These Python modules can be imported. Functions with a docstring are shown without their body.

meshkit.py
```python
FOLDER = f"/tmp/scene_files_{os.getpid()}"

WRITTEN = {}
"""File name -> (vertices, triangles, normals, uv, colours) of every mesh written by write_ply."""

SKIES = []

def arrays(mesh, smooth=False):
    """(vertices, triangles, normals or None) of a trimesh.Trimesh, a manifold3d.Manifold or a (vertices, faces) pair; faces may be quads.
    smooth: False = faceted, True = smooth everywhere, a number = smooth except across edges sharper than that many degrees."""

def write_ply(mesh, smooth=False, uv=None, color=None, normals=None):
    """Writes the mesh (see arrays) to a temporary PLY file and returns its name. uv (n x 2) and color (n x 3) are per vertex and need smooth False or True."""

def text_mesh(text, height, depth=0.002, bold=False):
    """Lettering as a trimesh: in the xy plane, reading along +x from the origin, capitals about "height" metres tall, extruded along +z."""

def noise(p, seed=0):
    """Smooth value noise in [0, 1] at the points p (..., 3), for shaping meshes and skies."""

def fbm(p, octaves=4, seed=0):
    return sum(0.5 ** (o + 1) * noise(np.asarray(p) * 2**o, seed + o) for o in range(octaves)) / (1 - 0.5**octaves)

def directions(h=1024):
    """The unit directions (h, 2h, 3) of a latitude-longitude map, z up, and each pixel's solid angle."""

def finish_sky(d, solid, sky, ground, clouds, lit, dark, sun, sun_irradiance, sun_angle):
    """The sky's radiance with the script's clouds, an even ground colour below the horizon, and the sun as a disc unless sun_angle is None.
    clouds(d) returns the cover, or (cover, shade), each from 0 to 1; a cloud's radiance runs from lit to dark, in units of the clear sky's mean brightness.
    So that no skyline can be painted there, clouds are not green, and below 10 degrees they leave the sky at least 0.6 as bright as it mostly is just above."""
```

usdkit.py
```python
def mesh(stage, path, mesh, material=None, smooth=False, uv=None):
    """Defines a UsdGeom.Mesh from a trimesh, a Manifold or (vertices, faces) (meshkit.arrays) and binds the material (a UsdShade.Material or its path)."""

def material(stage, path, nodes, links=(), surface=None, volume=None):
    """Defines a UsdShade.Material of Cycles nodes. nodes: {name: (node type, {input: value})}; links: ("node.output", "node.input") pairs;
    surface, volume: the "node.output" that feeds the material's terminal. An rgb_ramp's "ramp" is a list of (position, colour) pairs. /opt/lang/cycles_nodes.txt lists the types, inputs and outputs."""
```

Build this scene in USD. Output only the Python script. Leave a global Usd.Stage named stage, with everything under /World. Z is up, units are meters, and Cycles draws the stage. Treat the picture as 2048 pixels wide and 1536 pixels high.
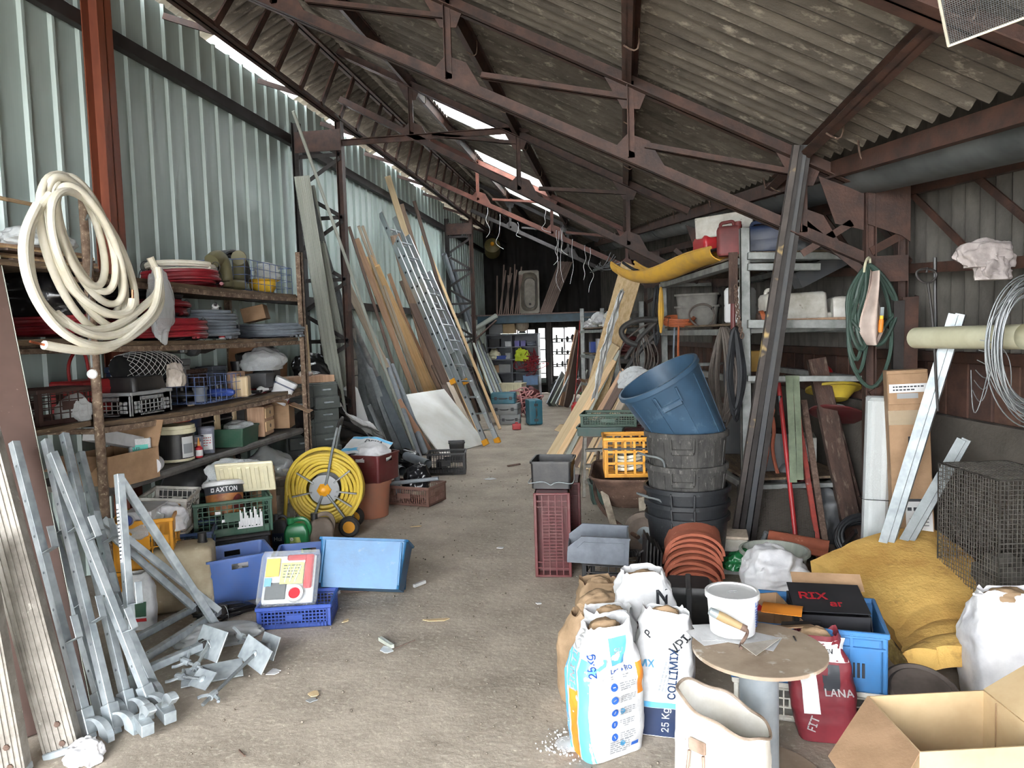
import math, numpy as np, trimesh, usdkit, meshkit
from pxr import Usd, UsdGeom, UsdLux, UsdShade, Gf, Sdf
from shapely.geometry import Polygon, box as sbox, Point
stage = Usd.Stage.CreateInMemory()
UsdGeom.SetStageUpAxis(stage, 'Z'); UsdGeom.SetStageMetersPerUnit(stage, 1.0)
UsdGeom.Xform.Define(stage, '/World'); UsdGeom.Scope.Define(stage, '/World/Looks')
# ---------------------------------------------------------------- camera, sky, exposure
EXPOSURE = 1.62
EYE = np.array([0, 0, 1.65])          # world: y runs along the left wall, x to the right, z up
CAM_R = np.array([.98787, .15228, -.03047]); CAM_U = np.array([.01976, .07138, .99725]); CAM_F = np.array([-.15404, .98576, -.06751])
FPX = 1450.0
cam = UsdGeom.Camera.Define(stage, '/World/camera')
cam.CreateHorizontalApertureAttr(36.0); cam.CreateVerticalApertureAttr(27.0); cam.CreateFocalLengthAttr(36.0 * FPX / 2048)
cam.CreateClippingRangeAttr(Gf.Vec2f(0.05, 200)); cam.CreateExposureAttr(EXPOSURE)
cam.AddTransformOp().Set(Gf.Matrix4d(*CAM_R, 0, *CAM_U, 0, *(-CAM_F), 0, *EYE, 1))
sky = UsdLux.DomeLight.Define(stage, '/World/sky'); sky.CreateIntensityAttr(2.6); sky.CreateColorAttr(Gf.Vec3f(.97, 1.0, 1.03))
# ---------------------------------------------------------------- measuring: a pixel of the 2048x1536 photo onto a plane of the place
def ray(px, py): return CAM_R * (px - 1024) - CAM_U * (py - 768) + CAM_F * FPX
def onp(px, py, P, N):
    r = ray(px, py); N = np.asarray(N, float); return EYE + r * (np.dot(np.asarray(P, float) - EYE, N) / r.dot(N))
def F(px, py, z=0.0): return onp(px, py, (0, 0, z), (0, 0, 1))
def Y(px, py, y): return onp(px, py, (0, y, 0), (0, 1, 0))
def X(px, py, x): return onp(px, py, (x, 0, 0), (1, 0, 0))
def mpp(P): return (np.asarray(P) - EYE).dot(CAM_F) / FPX      # metres per pixel there
# ---------------------------------------------------------------- scene bookkeeping
_n = {}
def numbered(parent, name):
    k = _n.get((parent, name), 0); _n[(parent, name)] = k + 1
    return f'{parent}/{name}' if k == 0 else f'{parent}/{name}_{k:03d}'
def setd(prim, label=None, cat=None, group=None, kind=None):
    for k, v in (('label', label), ('category', cat), ('group', group), ('kind', kind)):
        if v: prim.SetCustomDataByKey(k, v)
def m4(M): return Gf.Matrix4d(*np.asarray(M, float).T.ravel().tolist())
def thing(name, label, cat, M=None, group=None, kind=None):
    p = numbered('/World', name); x = UsdGeom.Xform.Define(stage, p)
    x.AddTransformOp().Set(m4(np.eye(4) if M is None else M)); setd(x.GetPrim(), label, cat, group, kind); return p
def part(parent, name, mesh, mat, label=None, smooth=35, kind=None):
    p = numbered(parent, name); m = usdkit.mesh(stage, p, mesh, mat, smooth); setd(m.GetPrim(), label, None, None, kind); return p
def one(name, label, cat, mesh, mat, M=None, group=None, kind=None, smooth=35):
    p = numbered('/World', name); m = usdkit.mesh(stage, p, mesh, mat, smooth)
    if M is not None: m.AddTransformOp().Set(m4(M))
    setd(m.GetPrim(), label, cat, group, kind); return p
def copy(src, label, M, group=None, cat=None):
    sp = stage.GetPrimAtPath(src); name = src.split('/')[-1]
    base = name[:-4] if name[-4:-3] == '_' and name[-3:].isdigit() else name
    p = numbered('/World', base); x = UsdGeom.Xform.Define(stage, p) if sp.IsA(UsdGeom.Xform) and not sp.IsA(UsdGeom.Mesh) else UsdGeom.Mesh.Define(stage, p)
    x.GetPrim().GetReferences().AddInternalReference(src); x.ClearXformOpOrder()
    op = x.GetPrim().GetAttribute('xformOp:transform')
    x.MakeMatrixXform().Set(m4(M))
    if not x.GetPrim().IsA(UsdGeom.Mesh): x.GetPrim().SetInstanceable(True)
    was = sp.GetCustomData(); setd(x.GetPrim(), label or was.get('label'), cat or was['category'], group or was.get('group')); return p
# ---------------------------------------------------------------- transforms
def T(p): M = np.eye(4); M[:3, 3] = p; return M
def R(ax, deg): return trimesh.transformations.rotation_matrix(math.radians(deg), {'x': (1, 0, 0), 'y': (0, 1, 0), 'z': (0, 0, 1)}.get(ax, ax))
def at(p, rz=0, rx=0, ry=0): return T(p) @ R('z', rz) @ R('x', rx) @ R('y', ry)
def along(p0, p1, hint=(0, 1, 0)):       # local z from p0 to p1, local x as near to hint as can be
    p0, p1 = np.asarray(p0, float), np.asarray(p1, float); z = (p1 - p0) / np.linalg.norm(p1 - p0)
    x = np.asarray(hint, float); x = x - x.dot(z) * z; x /= np.linalg.norm(x); M = np.eye(4); M[:3, 0], M[:3, 1], M[:3, 2], M[:3, 3] = x, np.cross(z, x), z, p0; return M
def dist(a, b): return float(np.linalg.norm(np.asarray(a) - np.asarray(b)))
# ---------------------------------------------------------------- meshes
def mg(*ms): return trimesh.util.concatenate([m for q in ms for m in (q if isinstance(q, (list, tuple)) else [q])])
def mv(m, p=(0, 0, 0), rz=0, rx=0, ry=0, s=None):
    m = m.copy()
    if s is not None: m.apply_scale(s)
    m.apply_transform(at(p, rz, rx, ry)); return m
def tf(m, M): m = m.copy(); m.apply_transform(M); return m
def tm(v, f): return trimesh.Trimesh(np.asarray(v, float), np.asarray(f), process=False)
def bx(a, b, c=0.0):                     # box between two corners, edges chamfered by c
    a, b = np.minimum(a, b).astype(float), np.maximum(a, b).astype(float)
    if c <= 0: return trimesh.creation.box(b - a, T((a + b) / 2))
    c = min(c, (b - a).min() * .45); pts = []
    for i in range(3):
        lo, hi = a + c, b - c; lo[i], hi[i] = a[i], b[i]
        for k in range(8): pts.append([(lo, hi)[k >> j & 1][j] for j in range(3)])
    return trimesh.convex.convex_hull(np.array(pts))
def cb(w, d, h, c=.004): return bx((-w / 2, -d / 2, 0), (w / 2, d / 2, h), c)      # box standing on its base
def loft(rings, cap0=True, cap1=True, closed=True):
    rings = [np.asarray(r, float) for r in rings]; n = len(rings[0]); v = np.vstack(rings); f = []
    for k in range(len(rings) - 1):
        for i in range(n if closed else n - 1):
            j = (i + 1) % n; a, b, c, d = k * n + i, k * n + j, (k + 1) * n + j, (k + 1) * n + i; f += [[a, b, c], [a, c, d]]
    if cap0: v = np.vstack([v, rings[0].mean(0)]); c = len(v) - 1; f += [[c, (i + 1) % n, i] for i in range(n)]
    if cap1: v = np.vstack([v, rings[-1].mean(0)]); c = len(v) - 1; o = (len(rings) - 1) * n; f += [[c, o + i, o + (i + 1) % n] for i in range(n)]
    return tm(v, f)
def lathe(prof, n=28, cap=True): 
    a = np.linspace(0, 2 * math.pi, n, endpoint=False)
    return loft([np.c_[r * np.cos(a), r * np.sin(a), np.full(n, z)] for r, z in prof], cap, cap)
def rrect(w, d, r, z=0, k=3):
    r = min(r, w / 2 - 1e-4, d / 2 - 1e-4); p = []
    for cx, cy, a0 in ((w / 2 - r, d / 2 - r, 0), (-w / 2 + r, d / 2 - r, 90), (-w / 2 + r, -d / 2 + r, 180), (w / 2 - r, -d / 2 + r, 270)):
        for i in range(k + 1): a = math.radians(a0 + 90 * i / k); p.append((cx + r * math.cos(a), cy + r * math.sin(a), z))
    return np.array(p)
def tube(path, r, n=8, closed=False, flat=1.0):
    p = np.asarray(path, float); m = len(p)
    t = np.roll(p, -1, 0) - np.roll(p, 1, 0) if closed else np.gradient(p, axis=0); t /= np.linalg.norm(t, axis=1)[:, None] + 1e-12
    u = np.cross(t[0], (0, 0, 1) if abs(t[0][2]) < .9 else (1, 0, 0)); u /= np.linalg.norm(u); a = np.linspace(0, 2 * math.pi, n, endpoint=False); rings = []
    rr = np.broadcast_to(r, m)
    for i in range(m):
        u = u - u.dot(t[i]) * t[i]; u /= np.linalg.norm(u) + 1e-12; w = np.cross(t[i], u)
        rings.append(p[i] + rr[i] * (np.cos(a)[:, None] * u + flat * np.sin(a)[:, None] * w))
    if closed: rings.append(rings[0]); return loft(rings, False, False)
    return loft(rings)
def spline(pts, n=40, closed=False):
    from scipy.interpolate import CubicSpline
    p = np.asarray(pts, float)
    if closed: p = np.vstack([p, p[:1]])
    s = np.r_[0, np.cumsum(np.linalg.norm(np.diff(p, axis=0), axis=1) + 1e-9)]
    return CubicSpline(s, p, bc_type='periodic' if closed else 'natural')(np.linspace(0, s[-1], n + (1 if closed else 0)))[: n if closed else None]
def wire(pts, r=.004, n=30, k=6): return tube(spline(pts, n), r, k)
def bar(a, b, w, h=None, hint=(0, 0, 1), c=0):        # square or flat bar between two points
    L = dist(a, b); h = w if h is None else h; return tf(bx((-w / 2, -h / 2, 0), (w / 2, h / 2, L), c), along(a, b, hint))
def rod(a, b, r, n=8): return tube([a, b], r, n)
def ext(poly, h):                        # extrude a shapely polygon along z
    return trimesh.creation.extrude_polygon(poly if hasattr(poly, 'exterior') else Polygon(poly), h, engine='earcut')
def text(s, h, depth=.0008, bold=True): return meshkit.text_mesh(s, h, depth, bold)
def facing(m): return tf(m, R('x', 90))               # lettering in xy -> stands upright, read from -y
def noise3(v, f, seed=0, o=3): return meshkit.fbm(np.asarray(v) * f + seed * 17.3, o, seed) - .5
def rough(m, amp, f, seed=0):            # push vertices about along their normals
    m = m.copy(); m.merge_vertices(); m.vertices = m.vertices + m.vertex_normals * (2 * amp * noise3(m.vertices, f, seed))[:, None]; return m
def sheet(fn, nu, nv, thick=0.0):        # surface of fn(u, v) with u, v arrays in 0..1
    u, v = np.meshgrid(np.linspace(0, 1, nu), np.linspace(0, 1, nv)); p = np.asarray(fn(u.ravel(), v.ravel())).reshape(-1, 3) if True else 0; f = []
    for j in range(nv - 1):
        for i in range(nu - 1): a = j * nu + i; f += [[a, a + 1, a + nu + 1], [a, a + nu + 1, a + nu]]
    m = tm(p, f)
    if thick:
        n = m.vertex_normals; k = len(p); q = p - n * thick; e = []
        edge = [i for i in range(nu)] + [j * nu + nu - 1 for j in range(1, nv)] + [(nv - 1) * nu + i for i in range(nu - 2, -1, -1)] + [j * nu for j in range(nv - 2, 0, -1)]
        for a, b in zip(edge, edge[1:] + edge[:1]): e += [[a, b + k, b], [a, a + k, b + k]]
        m = tm(np.vstack([p, q]), np.vstack([f, np.asarray(f)[:, ::-1] + k, e]))
    return m
# ---------------------------------------------------------------- colours and materials
def lin(h):
    if not isinstance(h, str): return tuple(h)
    h = h.lstrip('#'); c = [int(h[i:i + 2], 16) / 255 for i in (0, 2, 4)]
    return tuple(x / 12.92 if x <= .04045 else ((x + .055) / 1.055) ** 2.4 for x in c)
_m = {}
def mat(name, c, c2=None, scale=6, rough=.55, metal=0.0, bump=0.0, bscale=40, stretch=(1, 1, 1), lo=.35, hi=.65, detail=5, c3=None, s3=30, lo3=.62, hi3=.7, coat=0, rnd=0.0, trans=0, alpha=1, world=False, spec=.5):
    """principled surface: colour c mottled with c2 by noise, flecks of c3, fine relief; rnd varies the tone from piece to piece"""
    if name in _m: return _m[name]
    c = lin(c); c2 = lin(c2) if c2 else c
    n = {'tc': ('geometry', {}) if world else ('texture_coordinate', {}), 'mp': ('mapping', {'scale': stretch}), 'n1': ('noise_texture', {'scale': scale, 'detail': detail, 'roughness': .62}),
         'r1': ('rgb_ramp', {'ramp': [(lo, c2), (hi, c)]}), 'p': ('principled_bsdf', {'roughness': rough, 'metallic': metal, 'transmission_weight': trans, 'coat_weight': coat, 'alpha': alpha, 'specular_ior_level': spec})}
    L = [('tc.position' if world else 'tc.object', 'mp.vector'), ('mp.vector', 'n1.vector'), ('n1.fac', 'r1.fac')]; out = 'r1.color'
    if c3:
        n['n3'] = ('noise_texture', {'scale': s3, 'detail': 4, 'roughness': .7}); n['r3'] = ('rgb_ramp', {'ramp': [(lo3, (0, 0, 0)), (hi3, (1, 1, 1))]}); n['b3'] = ('rgb_to_bw', {}); n['x3'] = ('mix_color', {'b': lin(c3)})
        L += [('mp.vector', 'n3.vector'), ('n3.fac', 'r3.fac'), ('r3.color', 'b3.color'), ('b3.val', 'x3.fac'), (out, 'x3.a')]; out = 'x3.result'
    if rnd:
        n['oi'] = ('object_info', {}); n['mr'] = ('map_range', {'to_min': 1 - rnd, 'to_max': 1 + rnd}); n['hs'] = ('hsv', {})
        L += [('oi.random', 'mr.value'), ('mr.result', 'hs.value'), (out, 'hs.color')]; out = 'hs.color'
    L.append((out, 'p.base_color'))
    if bump:
        n['nb'] = ('noise_texture', {'scale': bscale, 'detail': 4, 'roughness': .6}); n['bp'] = ('bump', {'strength': bump, 'distance': .01})
        L += [('mp.vector', 'nb.vector'), ('nb.fac', 'bp.height'), ('bp.normal', 'p.normal')]
    _m[name] = usdkit.material(stage, f'/World/Looks/{name}', n, L, surface='p.BSDF'); return _m[name]
def film(name, c, clear=.6, rough=.15, bump=.3):         # thin plastic film or pane: lets light through, glints
    if name in _m: return _m[name]
    n = {'t': ('transparent_bsdf', {'color': (.96, .97, .97)}), 'd': ('principled_bsdf', {'base_color': lin(c), 'roughness': rough}), 'tc': ('texture_coordinate', {}), 'nz': ('noise_texture', {'scale': 9, 'detail': 2}),
         'bp': ('bump', {'strength': bump, 'distance': .02}), 'x': ('mix_closure', {}), 'lw': ('layer_weight', {'blend': .35}), 'mr': ('map_range', {'to_min': 1 - clear, 'to_max': min(1.0, 1.5 - clear)})}
    L = [('lw.facing', 'mr.value'), ('mr.result', 'x.fac'), ('tc.object', 'nz.vector'), ('nz.fac', 'bp.height'), ('bp.normal', 'd.normal'), ('t.BSDF', 'x.closure1'), ('d.BSDF', 'x.closure2')]
    _m[name] = usdkit.material(stage, f'/World/Looks/{name}', n, L, surface='x.closure'); return _m[name]
def plastic(name, c, rough=.42, dirt=.35):
    c = lin(c); d = tuple(x * (1 - dirt) + y * dirt for x, y in zip(c, lin('#6f675c'))); return mat(name, c, d, 9, rough, bump=.05, bscale=60, lo=.3, hi=.6)
def wood(name, c, c2, rnd=.12): return mat(name, c, c2, 5, .7, stretch=(9, 9, .5), bump=.15, bscale=14, lo=.3, hi=.7, rnd=rnd)
rng = np.random.default_rng(7)
# ---------------------------------------------------------------- palette
STEEL_RUST = mat('red_oxide_steel', '#4e342a', '#2f211c', 7, .62, bump=.2, bscale=60, rnd=.1)
STEEL_DARK = mat('dark_primer_steel', '#33302f', '#241f1d', 7, .6, bump=.15)
STEEL_RED = mat('orange_red_steel', '#80452f', '#643324', 5, .5, bump=.1, stretch=(1, 1, .3))
RUSTY = mat('rusted_steel', '#6e5a4e', '#4a372e', 30, .85, bump=.4, bscale=90, c3='#a08b78', s3=60)
RUST_BROWN = mat('brown_rust_scale', '#4f3a31', '#33251f', 9, .85, bump=.4, bscale=50, stretch=(2, 2, .5), c3='#7a6d61', s3=14, lo3=.55, hi3=.75)
GALV = mat('galvanised_steel', '#a9b0b3', '#8b9397', 14, .42, .35, bump=.06, bscale=30, detail=2)
GALV_DULL = mat('dull_galvanised_steel', '#84898a', '#686d6f', 9, .55, .45, bump=.08)
GALV_RACK = mat('zinc_rack_steel', '#9a9c99', '#777a78', 9, .55, .35, bump=.08)
ALU = mat('aluminium', '#c4c8cb', '#aeb3b7', 12, .33, .85, stretch=(6, 6, .4))
ALU_CEMENT = mat('cement_smeared_aluminium', '#9a948c', '#767068', 9, .65, .2, bump=.3, bscale=40, c3='#b5afa5', s3=14)
BLACK = plastic('black_plastic', '#1a1a1c', .4, .12)
BLACK_DUSTY = mat('dusty_black_rubber', '#2a2a2b', '#3d3a38', 8, .75, bump=.2, bscale=50, stretch=(2, 2, .7))
BIN_OLD = mat('mortar_stained_black_plastic', '#4b4946', '#2f2e2d', 7, .85, bump=.3, bscale=35, stretch=(2, 2, .8), c3='#7d7a74', s3=18, lo3=.58, hi3=.75)
BIN_BLACK = mat('scuffed_black_plastic', '#26282b', '#1b1d20', 7, .5, bump=.15, c3='#5a5b5c', s3=16, lo3=.6, hi3=.75)
BLUE_BIN = mat('navy_blue_plastic', '#38536a', '#2d4356', 3, .45, bump=.05, c3='#5f7688', s3=5, lo3=.6, hi3=.8)
WHITE = plastic('white_plastic', '#cbcbcb', .4, .12)
WHITE_DIRTY = mat('dirty_white_plastic', '#cfcdc6', '#a59f92', 6, .55, bump=.1, c3='#7a6d5c', s3=22, lo3=.62, hi3=.75)
CREAM = plastic('cream_plastic', '#d8d0b0', .45, .2)
GREY = plastic('grey_plastic', '#8d8f90', .5, .2)
GREY_DARK = plastic('dark_grey_plastic', '#45474a', .5, .2)
STEELBIN = mat('grey_blue_plastic', '#6b7078', '#575c63', 8, .55)
CARD = mat('cardboard', '#a68668', '#8d7054', 6, .85, bump=.08, bscale=90, rnd=.08)
CARD_PALE = mat('pale_cardboard', '#c8b08a', '#b99f79', 4, .85, bump=.05)
KRAFT = mat('kraft_paper', '#9c8266', '#816a50', 8, .85, bump=.3, bscale=25)
PAPER = mat('white_paper', '#c9c9ca', '#b4b4b5', 9, .8, bump=.3, bscale=18)
PRINT_DK = mat('dark_ink', '#2a2d33'); PRINT_BLUE = mat('navy_ink', '#24406a', '#2f4d78', 6); PRINT_CYAN = mat('light_blue_ink', '#67b4dd', '#5aa5d0', 6)
PRINT_ORANGE = mat('orange_ink', '#e08a2e', '#cf7b25', 6); PRINT_GREEN = mat('grey_green_ink', '#6f7f7c'); PRINT_RED = mat('red_ink', '#b3202c', '#951a26', 6); PRINT_WHITE = mat('white_ink', '#c9c9c9')
PRINT_GREY = mat('grey_ink', '#8a8d90'); PRINT_ROYAL = mat('royal_blue_ink', '#2d5fb5'); PRINT_YELLOW = mat('yellow_ink', '#f0c23a'); PRINT_LIME = mat('lime_ink', '#cfd879')
RED = plastic('red_plastic', '#b3232b', .4, .15); RED_PAINT = mat('red_paint', '#a82a2c', '#8c2325', 8, .45)
MAROON = plastic('maroon_plastic', '#571e21', .42, .2); BROWN_CRATE = plastic('red_brown_plastic', '#7d5a50', .55, .35)
GREEN = plastic('dark_green_plastic', '#1f4a36', .45, .2); GREEN_DULL = plastic('grey_green_plastic', '#36504a', .5, .25); OIL_GREEN = plastic('glossy_green_plastic', '#1c6a3c', .3, .05)
BLUE = plastic('mid_blue_plastic', '#4c6aa8', .45, .2); BLUE_DEEP = plastic('deep_blue_plastic', '#2c4690', .42, .12); BLUE_SKY = mat('sky_blue_plastic', '#2b6692', '#25567c', 4, .45, bump=.08, c3='#5b6f7a', s3=18, lo3=.63, hi3=.8)
YELLOW = plastic('yellow_orange_plastic', '#d9961f', .42, .15); YELLOW_HOSE = mat('yellow_rubber', '#cdb23f', '#b39a3a', 6, .5, bump=.1); YELLOW_DULL = plastic('dull_yellow_plastic', '#c79a3c', .5, .35)
TERRA = mat('terracotta', '#b0624a', '#96543f', 5, .8, bump=.15, c3='#c48a72', s3=16); TERRA_PLASTIC = plastic('terracotta_plastic', '#a26a52', .55, .3)
TEAL = plastic('teal_plastic', '#2f6b7c', .45, .2); NAVY = plastic('navy_plastic', '#22304e', .4, .1); PETROL = mat('petrol_blue_steel', '#1f4250', '#18323d', 5, .5)
OLIVE = plastic('olive_rubber', '#6e6a4c', .55, .25); RUBBER = plastic('black_rubber', '#232323', .7, .2)
PINE = wood('pine_wood', '#e8cba4', '#cfa97a'); PINE_PALE = wood('pale_pine_wood', '#dcc7a4', '#c3a982'); PINE_GOLD = wood('golden_pine_wood', '#efcf9e', '#d9b07a'); WOOD_BROWN = wood('brown_wood', '#c9a588', '#a8856a')
WOOD_GREY = wood('weathered_wood', '#cbbca9', '#ab9b88'); WOOD_DARK = wood('dark_old_wood', '#77635a', '#5a4a41'); WOOD_ROUGH = wood('rough_sawn_wood', '#b79f8b', '#8d7563')
SHELF_WOOD = mat('grimy_shelf_wood', '#7a6650', '#4d4034', 4, .8, stretch=(8, 1, 8), bump=.2, c3='#b3a288', s3=10)
LAMINATE = mat('brown_laminate', '#5c4841', '#4d3c36', 3, .5, c3='#7d6a61', s3=40, lo3=.68, hi3=.74)
MDF = mat('brown_fibreboard', '#8e6440', '#7c5636', 3, .7)
OSB = mat('chipboard', '#d3bb94', '#b89b70', 45, .8, stretch=(1, 1, .35), detail=3)
CONCRETE = mat('grey_concrete_block', '#837e75', '#6a655d', 14, .95, bump=.6, bscale=60)
FOAM = mat('yellow_wool', '#deb566', '#c2954c', 4, .9, bump=.5, bscale=45, c3='#8e6530', s3=7, lo3=.6, hi3=.8)
FOAM_PALE = mat('pale_yellow_wool', '#d8c07c', '#a98f58', 25, .95, bump=.9, bscale=60)
CLOTH = mat('white_cloth', '#dcdbdc', '#c2c1c4', 7, .85, bump=.2, bscale=25); CLOTH_DIRTY = mat('soiled_cloth', '#c9bfb4', '#a3978a', 7, .9, bump=.2)
FILM = film('clear_film', '#d4d8da', .42, .1, .6); FILM_WHITE = film('milky_film', '#c9cccc', .38, .18, .6); FILM_BLACK = mat('black_film', '#141416', '#1d1d20', 5, .22, bump=.5, bscale=9); CLEAR = film('clear_plastic', '#c9d2d6', .62, .1, .05)
PVC_GREY = mat('grey_pvc', '#878d92', '#757b80', 8, .45); PVC_CREAM = mat('cream_pvc', '#c9c6ac', '#b5b195', 6, .5); PVC_PALE = mat('pale_grey_pvc', '#aeb2a8', '#9a9e94', 5, .5, stretch=(5, 5, .3))
CABLE_WHITE = mat('white_insulation', '#e8e3d3', '#d6cfba', 5, .6); CABLE_GREY = mat('grey_cable', '#7f8790', '#6b737c', 8, .5); CABLE_RED = mat('red_cable', '#8c202a', '#731a23', 8, .45); CABLE_BLACK = mat('black_cable', '#26282b', '#1b1c1f', 8, .55)
CABLE_BROWN = mat('dusty_cable', '#59514b', '#453e39', 8, .7); CABLE_ORANGE = mat('orange_cable', '#a85a35', '#8c4a2c', 8, .6); HOSE_GREEN = mat('dark_green_hose', '#33483f', '#283a32', 8, .55); COPPER = mat('copper', '#b5684a', rough=.35, metal=.9)
WIRE_GREY = mat('grey_wire', '#8f9294', '#75787a', 8, .45, .6); WIRE_BLUE = mat('blue_coated_wire', '#5d6f9a', rough=.45); SILVER = mat('silver_foil', '#c9cbcc', '#9fa2a4', 9, .3, .8, bump=.6, bscale=12)
LACQUER = mat('white_lacquer', '#e6e5e0', '#d9d6cd', 3, .35); CABINET = mat('grey_steel_cabinet', '#6f7276', '#5e6165', 4, .5, .1); DRAWER = mat('grey_green_steel', '#5d625f', '#4c514e', 5, .5, .1)
# ---------------------------------------------------------------- the shed: floor, walls, roof
DOOR_R, DOOR_T, SIDE_Y = 0.45, 4.2, 0.2    # the side doorway on the right ends at SIDE_Y; right jamb and head of the open doorway behind the camera
YF, YB = -2.6, 20.3                      # open front, rear wall
XL, WZ = -3.9, 4.55                       # left cladding and its top
KX = .165                                 # the right side closes in towards the rear
def XR(y, off=0): return 1.95 + off - KX * (y - 4.9)
def XE(y): return 1.30 - KX * (y - 4.9)   # eave of the sheets along the gutter
def ZR(x): return 3.40 - .52 * x if x > -3.2 else 3.40 + .52 * 3.2 - .52 * (-3.2 - x)
fl_ = mat('worn_concrete', '#b3a798', '#8c8174', 2.2, .85, bump=.5, bscale=22, lo=.3, hi=.68, detail=8, c3='#c3b8a8', s3=34, lo3=.55, hi3=.72, world=True)
def floor_mesh():
    def fn(u, v):
        x, y = -4.6 + u * 8.2, YF - .05 + v * (20.7 - YF); z = -.004 + .004 * noise3(np.c_[x, y, 0 * x], 1.3, 3); return np.c_[x, y, z]
    return sheet(fn, 60, 120)
p = one('floor', 'worn grey-brown concrete floor of the shed', 'floor', floor_mesh(), fl_, kind='structure')
one('ground', 'pale concrete yard outside the open front', 'ground', mg(bx((-30, -40, -.3), (30, YF - .06, -.03)), bx((-30, 21, -.3), (30, 60, -.03)), bx((-30, YF - .06, -.3), (-4.7, 21, -.03)), bx((3.7, YF - .06, -.3), (30, 21, -.03))), mat('yard_concrete', '#b5b0a8', '#a29c93', 1, .9, world=True), kind='structure')
one('floor_base', 'ground below the concrete floor', 'ground', bx((-4.7, YF - .06, -.3), (3.7, 21, -.02)), fl_, kind='structure')
# left wall: ribbed sheets
sh = mat('pale_green_cladding', '#b4c3be', '#a8b7b2', 1.6, .4, .0, stretch=(1, 6, .5), lo=.3, hi=.7, spec=.5)
def clad(pitch, n, rib, top, z0, z1, dpt):
    pr = []
    for i in range(n):
        y0 = i * pitch; pr += [(0, y0), (0, y0 + pitch - rib), (dpt, y0 + pitch - rib + (rib - top) / 2), (dpt, y0 + pitch - (rib - top) / 2)]
    pr.append((0, n * pitch)); return np.array(pr)
def profile_sheet(pr, z0, z1, th=.0012):
    a = np.c_[pr, np.full(len(pr), z0)]; b = np.c_[pr, np.full(len(pr), z1)]
    return loft([a, b, b + [-th, 0, 0], a + [-th, 0, 0], a], False, False, False)
wl = thing('wall_left', 'pale green ribbed steel sheet wall along the left side', 'wall', None, None, 'structure')
pr = clad(.26, 4, .05, .024, 0, 0, .026)
for i in range(23):
    part(wl, 'panel', mv(profile_sheet(pr + [0, -2.86 + 1.04 * i], -.06, WZ + .02 * ((i * 7) % 3), .0012), (XL + .002 * (i % 2), 0, 0)), sh, smooth=False)
part(wl, 'girt', bx((XL + .037, YF, 3.95), (XL + .11, YB, 4.06), .004), STEEL_DARK, 'dark upper rail across the sheets')
part(wl, 'girt', bx((XL + .037, YF, 2.08), (XL + .1, YB, 2.19), .004), STEEL_DARK)
one('wall_front', 'front returns beside the open doorway', 'wall', mg(bx((-4.6, YF - .1, 0), (-3.75, YF, 4.4)), bx((DOOR_R, YF - .1, 0), (3.4, YF, 3.2)), bx((-4.6, YF - .1, DOOR_T), (3.4, YF, 5.3))), STEEL_DARK, kind='structure')
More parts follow.
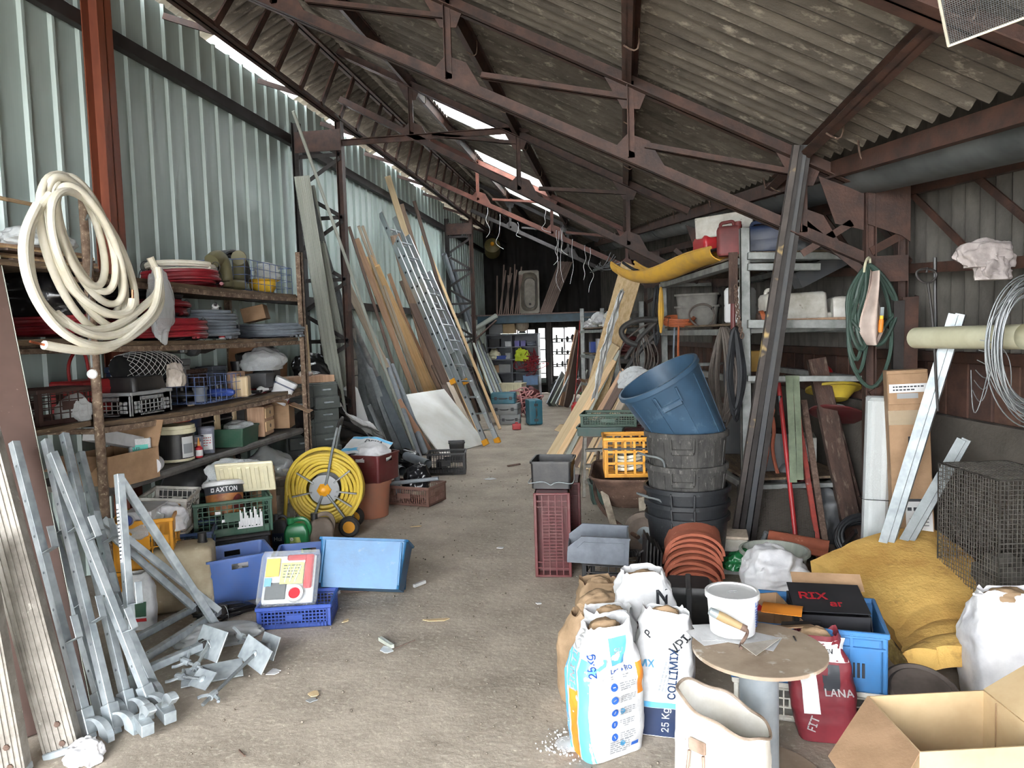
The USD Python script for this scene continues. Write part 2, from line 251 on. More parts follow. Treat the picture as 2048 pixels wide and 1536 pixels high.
# right wall: corrugated upper part, block lower part
fc = mat('grey_fibre_cement', '#5f5b55', '#403d39', 5, .9, bump=.3, bscale=50, stretch=(1, 1, .4), world=True)
def corr(L, p, amp, k=8): s = np.linspace(0, L, int(L / p * k) + 1); return s, amp * np.sin(2 * math.pi * s / p)
wr = thing('wall_right', 'right wall of grey corrugated sheets above old brown blocks', 'wall', None, None, 'structure')
dR = np.array([-KX, 1, 0]) / math.hypot(KX, 1); nR = np.array([1, KX, 0]) / math.hypot(KX, 1)
def RW(y, d=0, z=0): return np.array([XR(y), y, z]) + nR * d
y = SIDE_Y
for i in range(22):
    s, a = corr(1.06, .13, .024); P = RW(y)[None] + dR * s[:, None] + nR * a[:, None]; a_ = P + [0, 0, 1.45]; b_ = P + [0, 0, max(2.75, ZR(XE(y)) + .3)]
    part(wr, 'corrugated_sheet', loft([a_, b_, b_ + nR * .006, a_ + nR * .006, a_], False, False, False), fc); y += .985
blk = [mat(f'old_brown_block_{k}', c, c2, 8, .9, bump=.3, bscale=40) for k, (c, c2) in enumerate((('#553a30', '#412c25'), ('#5f4337', '#4a342b'), ('#4d362e', '#3b2a25')))]
k = 0
for i in range(95):
    y = SIDE_Y + .212 * i
    if y > 19.8: break
    for z0, z1 in ((1.07, 1.40),):
        part(wr, 'brick', tf(bx((0, .004, 0), (.12, .208, z1 - z0), .006), np.block([[np.c_[nR, dR, (0, 0, 1)], (RW(y, .02 + .006 * rng.random(), z0))[:, None]], [0, 0, 0, 1]])), blk[k % 3]); k += 1
FR = np.block([[np.c_[nR, dR, (0, 0, 1)], RW(SIDE_Y)[:, None]], [0, 0, 0, 1]])
part(wr, 'plinth', tf(rough(bx((-.02, 0, 0), (.2, 19.2, 1.07)).subdivide().subdivide().subdivide(), .01, 2, 5), FR), mat('grey_render', '#57514a', '#46413b', 3, .95, bump=.4, bscale=30))
part(wr, 'capping', tf(bx((-.03, 0, 1.40), (.16, 19.2, 1.47), .006), FR), STEEL_RUST)
# rear wall with its panes
wb = thing('wall_back', 'dark ribbed rear wall', 'wall', None, None, 'structure')
WX0, WX1, PZ0, PZ1 = -2.42, -1.28, .42, 1.86
s, a = corr(3.4, .2, .02); 
def rear(x0, x1, z0, z1):
    x0, x1 = x0 - .04, x1 + .04; s, a = corr(x1 - x0, .2, .02); A = np.c_[x0 + s, YB + a, 0 * s + z0]; B = A + [0, 0, z1 - z0]
    return loft([A, B, B + [0, .01, 0], A + [0, .01, 0], A], False, False, False)
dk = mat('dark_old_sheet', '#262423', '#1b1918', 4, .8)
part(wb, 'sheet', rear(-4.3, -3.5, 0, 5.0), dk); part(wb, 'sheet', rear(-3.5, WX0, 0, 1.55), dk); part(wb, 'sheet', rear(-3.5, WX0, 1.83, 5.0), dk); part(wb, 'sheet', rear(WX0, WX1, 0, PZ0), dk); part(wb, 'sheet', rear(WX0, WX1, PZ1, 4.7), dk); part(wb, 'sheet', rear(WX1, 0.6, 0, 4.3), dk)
pane = film('dusty_pane', '#cfd4d0', .75, .2, .1)
def window(name, label, x0, x1, z0, z1, nx, nz):
    w = thing(name, label, 'window', None, None, 'structure'); fr = mg(bx((x0, YB - .06, z0), (x0 + .05, YB, z1), .004), bx((x1 - .05, YB - .06, z0), (x1, YB, z1), .004), bx((x0, YB - .06, z0), (x1, YB, z0 + .05), .004), bx((x0, YB - .06, z1 - .05), (x1, YB, z1), .004))
    part(w, 'frame', fr, STEEL_DARK)
    for i in range(1, nx): xx = x0 + (x1 - x0) * i / nx; part(w, 'glazing_bar', bx((xx - .014, YB - .05, z0), (xx + .014, YB - .01, z1)), STEEL_DARK)
    for j in range(1, nz): zz = z0 + (z1 - z0) * j / nz; part(w, 'glazing_bar', bx((x0, YB - .05, zz - .014), (x1, YB - .01, zz + .014)), STEEL_DARK)
    for i in range(nx):
        for j in range(nz): a, b = x0 + (x1 - x0) * i / nx, z0 + (z1 - z0) * j / nz; part(w, 'pane', bx((a + .012, YB - .03, b + .012), (a + (x1 - x0) / nx - .012, YB - .027, b + (z1 - z0) / nz - .012)), pane)
    return w
window('window_1', 'tall bright multi-pane window at the far end of the aisle', -2.02, WX1, PZ0, PZ1, 2, 4)
window('window_2', 'narrow bright window just left of the tall one', WX0, -2.14, PZ0 - .2, PZ1, 1, 5)
window('window_3', 'low translucent strip window above the grey cupboard', -3.5, WX0, 1.55, 1.83, 4, 1)
one('door_1', 'dark slim door post between the two far windows', 'post', bx((-2.14, YB - .12, 0), (-2.02, YB, 2.0), .008), STEEL_DARK, kind='structure')
# roof
rf = mat('lichened_fibre_cement', '#6f675d', '#3f3933', 3.2, .95, bump=.4, bscale=40, lo=.3, hi=.72, detail=9, c3='#90877a', s3=11, lo3=.56, hi3=.72, stretch=(.6, 1.6, 1), world=True)
grp = film('fibreglass_rooflight', '#e3e8e4', .85, .35, .2)
ce = thing('ceiling', 'pitched roof of grey corrugated fibre-cement sheets', 'roof', None, None, 'structure')
PUR = [1.14, .07, -1.13, -2.35, -3.2]
def roof_sheet(x0, x1, y0, y1, lift=0.0, clip=True):
    s, a = corr(y1 - y0, .135, .021, 7); yy = y0 + s; xa = np.full(len(s), x0); xb = np.full(len(s), x1)
    if clip: xa = np.minimum(xa, XE(yy) + .015)
    keep = xa > xb + .02
    if keep.sum() < 3: return None
    yy, a, xa, xb = yy[keep], a[keep], xa[keep], xb[keep]
    z = lambda x: np.array([ZR(q) for q in x])
    A = np.c_[xa, yy, z(xa) + a + lift]; B = np.c_[xb, yy, z(xb) + a + lift + .012]; th = np.array([0, 0, .007])
    return loft([A, B, B + th, A + th, A], False, False, False)
SKY = [(8.72, 9.62), (11.45, 12.3), (13.45, 15.1)]
ys = [YF]
while ys[-1] < YB: ys.append(ys[-1] + .945)
rows = [2.3] + PUR
for r in range(5):
    x0, x1 = rows[r] + .07, rows[r + 1] - .07
    if r == 3:
        cuts = sorted(set([q for q in ys] + [q for s_ in SKY for q in s_])); cuts = [q for q in cuts if not any(s_[0] < q < s_[1] for s_ in SKY)]
        for a, b in zip(cuts, cuts[1:]):
            lit = any(abs(a - s_[0]) < 1e-6 for s_ in SKY)
            if b - a > .12: m = roof_sheet(x0, x1, a, b + (0 if lit else .05), .004 * (r % 2)); part(ce, 'rooflight' if lit else 'roof_sheet', m, grp if lit else rf, 'bright translucent roof sheet' if lit else None)
    else:
        for i, a in enumerate(ys[:-1]):
            m = roof_sheet(x0, x1 if r < 4 else -3.2, a, a + .99, .004 * ((i + r) % 2))
            if m is not None: part(ce, 'roof_sheet', m, rf)
for i, a in enumerate(ys[:-1]):
    w_ = -4.28 - .05 * ((i * 5) % 4); m = roof_sheet(-3.2, w_, a, a + .96, .004 * (i % 2), False)
    if i not in (8, 10, 11, 13, 15, 17): part(ce, 'roof_sheet', m, rf)
    else: part(ce, 'roof_sheet', roof_sheet(-3.2, -3.86, a, a + .96, 0, False), rf)
part(ce, 'ridge_cap', mg(*[tf(bx((0, YF, -.004), (s_ * .2, YB, .004)), at((-3.2, 0, ZR(-3.19) + .06), 0, 0, s_ * 27.5)) for s_ in (-1, 1)]), rf)
nb = [np.array([[XE(q) - .5, q, ZR(XE(q) - .5) + .04], [XE(q) + .02, q, ZR(XE(q)) + .04], [XE(q) + 3.2, q, ZR(XE(q)) + 1.5]]) for q in (YF - .1, 8, 21)]
one('roof_neighbour', 'underside of the adjoining roof beyond the gutter', 'roof', loft([np.array([a[0], a[1], a[2], a[2] + [0, 0, .03], a[1] + [0, 0, .03], a[0] + [0, 0, .03]]) for a in nb]), rf, kind='structure')
# purlins, trusses, columns
for i, x in enumerate(PUR[:4]):
    y1 = min(YB, 4.9 + (1.3 - x) / KX); pu = thing('purlin', ['long rust-brown purlin nearest the right gutter', 'long rust-brown purlin second from the right gutter', 'long rust-brown purlin third from the right gutter', 'long rust-brown purlin along the edge of the bright rooflights'][i], 'purlin', None, 'roof purlins', 'structure')
    z = ZR(x) - .07; part(pu, 'web', tf(bx((-.004, YF, -.05), (.004, y1, .05)), at((x, 0, z), 0, 0, 27.5)), STEEL_RUST); part(pu, 'flange', mg(tf(bx((-.032, YF, .044), (.032, y1, .05)), at((x, 0, z), 0, 0, 27.5)), tf(bx((-.032, YF, -.05), (.032, y1, -.044)), at((x, 0, z), 0, 0, 27.5))), STEEL_RUST)
    for yy in np.arange(1.2, y1, 1.5): part(pu, 'hook', wire([(x + .04, yy, z + .1), (x + .045, yy, z - .02), (x + .03, yy + .01, z - .085), (x - .04, yy + .02, z - .05)], .005, 10, 5), RUSTY)
def angle2(a, b, w=.06, g=.012):         # two angle irons back to back
    L = dist(a, b); q = mg(*[mg(bx((s_ * g / 2, -w / 2, 0), (s_ * (g / 2 + .006), w / 2, L)), bx((s_ * g / 2, w / 2 - .006, 0), (s_ * (g / 2 + w * .8), w / 2, L))) for s_ in (-1, 1)])
    return tf(q, along(a, b, (0, 1, 0)))
def plate(pts, y, t=.01): m = ext(Polygon(pts), t); return m.apply_transform(np.array([[1, 0, 0, 0], [0, 0, 1, y - t / 2], [0, 1, 0, 0], [0, 0, 0, 1.0]]))
def truss(y, l0, ls, label, xr, M_):
    t = thing('roof_truss', label, 'truss', None, 'roof trusses', 'structure'); up = lambda x: 3.305 - .52 * x; lo_ = lambda x: l0 - ls * x
    part(t, 'rafter', angle2((xr, y, up(xr)), (-3.2, y, up(-3.2)), .075), M_); part(t, 'tie', angle2((xr + .1, y, lo_(xr + .1)), (-3.2, y, lo_(-3.2)), .075), M_)
    nodes = [x for x in (1.14, .07, -1.13, -2.35) if x < xr + .05]
    for x in nodes:
        part(t, 'post', angle2((x, y, lo_(x)), (x, y, up(x)), .045), M_); xl = x - 1.02
        part(t, 'gusset', plate([(x - .17, up(x - .17) - .035), (x + .1, up(x + .1) - .035), (x + .06, up(x) - .18), (x - .05, up(x) - .17)], y), M_)
        part(t, 'gusset', plate([(x - .1, lo_(x - .1) + .03), (x - .02, lo_(x) + .16), (x + .12, lo_(x) + .1), (x + .22, lo_(x + .22) + .03)], y), M_)
        x2 = x - 1.1
        if x2 > -3.3: part(t, 'strut', angle2((x - .02, y, up(x) - .1), (x2 + .12, y, lo_(x2) + .06), .04), M_)
    return t
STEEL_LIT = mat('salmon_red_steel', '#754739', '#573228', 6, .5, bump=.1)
T1, T2, T3, T4 = 4.9, 8.2, 12.0, 15.5
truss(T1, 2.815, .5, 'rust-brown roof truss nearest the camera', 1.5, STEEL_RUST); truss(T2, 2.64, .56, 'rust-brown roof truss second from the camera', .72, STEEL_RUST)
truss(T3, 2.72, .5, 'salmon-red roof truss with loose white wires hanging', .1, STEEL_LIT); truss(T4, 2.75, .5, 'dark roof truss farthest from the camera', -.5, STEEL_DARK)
one('front_rafter', 'plain rust-brown rafter crossing the upper right corner', 'rafter', angle2((1.72, 2.75, 3.28 - .52 * 1.72), (-3.2, 2.75, 3.28 + .52 * 3.2), .08), STEEL_RUST, kind='structure')
# long lattice girder above the left wall
g = thing('lattice_girder', 'long dark lattice girder running above the left wall', 'girder', None, None, 'structure'); GX, G0, G1 = -3.22, 4.18, 4.86
for z in (G0, G1): part(g, 'chord', mg(bx((GX - .05, YF, z - .006), (GX - .006, YB, z)), bx((GX + .006, YF, z - .006), (GX + .05, YB, z)), bx((GX - .012, YF, z - .006), (GX - .006, YB, z + .06)), bx((GX + .006, YF, z - .006), (GX + .012, YB, z + .06))), STEEL_RUST)
yy = .4
while yy < YB - .7:
    part(g, 'post', bar((GX, yy, G0), (GX, yy, G1), .07, .06), STEEL_RUST); part(g, 'brace', bar((GX + .02, yy, G0 + .04), (GX + .02, yy + .5, G1 - .03), .06, .02, (0, 1, 0)), STEEL_RUST); yy += .52
for i in range(12): part(g, 'bracket', bar((GX, 1 + 1.6 * i, G0 + .03), (XL + .12, 1 + 1.6 * i, 4.42), .05, .03), STEEL_RUST)
# columns on the left
one('steel_column', 'orange-red steel post against the green sheet wall behind the shelf', 'column', mg(bx((XL + .11, T1 - .075, 0), (XL + .118, T1 + .075, 4.4)), bx((XL + .232, T1 - .075, 0), (XL + .24, T1 + .075, 4.4)), bx((XL + .11, T1 - .004, 0), (XL + .24, T1 + .004, 4.4))), STEEL_RED, kind='structure')
def lattice_column(y, label, top=4.2):
    c = thing('lattice_column', label, 'column', None, None, 'structure'); xa, xb = XL + .15, GX
    part(c, 'upright', mg(bx((xa - .04, y - .05, 0), (xa - .034, y + .05, top)), bx((xa + .034, y - .05, 0), (xa + .04, y + .05, top)), bx((xa - .04, y - .004, 0), (xa + .04, y + .004, top))), STEEL_DARK)
    part(c, 'upright', mg(bx((xb - .035, y - .05, 0), (xb - .029, y + .05, top)), bx((xb + .029, y - .05, 0), (xb + .035, y + .05, top)), bx((xb - .035, y - .004, 0), (xb + .035, y + .004, top))), STEEL_RUST)
    z, s_ = .2, 0
    while z < top - .4:
        a, b = (xa, xb) if s_ else (xb, xa); part(c, 'lacing', bar((a, y - .02, z), (b, y - .02, z + .32), .045, .008, (0, 0, 1)), STEEL_DARK)
        if s_: part(c, 'lacing', bar((xa, y - .02, z + .36), (xb, y - .02, z + .36), .045, .008, (0, 0, 1)), STEEL_DARK)
        z += .36; s_ = 1 - s_
    part(c, 'head_plate', bx((xa, y - .06, top - .36), (xb + .03, y - .05, top - .12)), STEEL_RUST)
for y_, s_ in ((T2, 'dark lattice steel column beside the leaning grey profiles'), (T4, 'dark lattice steel column behind the grey pipes')): lattice_column(y_, s_)
one('cross_beam', 'slim rust-brown horizontal tie from the lattice column to the second truss', 'beam', mg(angle2((GX - .4, T2, 3.93), (-1.0, T2, 3.55 + .38), .06)), STEEL_RUST, kind='structure')
# right: eave beam, gutter, wall girder, columns
def eave(y, d, z): return np.array([XE(y), y, ZR(XE(y))]) + nR * d + [0, 0, z]
eb = [eave(y_, .03, -.10) for y_ in np.linspace(YF, 16.5, 12)]
one('eave_beam', 'rust-brown beam along the lower edge of the roof sheets', 'beam', mg(*[bar(a, b, .1, .06) for a, b in zip(eb, eb[1:])]), STEEL_RUST, kind='structure')
def gut(y):
    c = eave(y, .24, -.06); a = np.linspace(0, math.pi, 11); o = [c + nR * (.19 * math.cos(q)) - np.array([0, 0, .2 * math.sin(q)]) for q in a]; return np.array(o + [c + nR * (.186 * math.cos(q)) - np.array([0, 0, .196 * math.sin(q)]) for q in a[::-1]])
zn = mat('dark_zinc', '#6a6d6d', '#474a4a', 2.5, .55, .3, world=True)
gt = thing('roof_gutter', 'large half-round dark zinc gutter along the right eave', 'gutter', None, None, 'structure')
ygs = np.arange(YF, 16.6, 1.9)
for a, b in zip(ygs, ygs[1:]): part(gt, 'gutter_length', loft([gut(a), gut((a + b) / 2), gut(b + .05)]), zn); part(gt, 'joint', loft([gut(b - .03) + [0, 0, -.006], gut(b + .06) + [0, 0, -.006]]), zn)
for a in np.arange(1.5, 16, 1.5): part(gt, 'hook', wire([eave(a, -.02, .02), eave(a, .02, -.12), eave(a, .09, -.16)], .006, 8, 5), RUSTY)
def RC(y, d, z): return np.array([1.62 - KX * (y - 4.9), y, z]) + nR * d
def rzt(y): return 2.49 + .06 * (y - 4.9)
wg = thing('wall_girder', 'rust-brown lattice girder along the top of the right wall', 'girder', None, None, 'structure')
part(wg, 'chord', mg(bar(RC(0, .18, rzt(0)), RC(16, .18, rzt(16)), .09, .05)), STEEL_RUST); part(wg, 'chord', mg(bar(RC(0, .18, rzt(0) - .5), RC(16, .18, rzt(16) - .5), .06, .05)), STEEL_RUST)
for i in range(17):
    y_ = 4.9 + .62 * (i - 6); part(wg, 'brace', bar(RC(y_, .17, rzt(y_) - .03), RC(y_ - .62, .17, rzt(y_) - .5), .045, .01, (0, 0, 1)), STEEL_RUST); part(wg, 'post', bar(RC(y_ - .62, .18, rzt(y_) - .5), RC(y_ - .62, .18, rzt(y_)), .06, .02), STEEL_RUST)
def right_column(y, label, M_):
    c = thing('lattice_column', label, 'column', None, None, 'structure'); a, b = RC(y, -.09, 0), RC(y, .11, 0); zt = rzt(y)
    for q in (a, b): part(c, 'upright', mg(bx(q + [-.03, -.04, 0], q + [-.024, .04, zt]), bx(q + [.024, -.04, 0], q + [.03, .04, zt]), bx(q + [-.03, -.004, 0], q + [.03, .004, zt])), M_)
    for z, s_ in ((.4, 1), (.8, 0), (1.2, 1), (1.6, 0), (2.1, 1)): part(c, 'lacing', bar(a + [0, -.03, z + (0 if s_ else .1)], b + [0, -.03, z + (.1 if s_ else 0)], .05, .008, (0, 0, 1)), M_)
    part(c, 'head_plate', plate([(a[0] - .02, zt - .22), (a[0] - .02, zt), (b[0] + .03, zt), (b[0] + .03, zt - .34), (b[0] - .02, zt - .3)], y - .045), M_); part(c, 'base_plate', plate([(a[0] - .02, zt - .58), (b[0] + .02, zt - .58), (b[0] + .02, zt - .42), (a[0] - .02, zt - .42)], y - .045), M_)
    part(c, 'knee_gusset', plate([(a[0] - .3, zt + .1), (a[0] - .03, zt - .02), (a[0] - .03, zt - .25), (a[0] - .2, zt - .2)], y), M_)
    part(c, 'knee_brace', bar((a[0] - .02, y, zt - .52), (a[0] - .42, y, zt - .16), .05, .01), M_); part(c, 'knee_brace', bar((a[0] - .42, y, zt - .4), (a[0] - .42, y, zt + .1), .045, .02), M_); part(c, 'knee_brace', bar((a[0] - .4, y, zt - .38), (a[0] - .1, y, zt - .2), .045, .01), M_)
right_column(T1, 'rust-brown lattice column carrying the nearest truss on the right', STEEL_RUST); right_column(T2, 'rust-brown lattice column carrying the second truss behind the rack', STEEL_RUST); right_column(T3, 'rust-brown lattice column carrying the third truss on the right', STEEL_RUST)
# ---------------------------------------------------------------- builders of things
def cut(m, *holes):
    import manifold3d as mf
    def man(q): q = q.copy(); q.merge_vertices(); q.fix_normals() if not q.is_winding_consistent else None; return mf.Manifold(mf.Mesh(np.asarray(q.vertices, np.float32), np.asarray(q.faces, np.uint32)))
    a = man(m)
    if a.volume() < 0: q = m.copy(); q.invert(); a = man(q)
    for h in holes: a = a - man(h)
    o = a.to_mesh(); return tm(o.vert_properties[:, :3], o.tri_verts)
def shell(w, d, h, t=.004, taper=.0, r=.02, rim=.01, rh=.012):
    k = 1 - taper; w0, d0 = w - (w * taper), d - (w * taper)
    return loft([rrect(w0, d0, r, 0), rrect(w, d, r, h - rh), rrect(w + 2 * rim, d + 2 * rim, r + rim, h - rh), rrect(w + 2 * rim, d + 2 * rim, r + rim, h), rrect(w - 2 * t, d - 2 * t, r, h), rrect(w0 - 2 * t, d0 - 2 * t, r, t)])
def pail(r0, r1, h, t=.003, rim=.008, rh=.02, n=32, bands=()):
    pr = [(r0, 0)]; R_ = lambda z: r0 + (r1 - r0) * z / h
    for z in bands: pr += [(R_(z - .008), z - .008), (R_(z) + .006, z - .004), (R_(z) + .006, z + .004), (R_(z + .008), z + .008)]
    pr += [(R_(h - rh), h - rh), (r1 + rim, h - rh), (r1 + rim, h - .003), (r1 + rim - .003, h), (r1 - t, h), (r0 - t, t)]; return lathe(pr, n)
def tote(label, M, w, d, h, m, taper=.08, name='plastic_bin', cat='bin', handles='x', r=.025, rim=.012, group=None, ribs=0):
    t = thing(name, label, cat, M, group); b = shell(w, d, h, .004, taper, r, rim, .015); hs = []
    if 'x' in handles: hs.append(bx((-.05, -d, h * .74), (.05, d, h * .86)))
    if 'y' in handles: hs.append(bx((-w, -.05, h * .72), (w, .05, h * .86)))
    part(t, 'body', cut(b, *hs) if hs else b, m)
    rr = [mg(*[bx((sx * (w / 2 - .03) - .006, s * (d / 2 - .004), 0.02), (sx * (w / 2 - .03) + .006, s * (d / 2 + .008), h - .02), .002) for s in (-1, 1)]) for sx in (-1, 1)]
    for q in rr[:ribs]: part(t, 'rib', tf(q, np.eye(4)), m)
    return t
def crate(label, M, w, d, h, m, nv=7, nh=3, name='crate', cat='crate', group=None, low=.28, plaque=True, bw=.006, slots=False):
    t = thing(name, label, cat, M, group); e = .003
    part(t, 'base', mg(bx((-w / 2, -d / 2, 0), (w / 2, d / 2, .006)), *[bx((-w / 2, -d / 2 + (i + .5) * d / 5 - .008, .006), (w / 2, -d / 2 + (i + .5) * d / 5 + .008, .012)) for i in range(5)]), m)
    part(t, 'rim', mg(*[bx((-w / 2 - .006, s * d / 2 - .008, h - .022), (w / 2 + .006, s * d / 2 + .008, h), .003) for s in (-1, 1)], *[bx((s * w / 2 - .008, -d / 2, h - .022), (s * w / 2 + .008, d / 2, h), .003) for s in (-1, 1)]), m)
    for sx in (-1, 1):
        for sy in (-1, 1): part(t, 'corner', mg(bx((sx * w / 2, sy * d / 2, 0), (sx * (w / 2 - .028), sy * (d / 2 - .004), h - .01)), bx((sx * w / 2, sy * d / 2, 0), (sx * (w / 2 - .004), sy * (d / 2 - .028), h - .01))), m)
    def side(L, H):                       # a grid in the xz plane, centred on x
        q = [bx((-L / 2, 0, 0), (L / 2, .004, H * low * .4)), bx((-L / 2, 0, H * low * .4), (L / 2, .004, H * low * .4 + .008))]
        for i in range(nv + 1): x = -L / 2 + L * i / nv; q.append(bx((x - bw / 2, 0, 0), (x + bw / 2, .004, H)))
        for j in range(nh + 1): z = H * low * .4 + (H - H * low * .4 - .012) * j / max(nh, 1); q.append(bx((-L / 2, 0, z), (L / 2, .005, z + bw)))
        if plaque: q.append(bx((-L * .13, -.001, H * .42), (L * .13, .004, H * .7)))
        if slots: q += [bx((-L / 2, 0, H * .72), (L / 2, .004, H)), bx((-L * .5, 0, 0), (-L * .32, .004, H)), bx((L * .32, 0, 0), (L * .5, .004, H))]
        return mg(*q)
    for s in (-1, 1):
        q = side(w - .04, h - .02); part(t, 'side', mv(q, (0, -d / 2, 0)) if s < 0 else mv(q, (0, d / 2, 0), 180), m)
        q = side(d - .04, h - .02); part(t, 'side', mv(q, (s * w / 2, 0, 0), 90 if s > 0 else -90), m)
    return t
def carton(label, M, w, d, h, m=None, flaps=(), t=.005, name='cardboard_box', cat='box', group=None, inside=None, closed=False):
    m = m or CARD; o = thing(name, label, cat, M, group)
    if closed: part(o, 'body', bx((-w / 2, -d / 2, 0), (w / 2, d / 2, h), .003), m)
    else: part(o, 'body', loft([rrect(w, d, .002, 0, 1), rrect(w, d, .002, h, 1), rrect(w - 2 * t, d - 2 * t, .002, h, 1), rrect(w - 2 * t, d - 2 * t, .002, t, 1)]), m, smooth=False)
    for side, ang, L in flaps:            # a flap hinged on the top edge, ang: 0 = standing up, 90 = folded outwards flat
        W = w if side in 'fb' else d; q = tf(bx((-W / 2 + .004, -t / 2, 0), (W / 2 - .004, t / 2, L)), R('x', ang))
        part(o, 'flap', mv(q, *{'f': ((0, -d / 2, h), 0), 'b': ((0, d / 2, h), 180), 'l': ((-w / 2, 0, h), -90), 'r': ((w / 2, 0, h), 90)}[side]), m)
    return o
def jerrycan(label, M, w, d, h, m, cap=None, name='jerrycan', cat='jerrycan', group=None, handle=True):
    o = thing(name, label, cat, M, group); hh = h * .86
    part(o, 'body', loft([rrect(w * .86, d * .86, .03, 0), rrect(w, d, .035, .02), rrect(w, d, .035, hh * .45), rrect(w * .985, d * .97, .035, hh * .5), rrect(w, d, .035, hh * .55), rrect(w, d, .035, hh - .03), rrect(w * .9, d * .86, .03, hh - .004), rrect(w * .6, d * .5, .02, hh + .004)]), m, smooth=50)
    if handle: part(o, 'handle', tube(spline([(-w * .36, 0, hh - .01), (-w * .34, 0, h - .012), (-w * .1, 0, h), (w * .12, 0, h), (w * .16, 0, hh - .01)], 18), min(.015, w * .07), 8), m)
    part(o, 'cap', lathe([(.03, hh - .01), (.03, hh + .012), (.026, hh + .012), (.026, h - .002), (.022, h)], 16) .apply_translation((w * .32, 0, 0)), cap or m); return o
def bottle(label, M, w, d, h, m, capm, lab=None, name='oil_can', group=None):
    o = thing(name, label, 'can', M, group)
    body = loft([rrect(w * .94, d * .94, .02, 0), rrect(w, d, .022, .012), rrect(w, d, .022, h * .55), rrect(w * .96, d * .92, .02, h * .68), rrect(w * .8, d * .72, .02, h * .8), rrect(w * .5, d * .5, .015, h * .86)]); part(o, 'body', body, m, smooth=50)
    part(o, 'handle', tube(spline([(w * .42, 0, h * .5), (w * .5, 0, h * .72), (w * .34, 0, h * .93), (0, 0, h * .95), (-w * .2, 0, h * .9)], 20), w * .085, 8, flat=1.1), m)
    part(o, 'cap', lathe([(w * .15, h * .84), (w * .15, h * .99), (w * .13, h)], 18).apply_translation((-w * .24, 0, 0)), capm)
    if lab: lab(o)
    return o
def lean_board(name, label, cat, top, bot, w, t, m, hint=(0, 1, 0), group=None, c=.003, sec='plank'):
    L = dist(top, bot); M = along(bot, top, hint)
    if sec == 'plank': q = bx((-w / 2, -t / 2, 0), (w / 2, t / 2, L), c)
    elif sec == 'pipe': q = lathe([(w / 2, 0), (w / 2, L), (w / 2 - .004, L), (w / 2 - .004, L - .06)], 16, False); q = mg(q, lathe([(w / 2 - .004, .06), (w / 2 - .004, 0), (w / 2, 0)], 16, False), mv(lathe([(w / 2 - .004, 0), (.001, 0)], 16), (0, 0, .06)), mv(lathe([(w / 2 - .004, 0), (.001, 0)], 16), (0, 0, L - .06)))
    elif sec == 'rod': q = lathe([(w / 2 * .9, 0), (w / 2, L * .02), (w / 2, L * .98), (w / 2 * .9, L)], 12)
    elif sec == 'channel': q = ext(Polygon([(-w / 2, -t / 2), (w / 2, -t / 2), (w / 2, t / 2), (w / 2 - .003, t / 2), (w / 2 - .003, -t / 2 + .003), (-w / 2 + .003, -t / 2 + .003), (-w / 2 + .003, t / 2), (-w / 2, t / 2)]), L)
    elif sec == 'rough': q = rough(bx((-w / 2, -t / 2, 0), (w / 2, t / 2, L), c).subdivide_to_size(.12), .008, 5, int(w * 1000))
    elif sec == 'ribbed': q = ext(Polygon([(-w / 2, -t / 2)] + [p for i in range(4) for p in ((-w / 2 + w * (i + .1) / 4, -t / 2), (-w / 2 + w * (i + .2) / 4, -t / 2 - .006), (-w / 2 + w * (i + .55) / 4, -t / 2 - .006), (-w / 2 + w * (i + .65) / 4, -t / 2))] + [(w / 2, -t / 2), (w / 2, t / 2), (-w / 2, t / 2)]), L)
    return one(name, label, cat, q, m, M, group, smooth=30)
def coil_path(R_, turns, h, jit=.02, n=26, seed=0, sq=1.0):
    g = np.random.default_rng(seed); a = np.linspace(0, 2 * math.pi * turns, int(n * turns)); k = np.arange(len(a)) / n
    rr = R_ * (1 + jit * np.interp(k, np.arange(int(turns) + 2), g.normal(size=int(turns) + 2))) + .03 * R_ * np.sin(a * 3 + seed); z = h * k / turns + .15 * h / turns * np.sin(a * 2 + seed)
    return np.c_[rr * np.cos(a), sq * rr * np.sin(a), z]
def coil(label, M, R_, turns, h, r, m, name='cable_coil', cat='cable coil', group=None, jit=.05, seed=0, sq=1.0, layers=1):
    o = thing(name, label, cat, M, group); part(o, 'cable', mg(*[tube(coil_path(R_ - 2.1 * r * k, turns, h, jit, 26, seed + k, sq) + [0, 0, r], r, 7) for k in range(layers)]), m)
    part(o, 'tie', mg(*[mv(tube([(r * 1.9 * math.cos(q), 0, h / 2 + r + (h / 2 + r * 1.6) * math.sin(q)) for q in np.linspace(0, 2 * math.pi, 12, endpoint=False)], .003, 5, True), (R_ * math.cos(b), R_ * sq * math.sin(b), 0), math.degrees(b)) for b in (.6, 3.6)]), CABLE_BLACK); return o
def crumple(v, amp, f, seed):
    n = sum(.62 ** o * (1 - np.abs(2 * meshkit.noise(v * f * 2.1 ** o + seed * 7.7 + 3.1 * o, seed + o) - 1) * 2) for o in range(2)); return amp * .6 * n
def lump(label, M, sx, sy, sz, m, name, cat, seed=0, amp=.25, f=3.0, sub=4, group=None, flat=True):
    s = trimesh.creation.icosphere(sub, 1.0); v = s.vertices.copy(); v *= (1 + amp * 1.3 * noise3(v, f * .5, seed, 3) + crumple(v, amp, f * .42, seed))[:, None]
    v += .25 * amp * np.c_[noise3(v, f, seed + 1), noise3(v, f, seed + 2), noise3(v, f, seed + 3)]; v *= [sx, sy, sz]
    if flat: v[:, 2] = np.maximum(v[:, 2], -sz * .55) + sz * .55
    return one(name, label, cat, tm(v, s.faces), m, M, group, smooth=28)
def cloth_mesh(fn, nu=40, nv=40, t=.003): return sheet(fn, nu, nv, t)
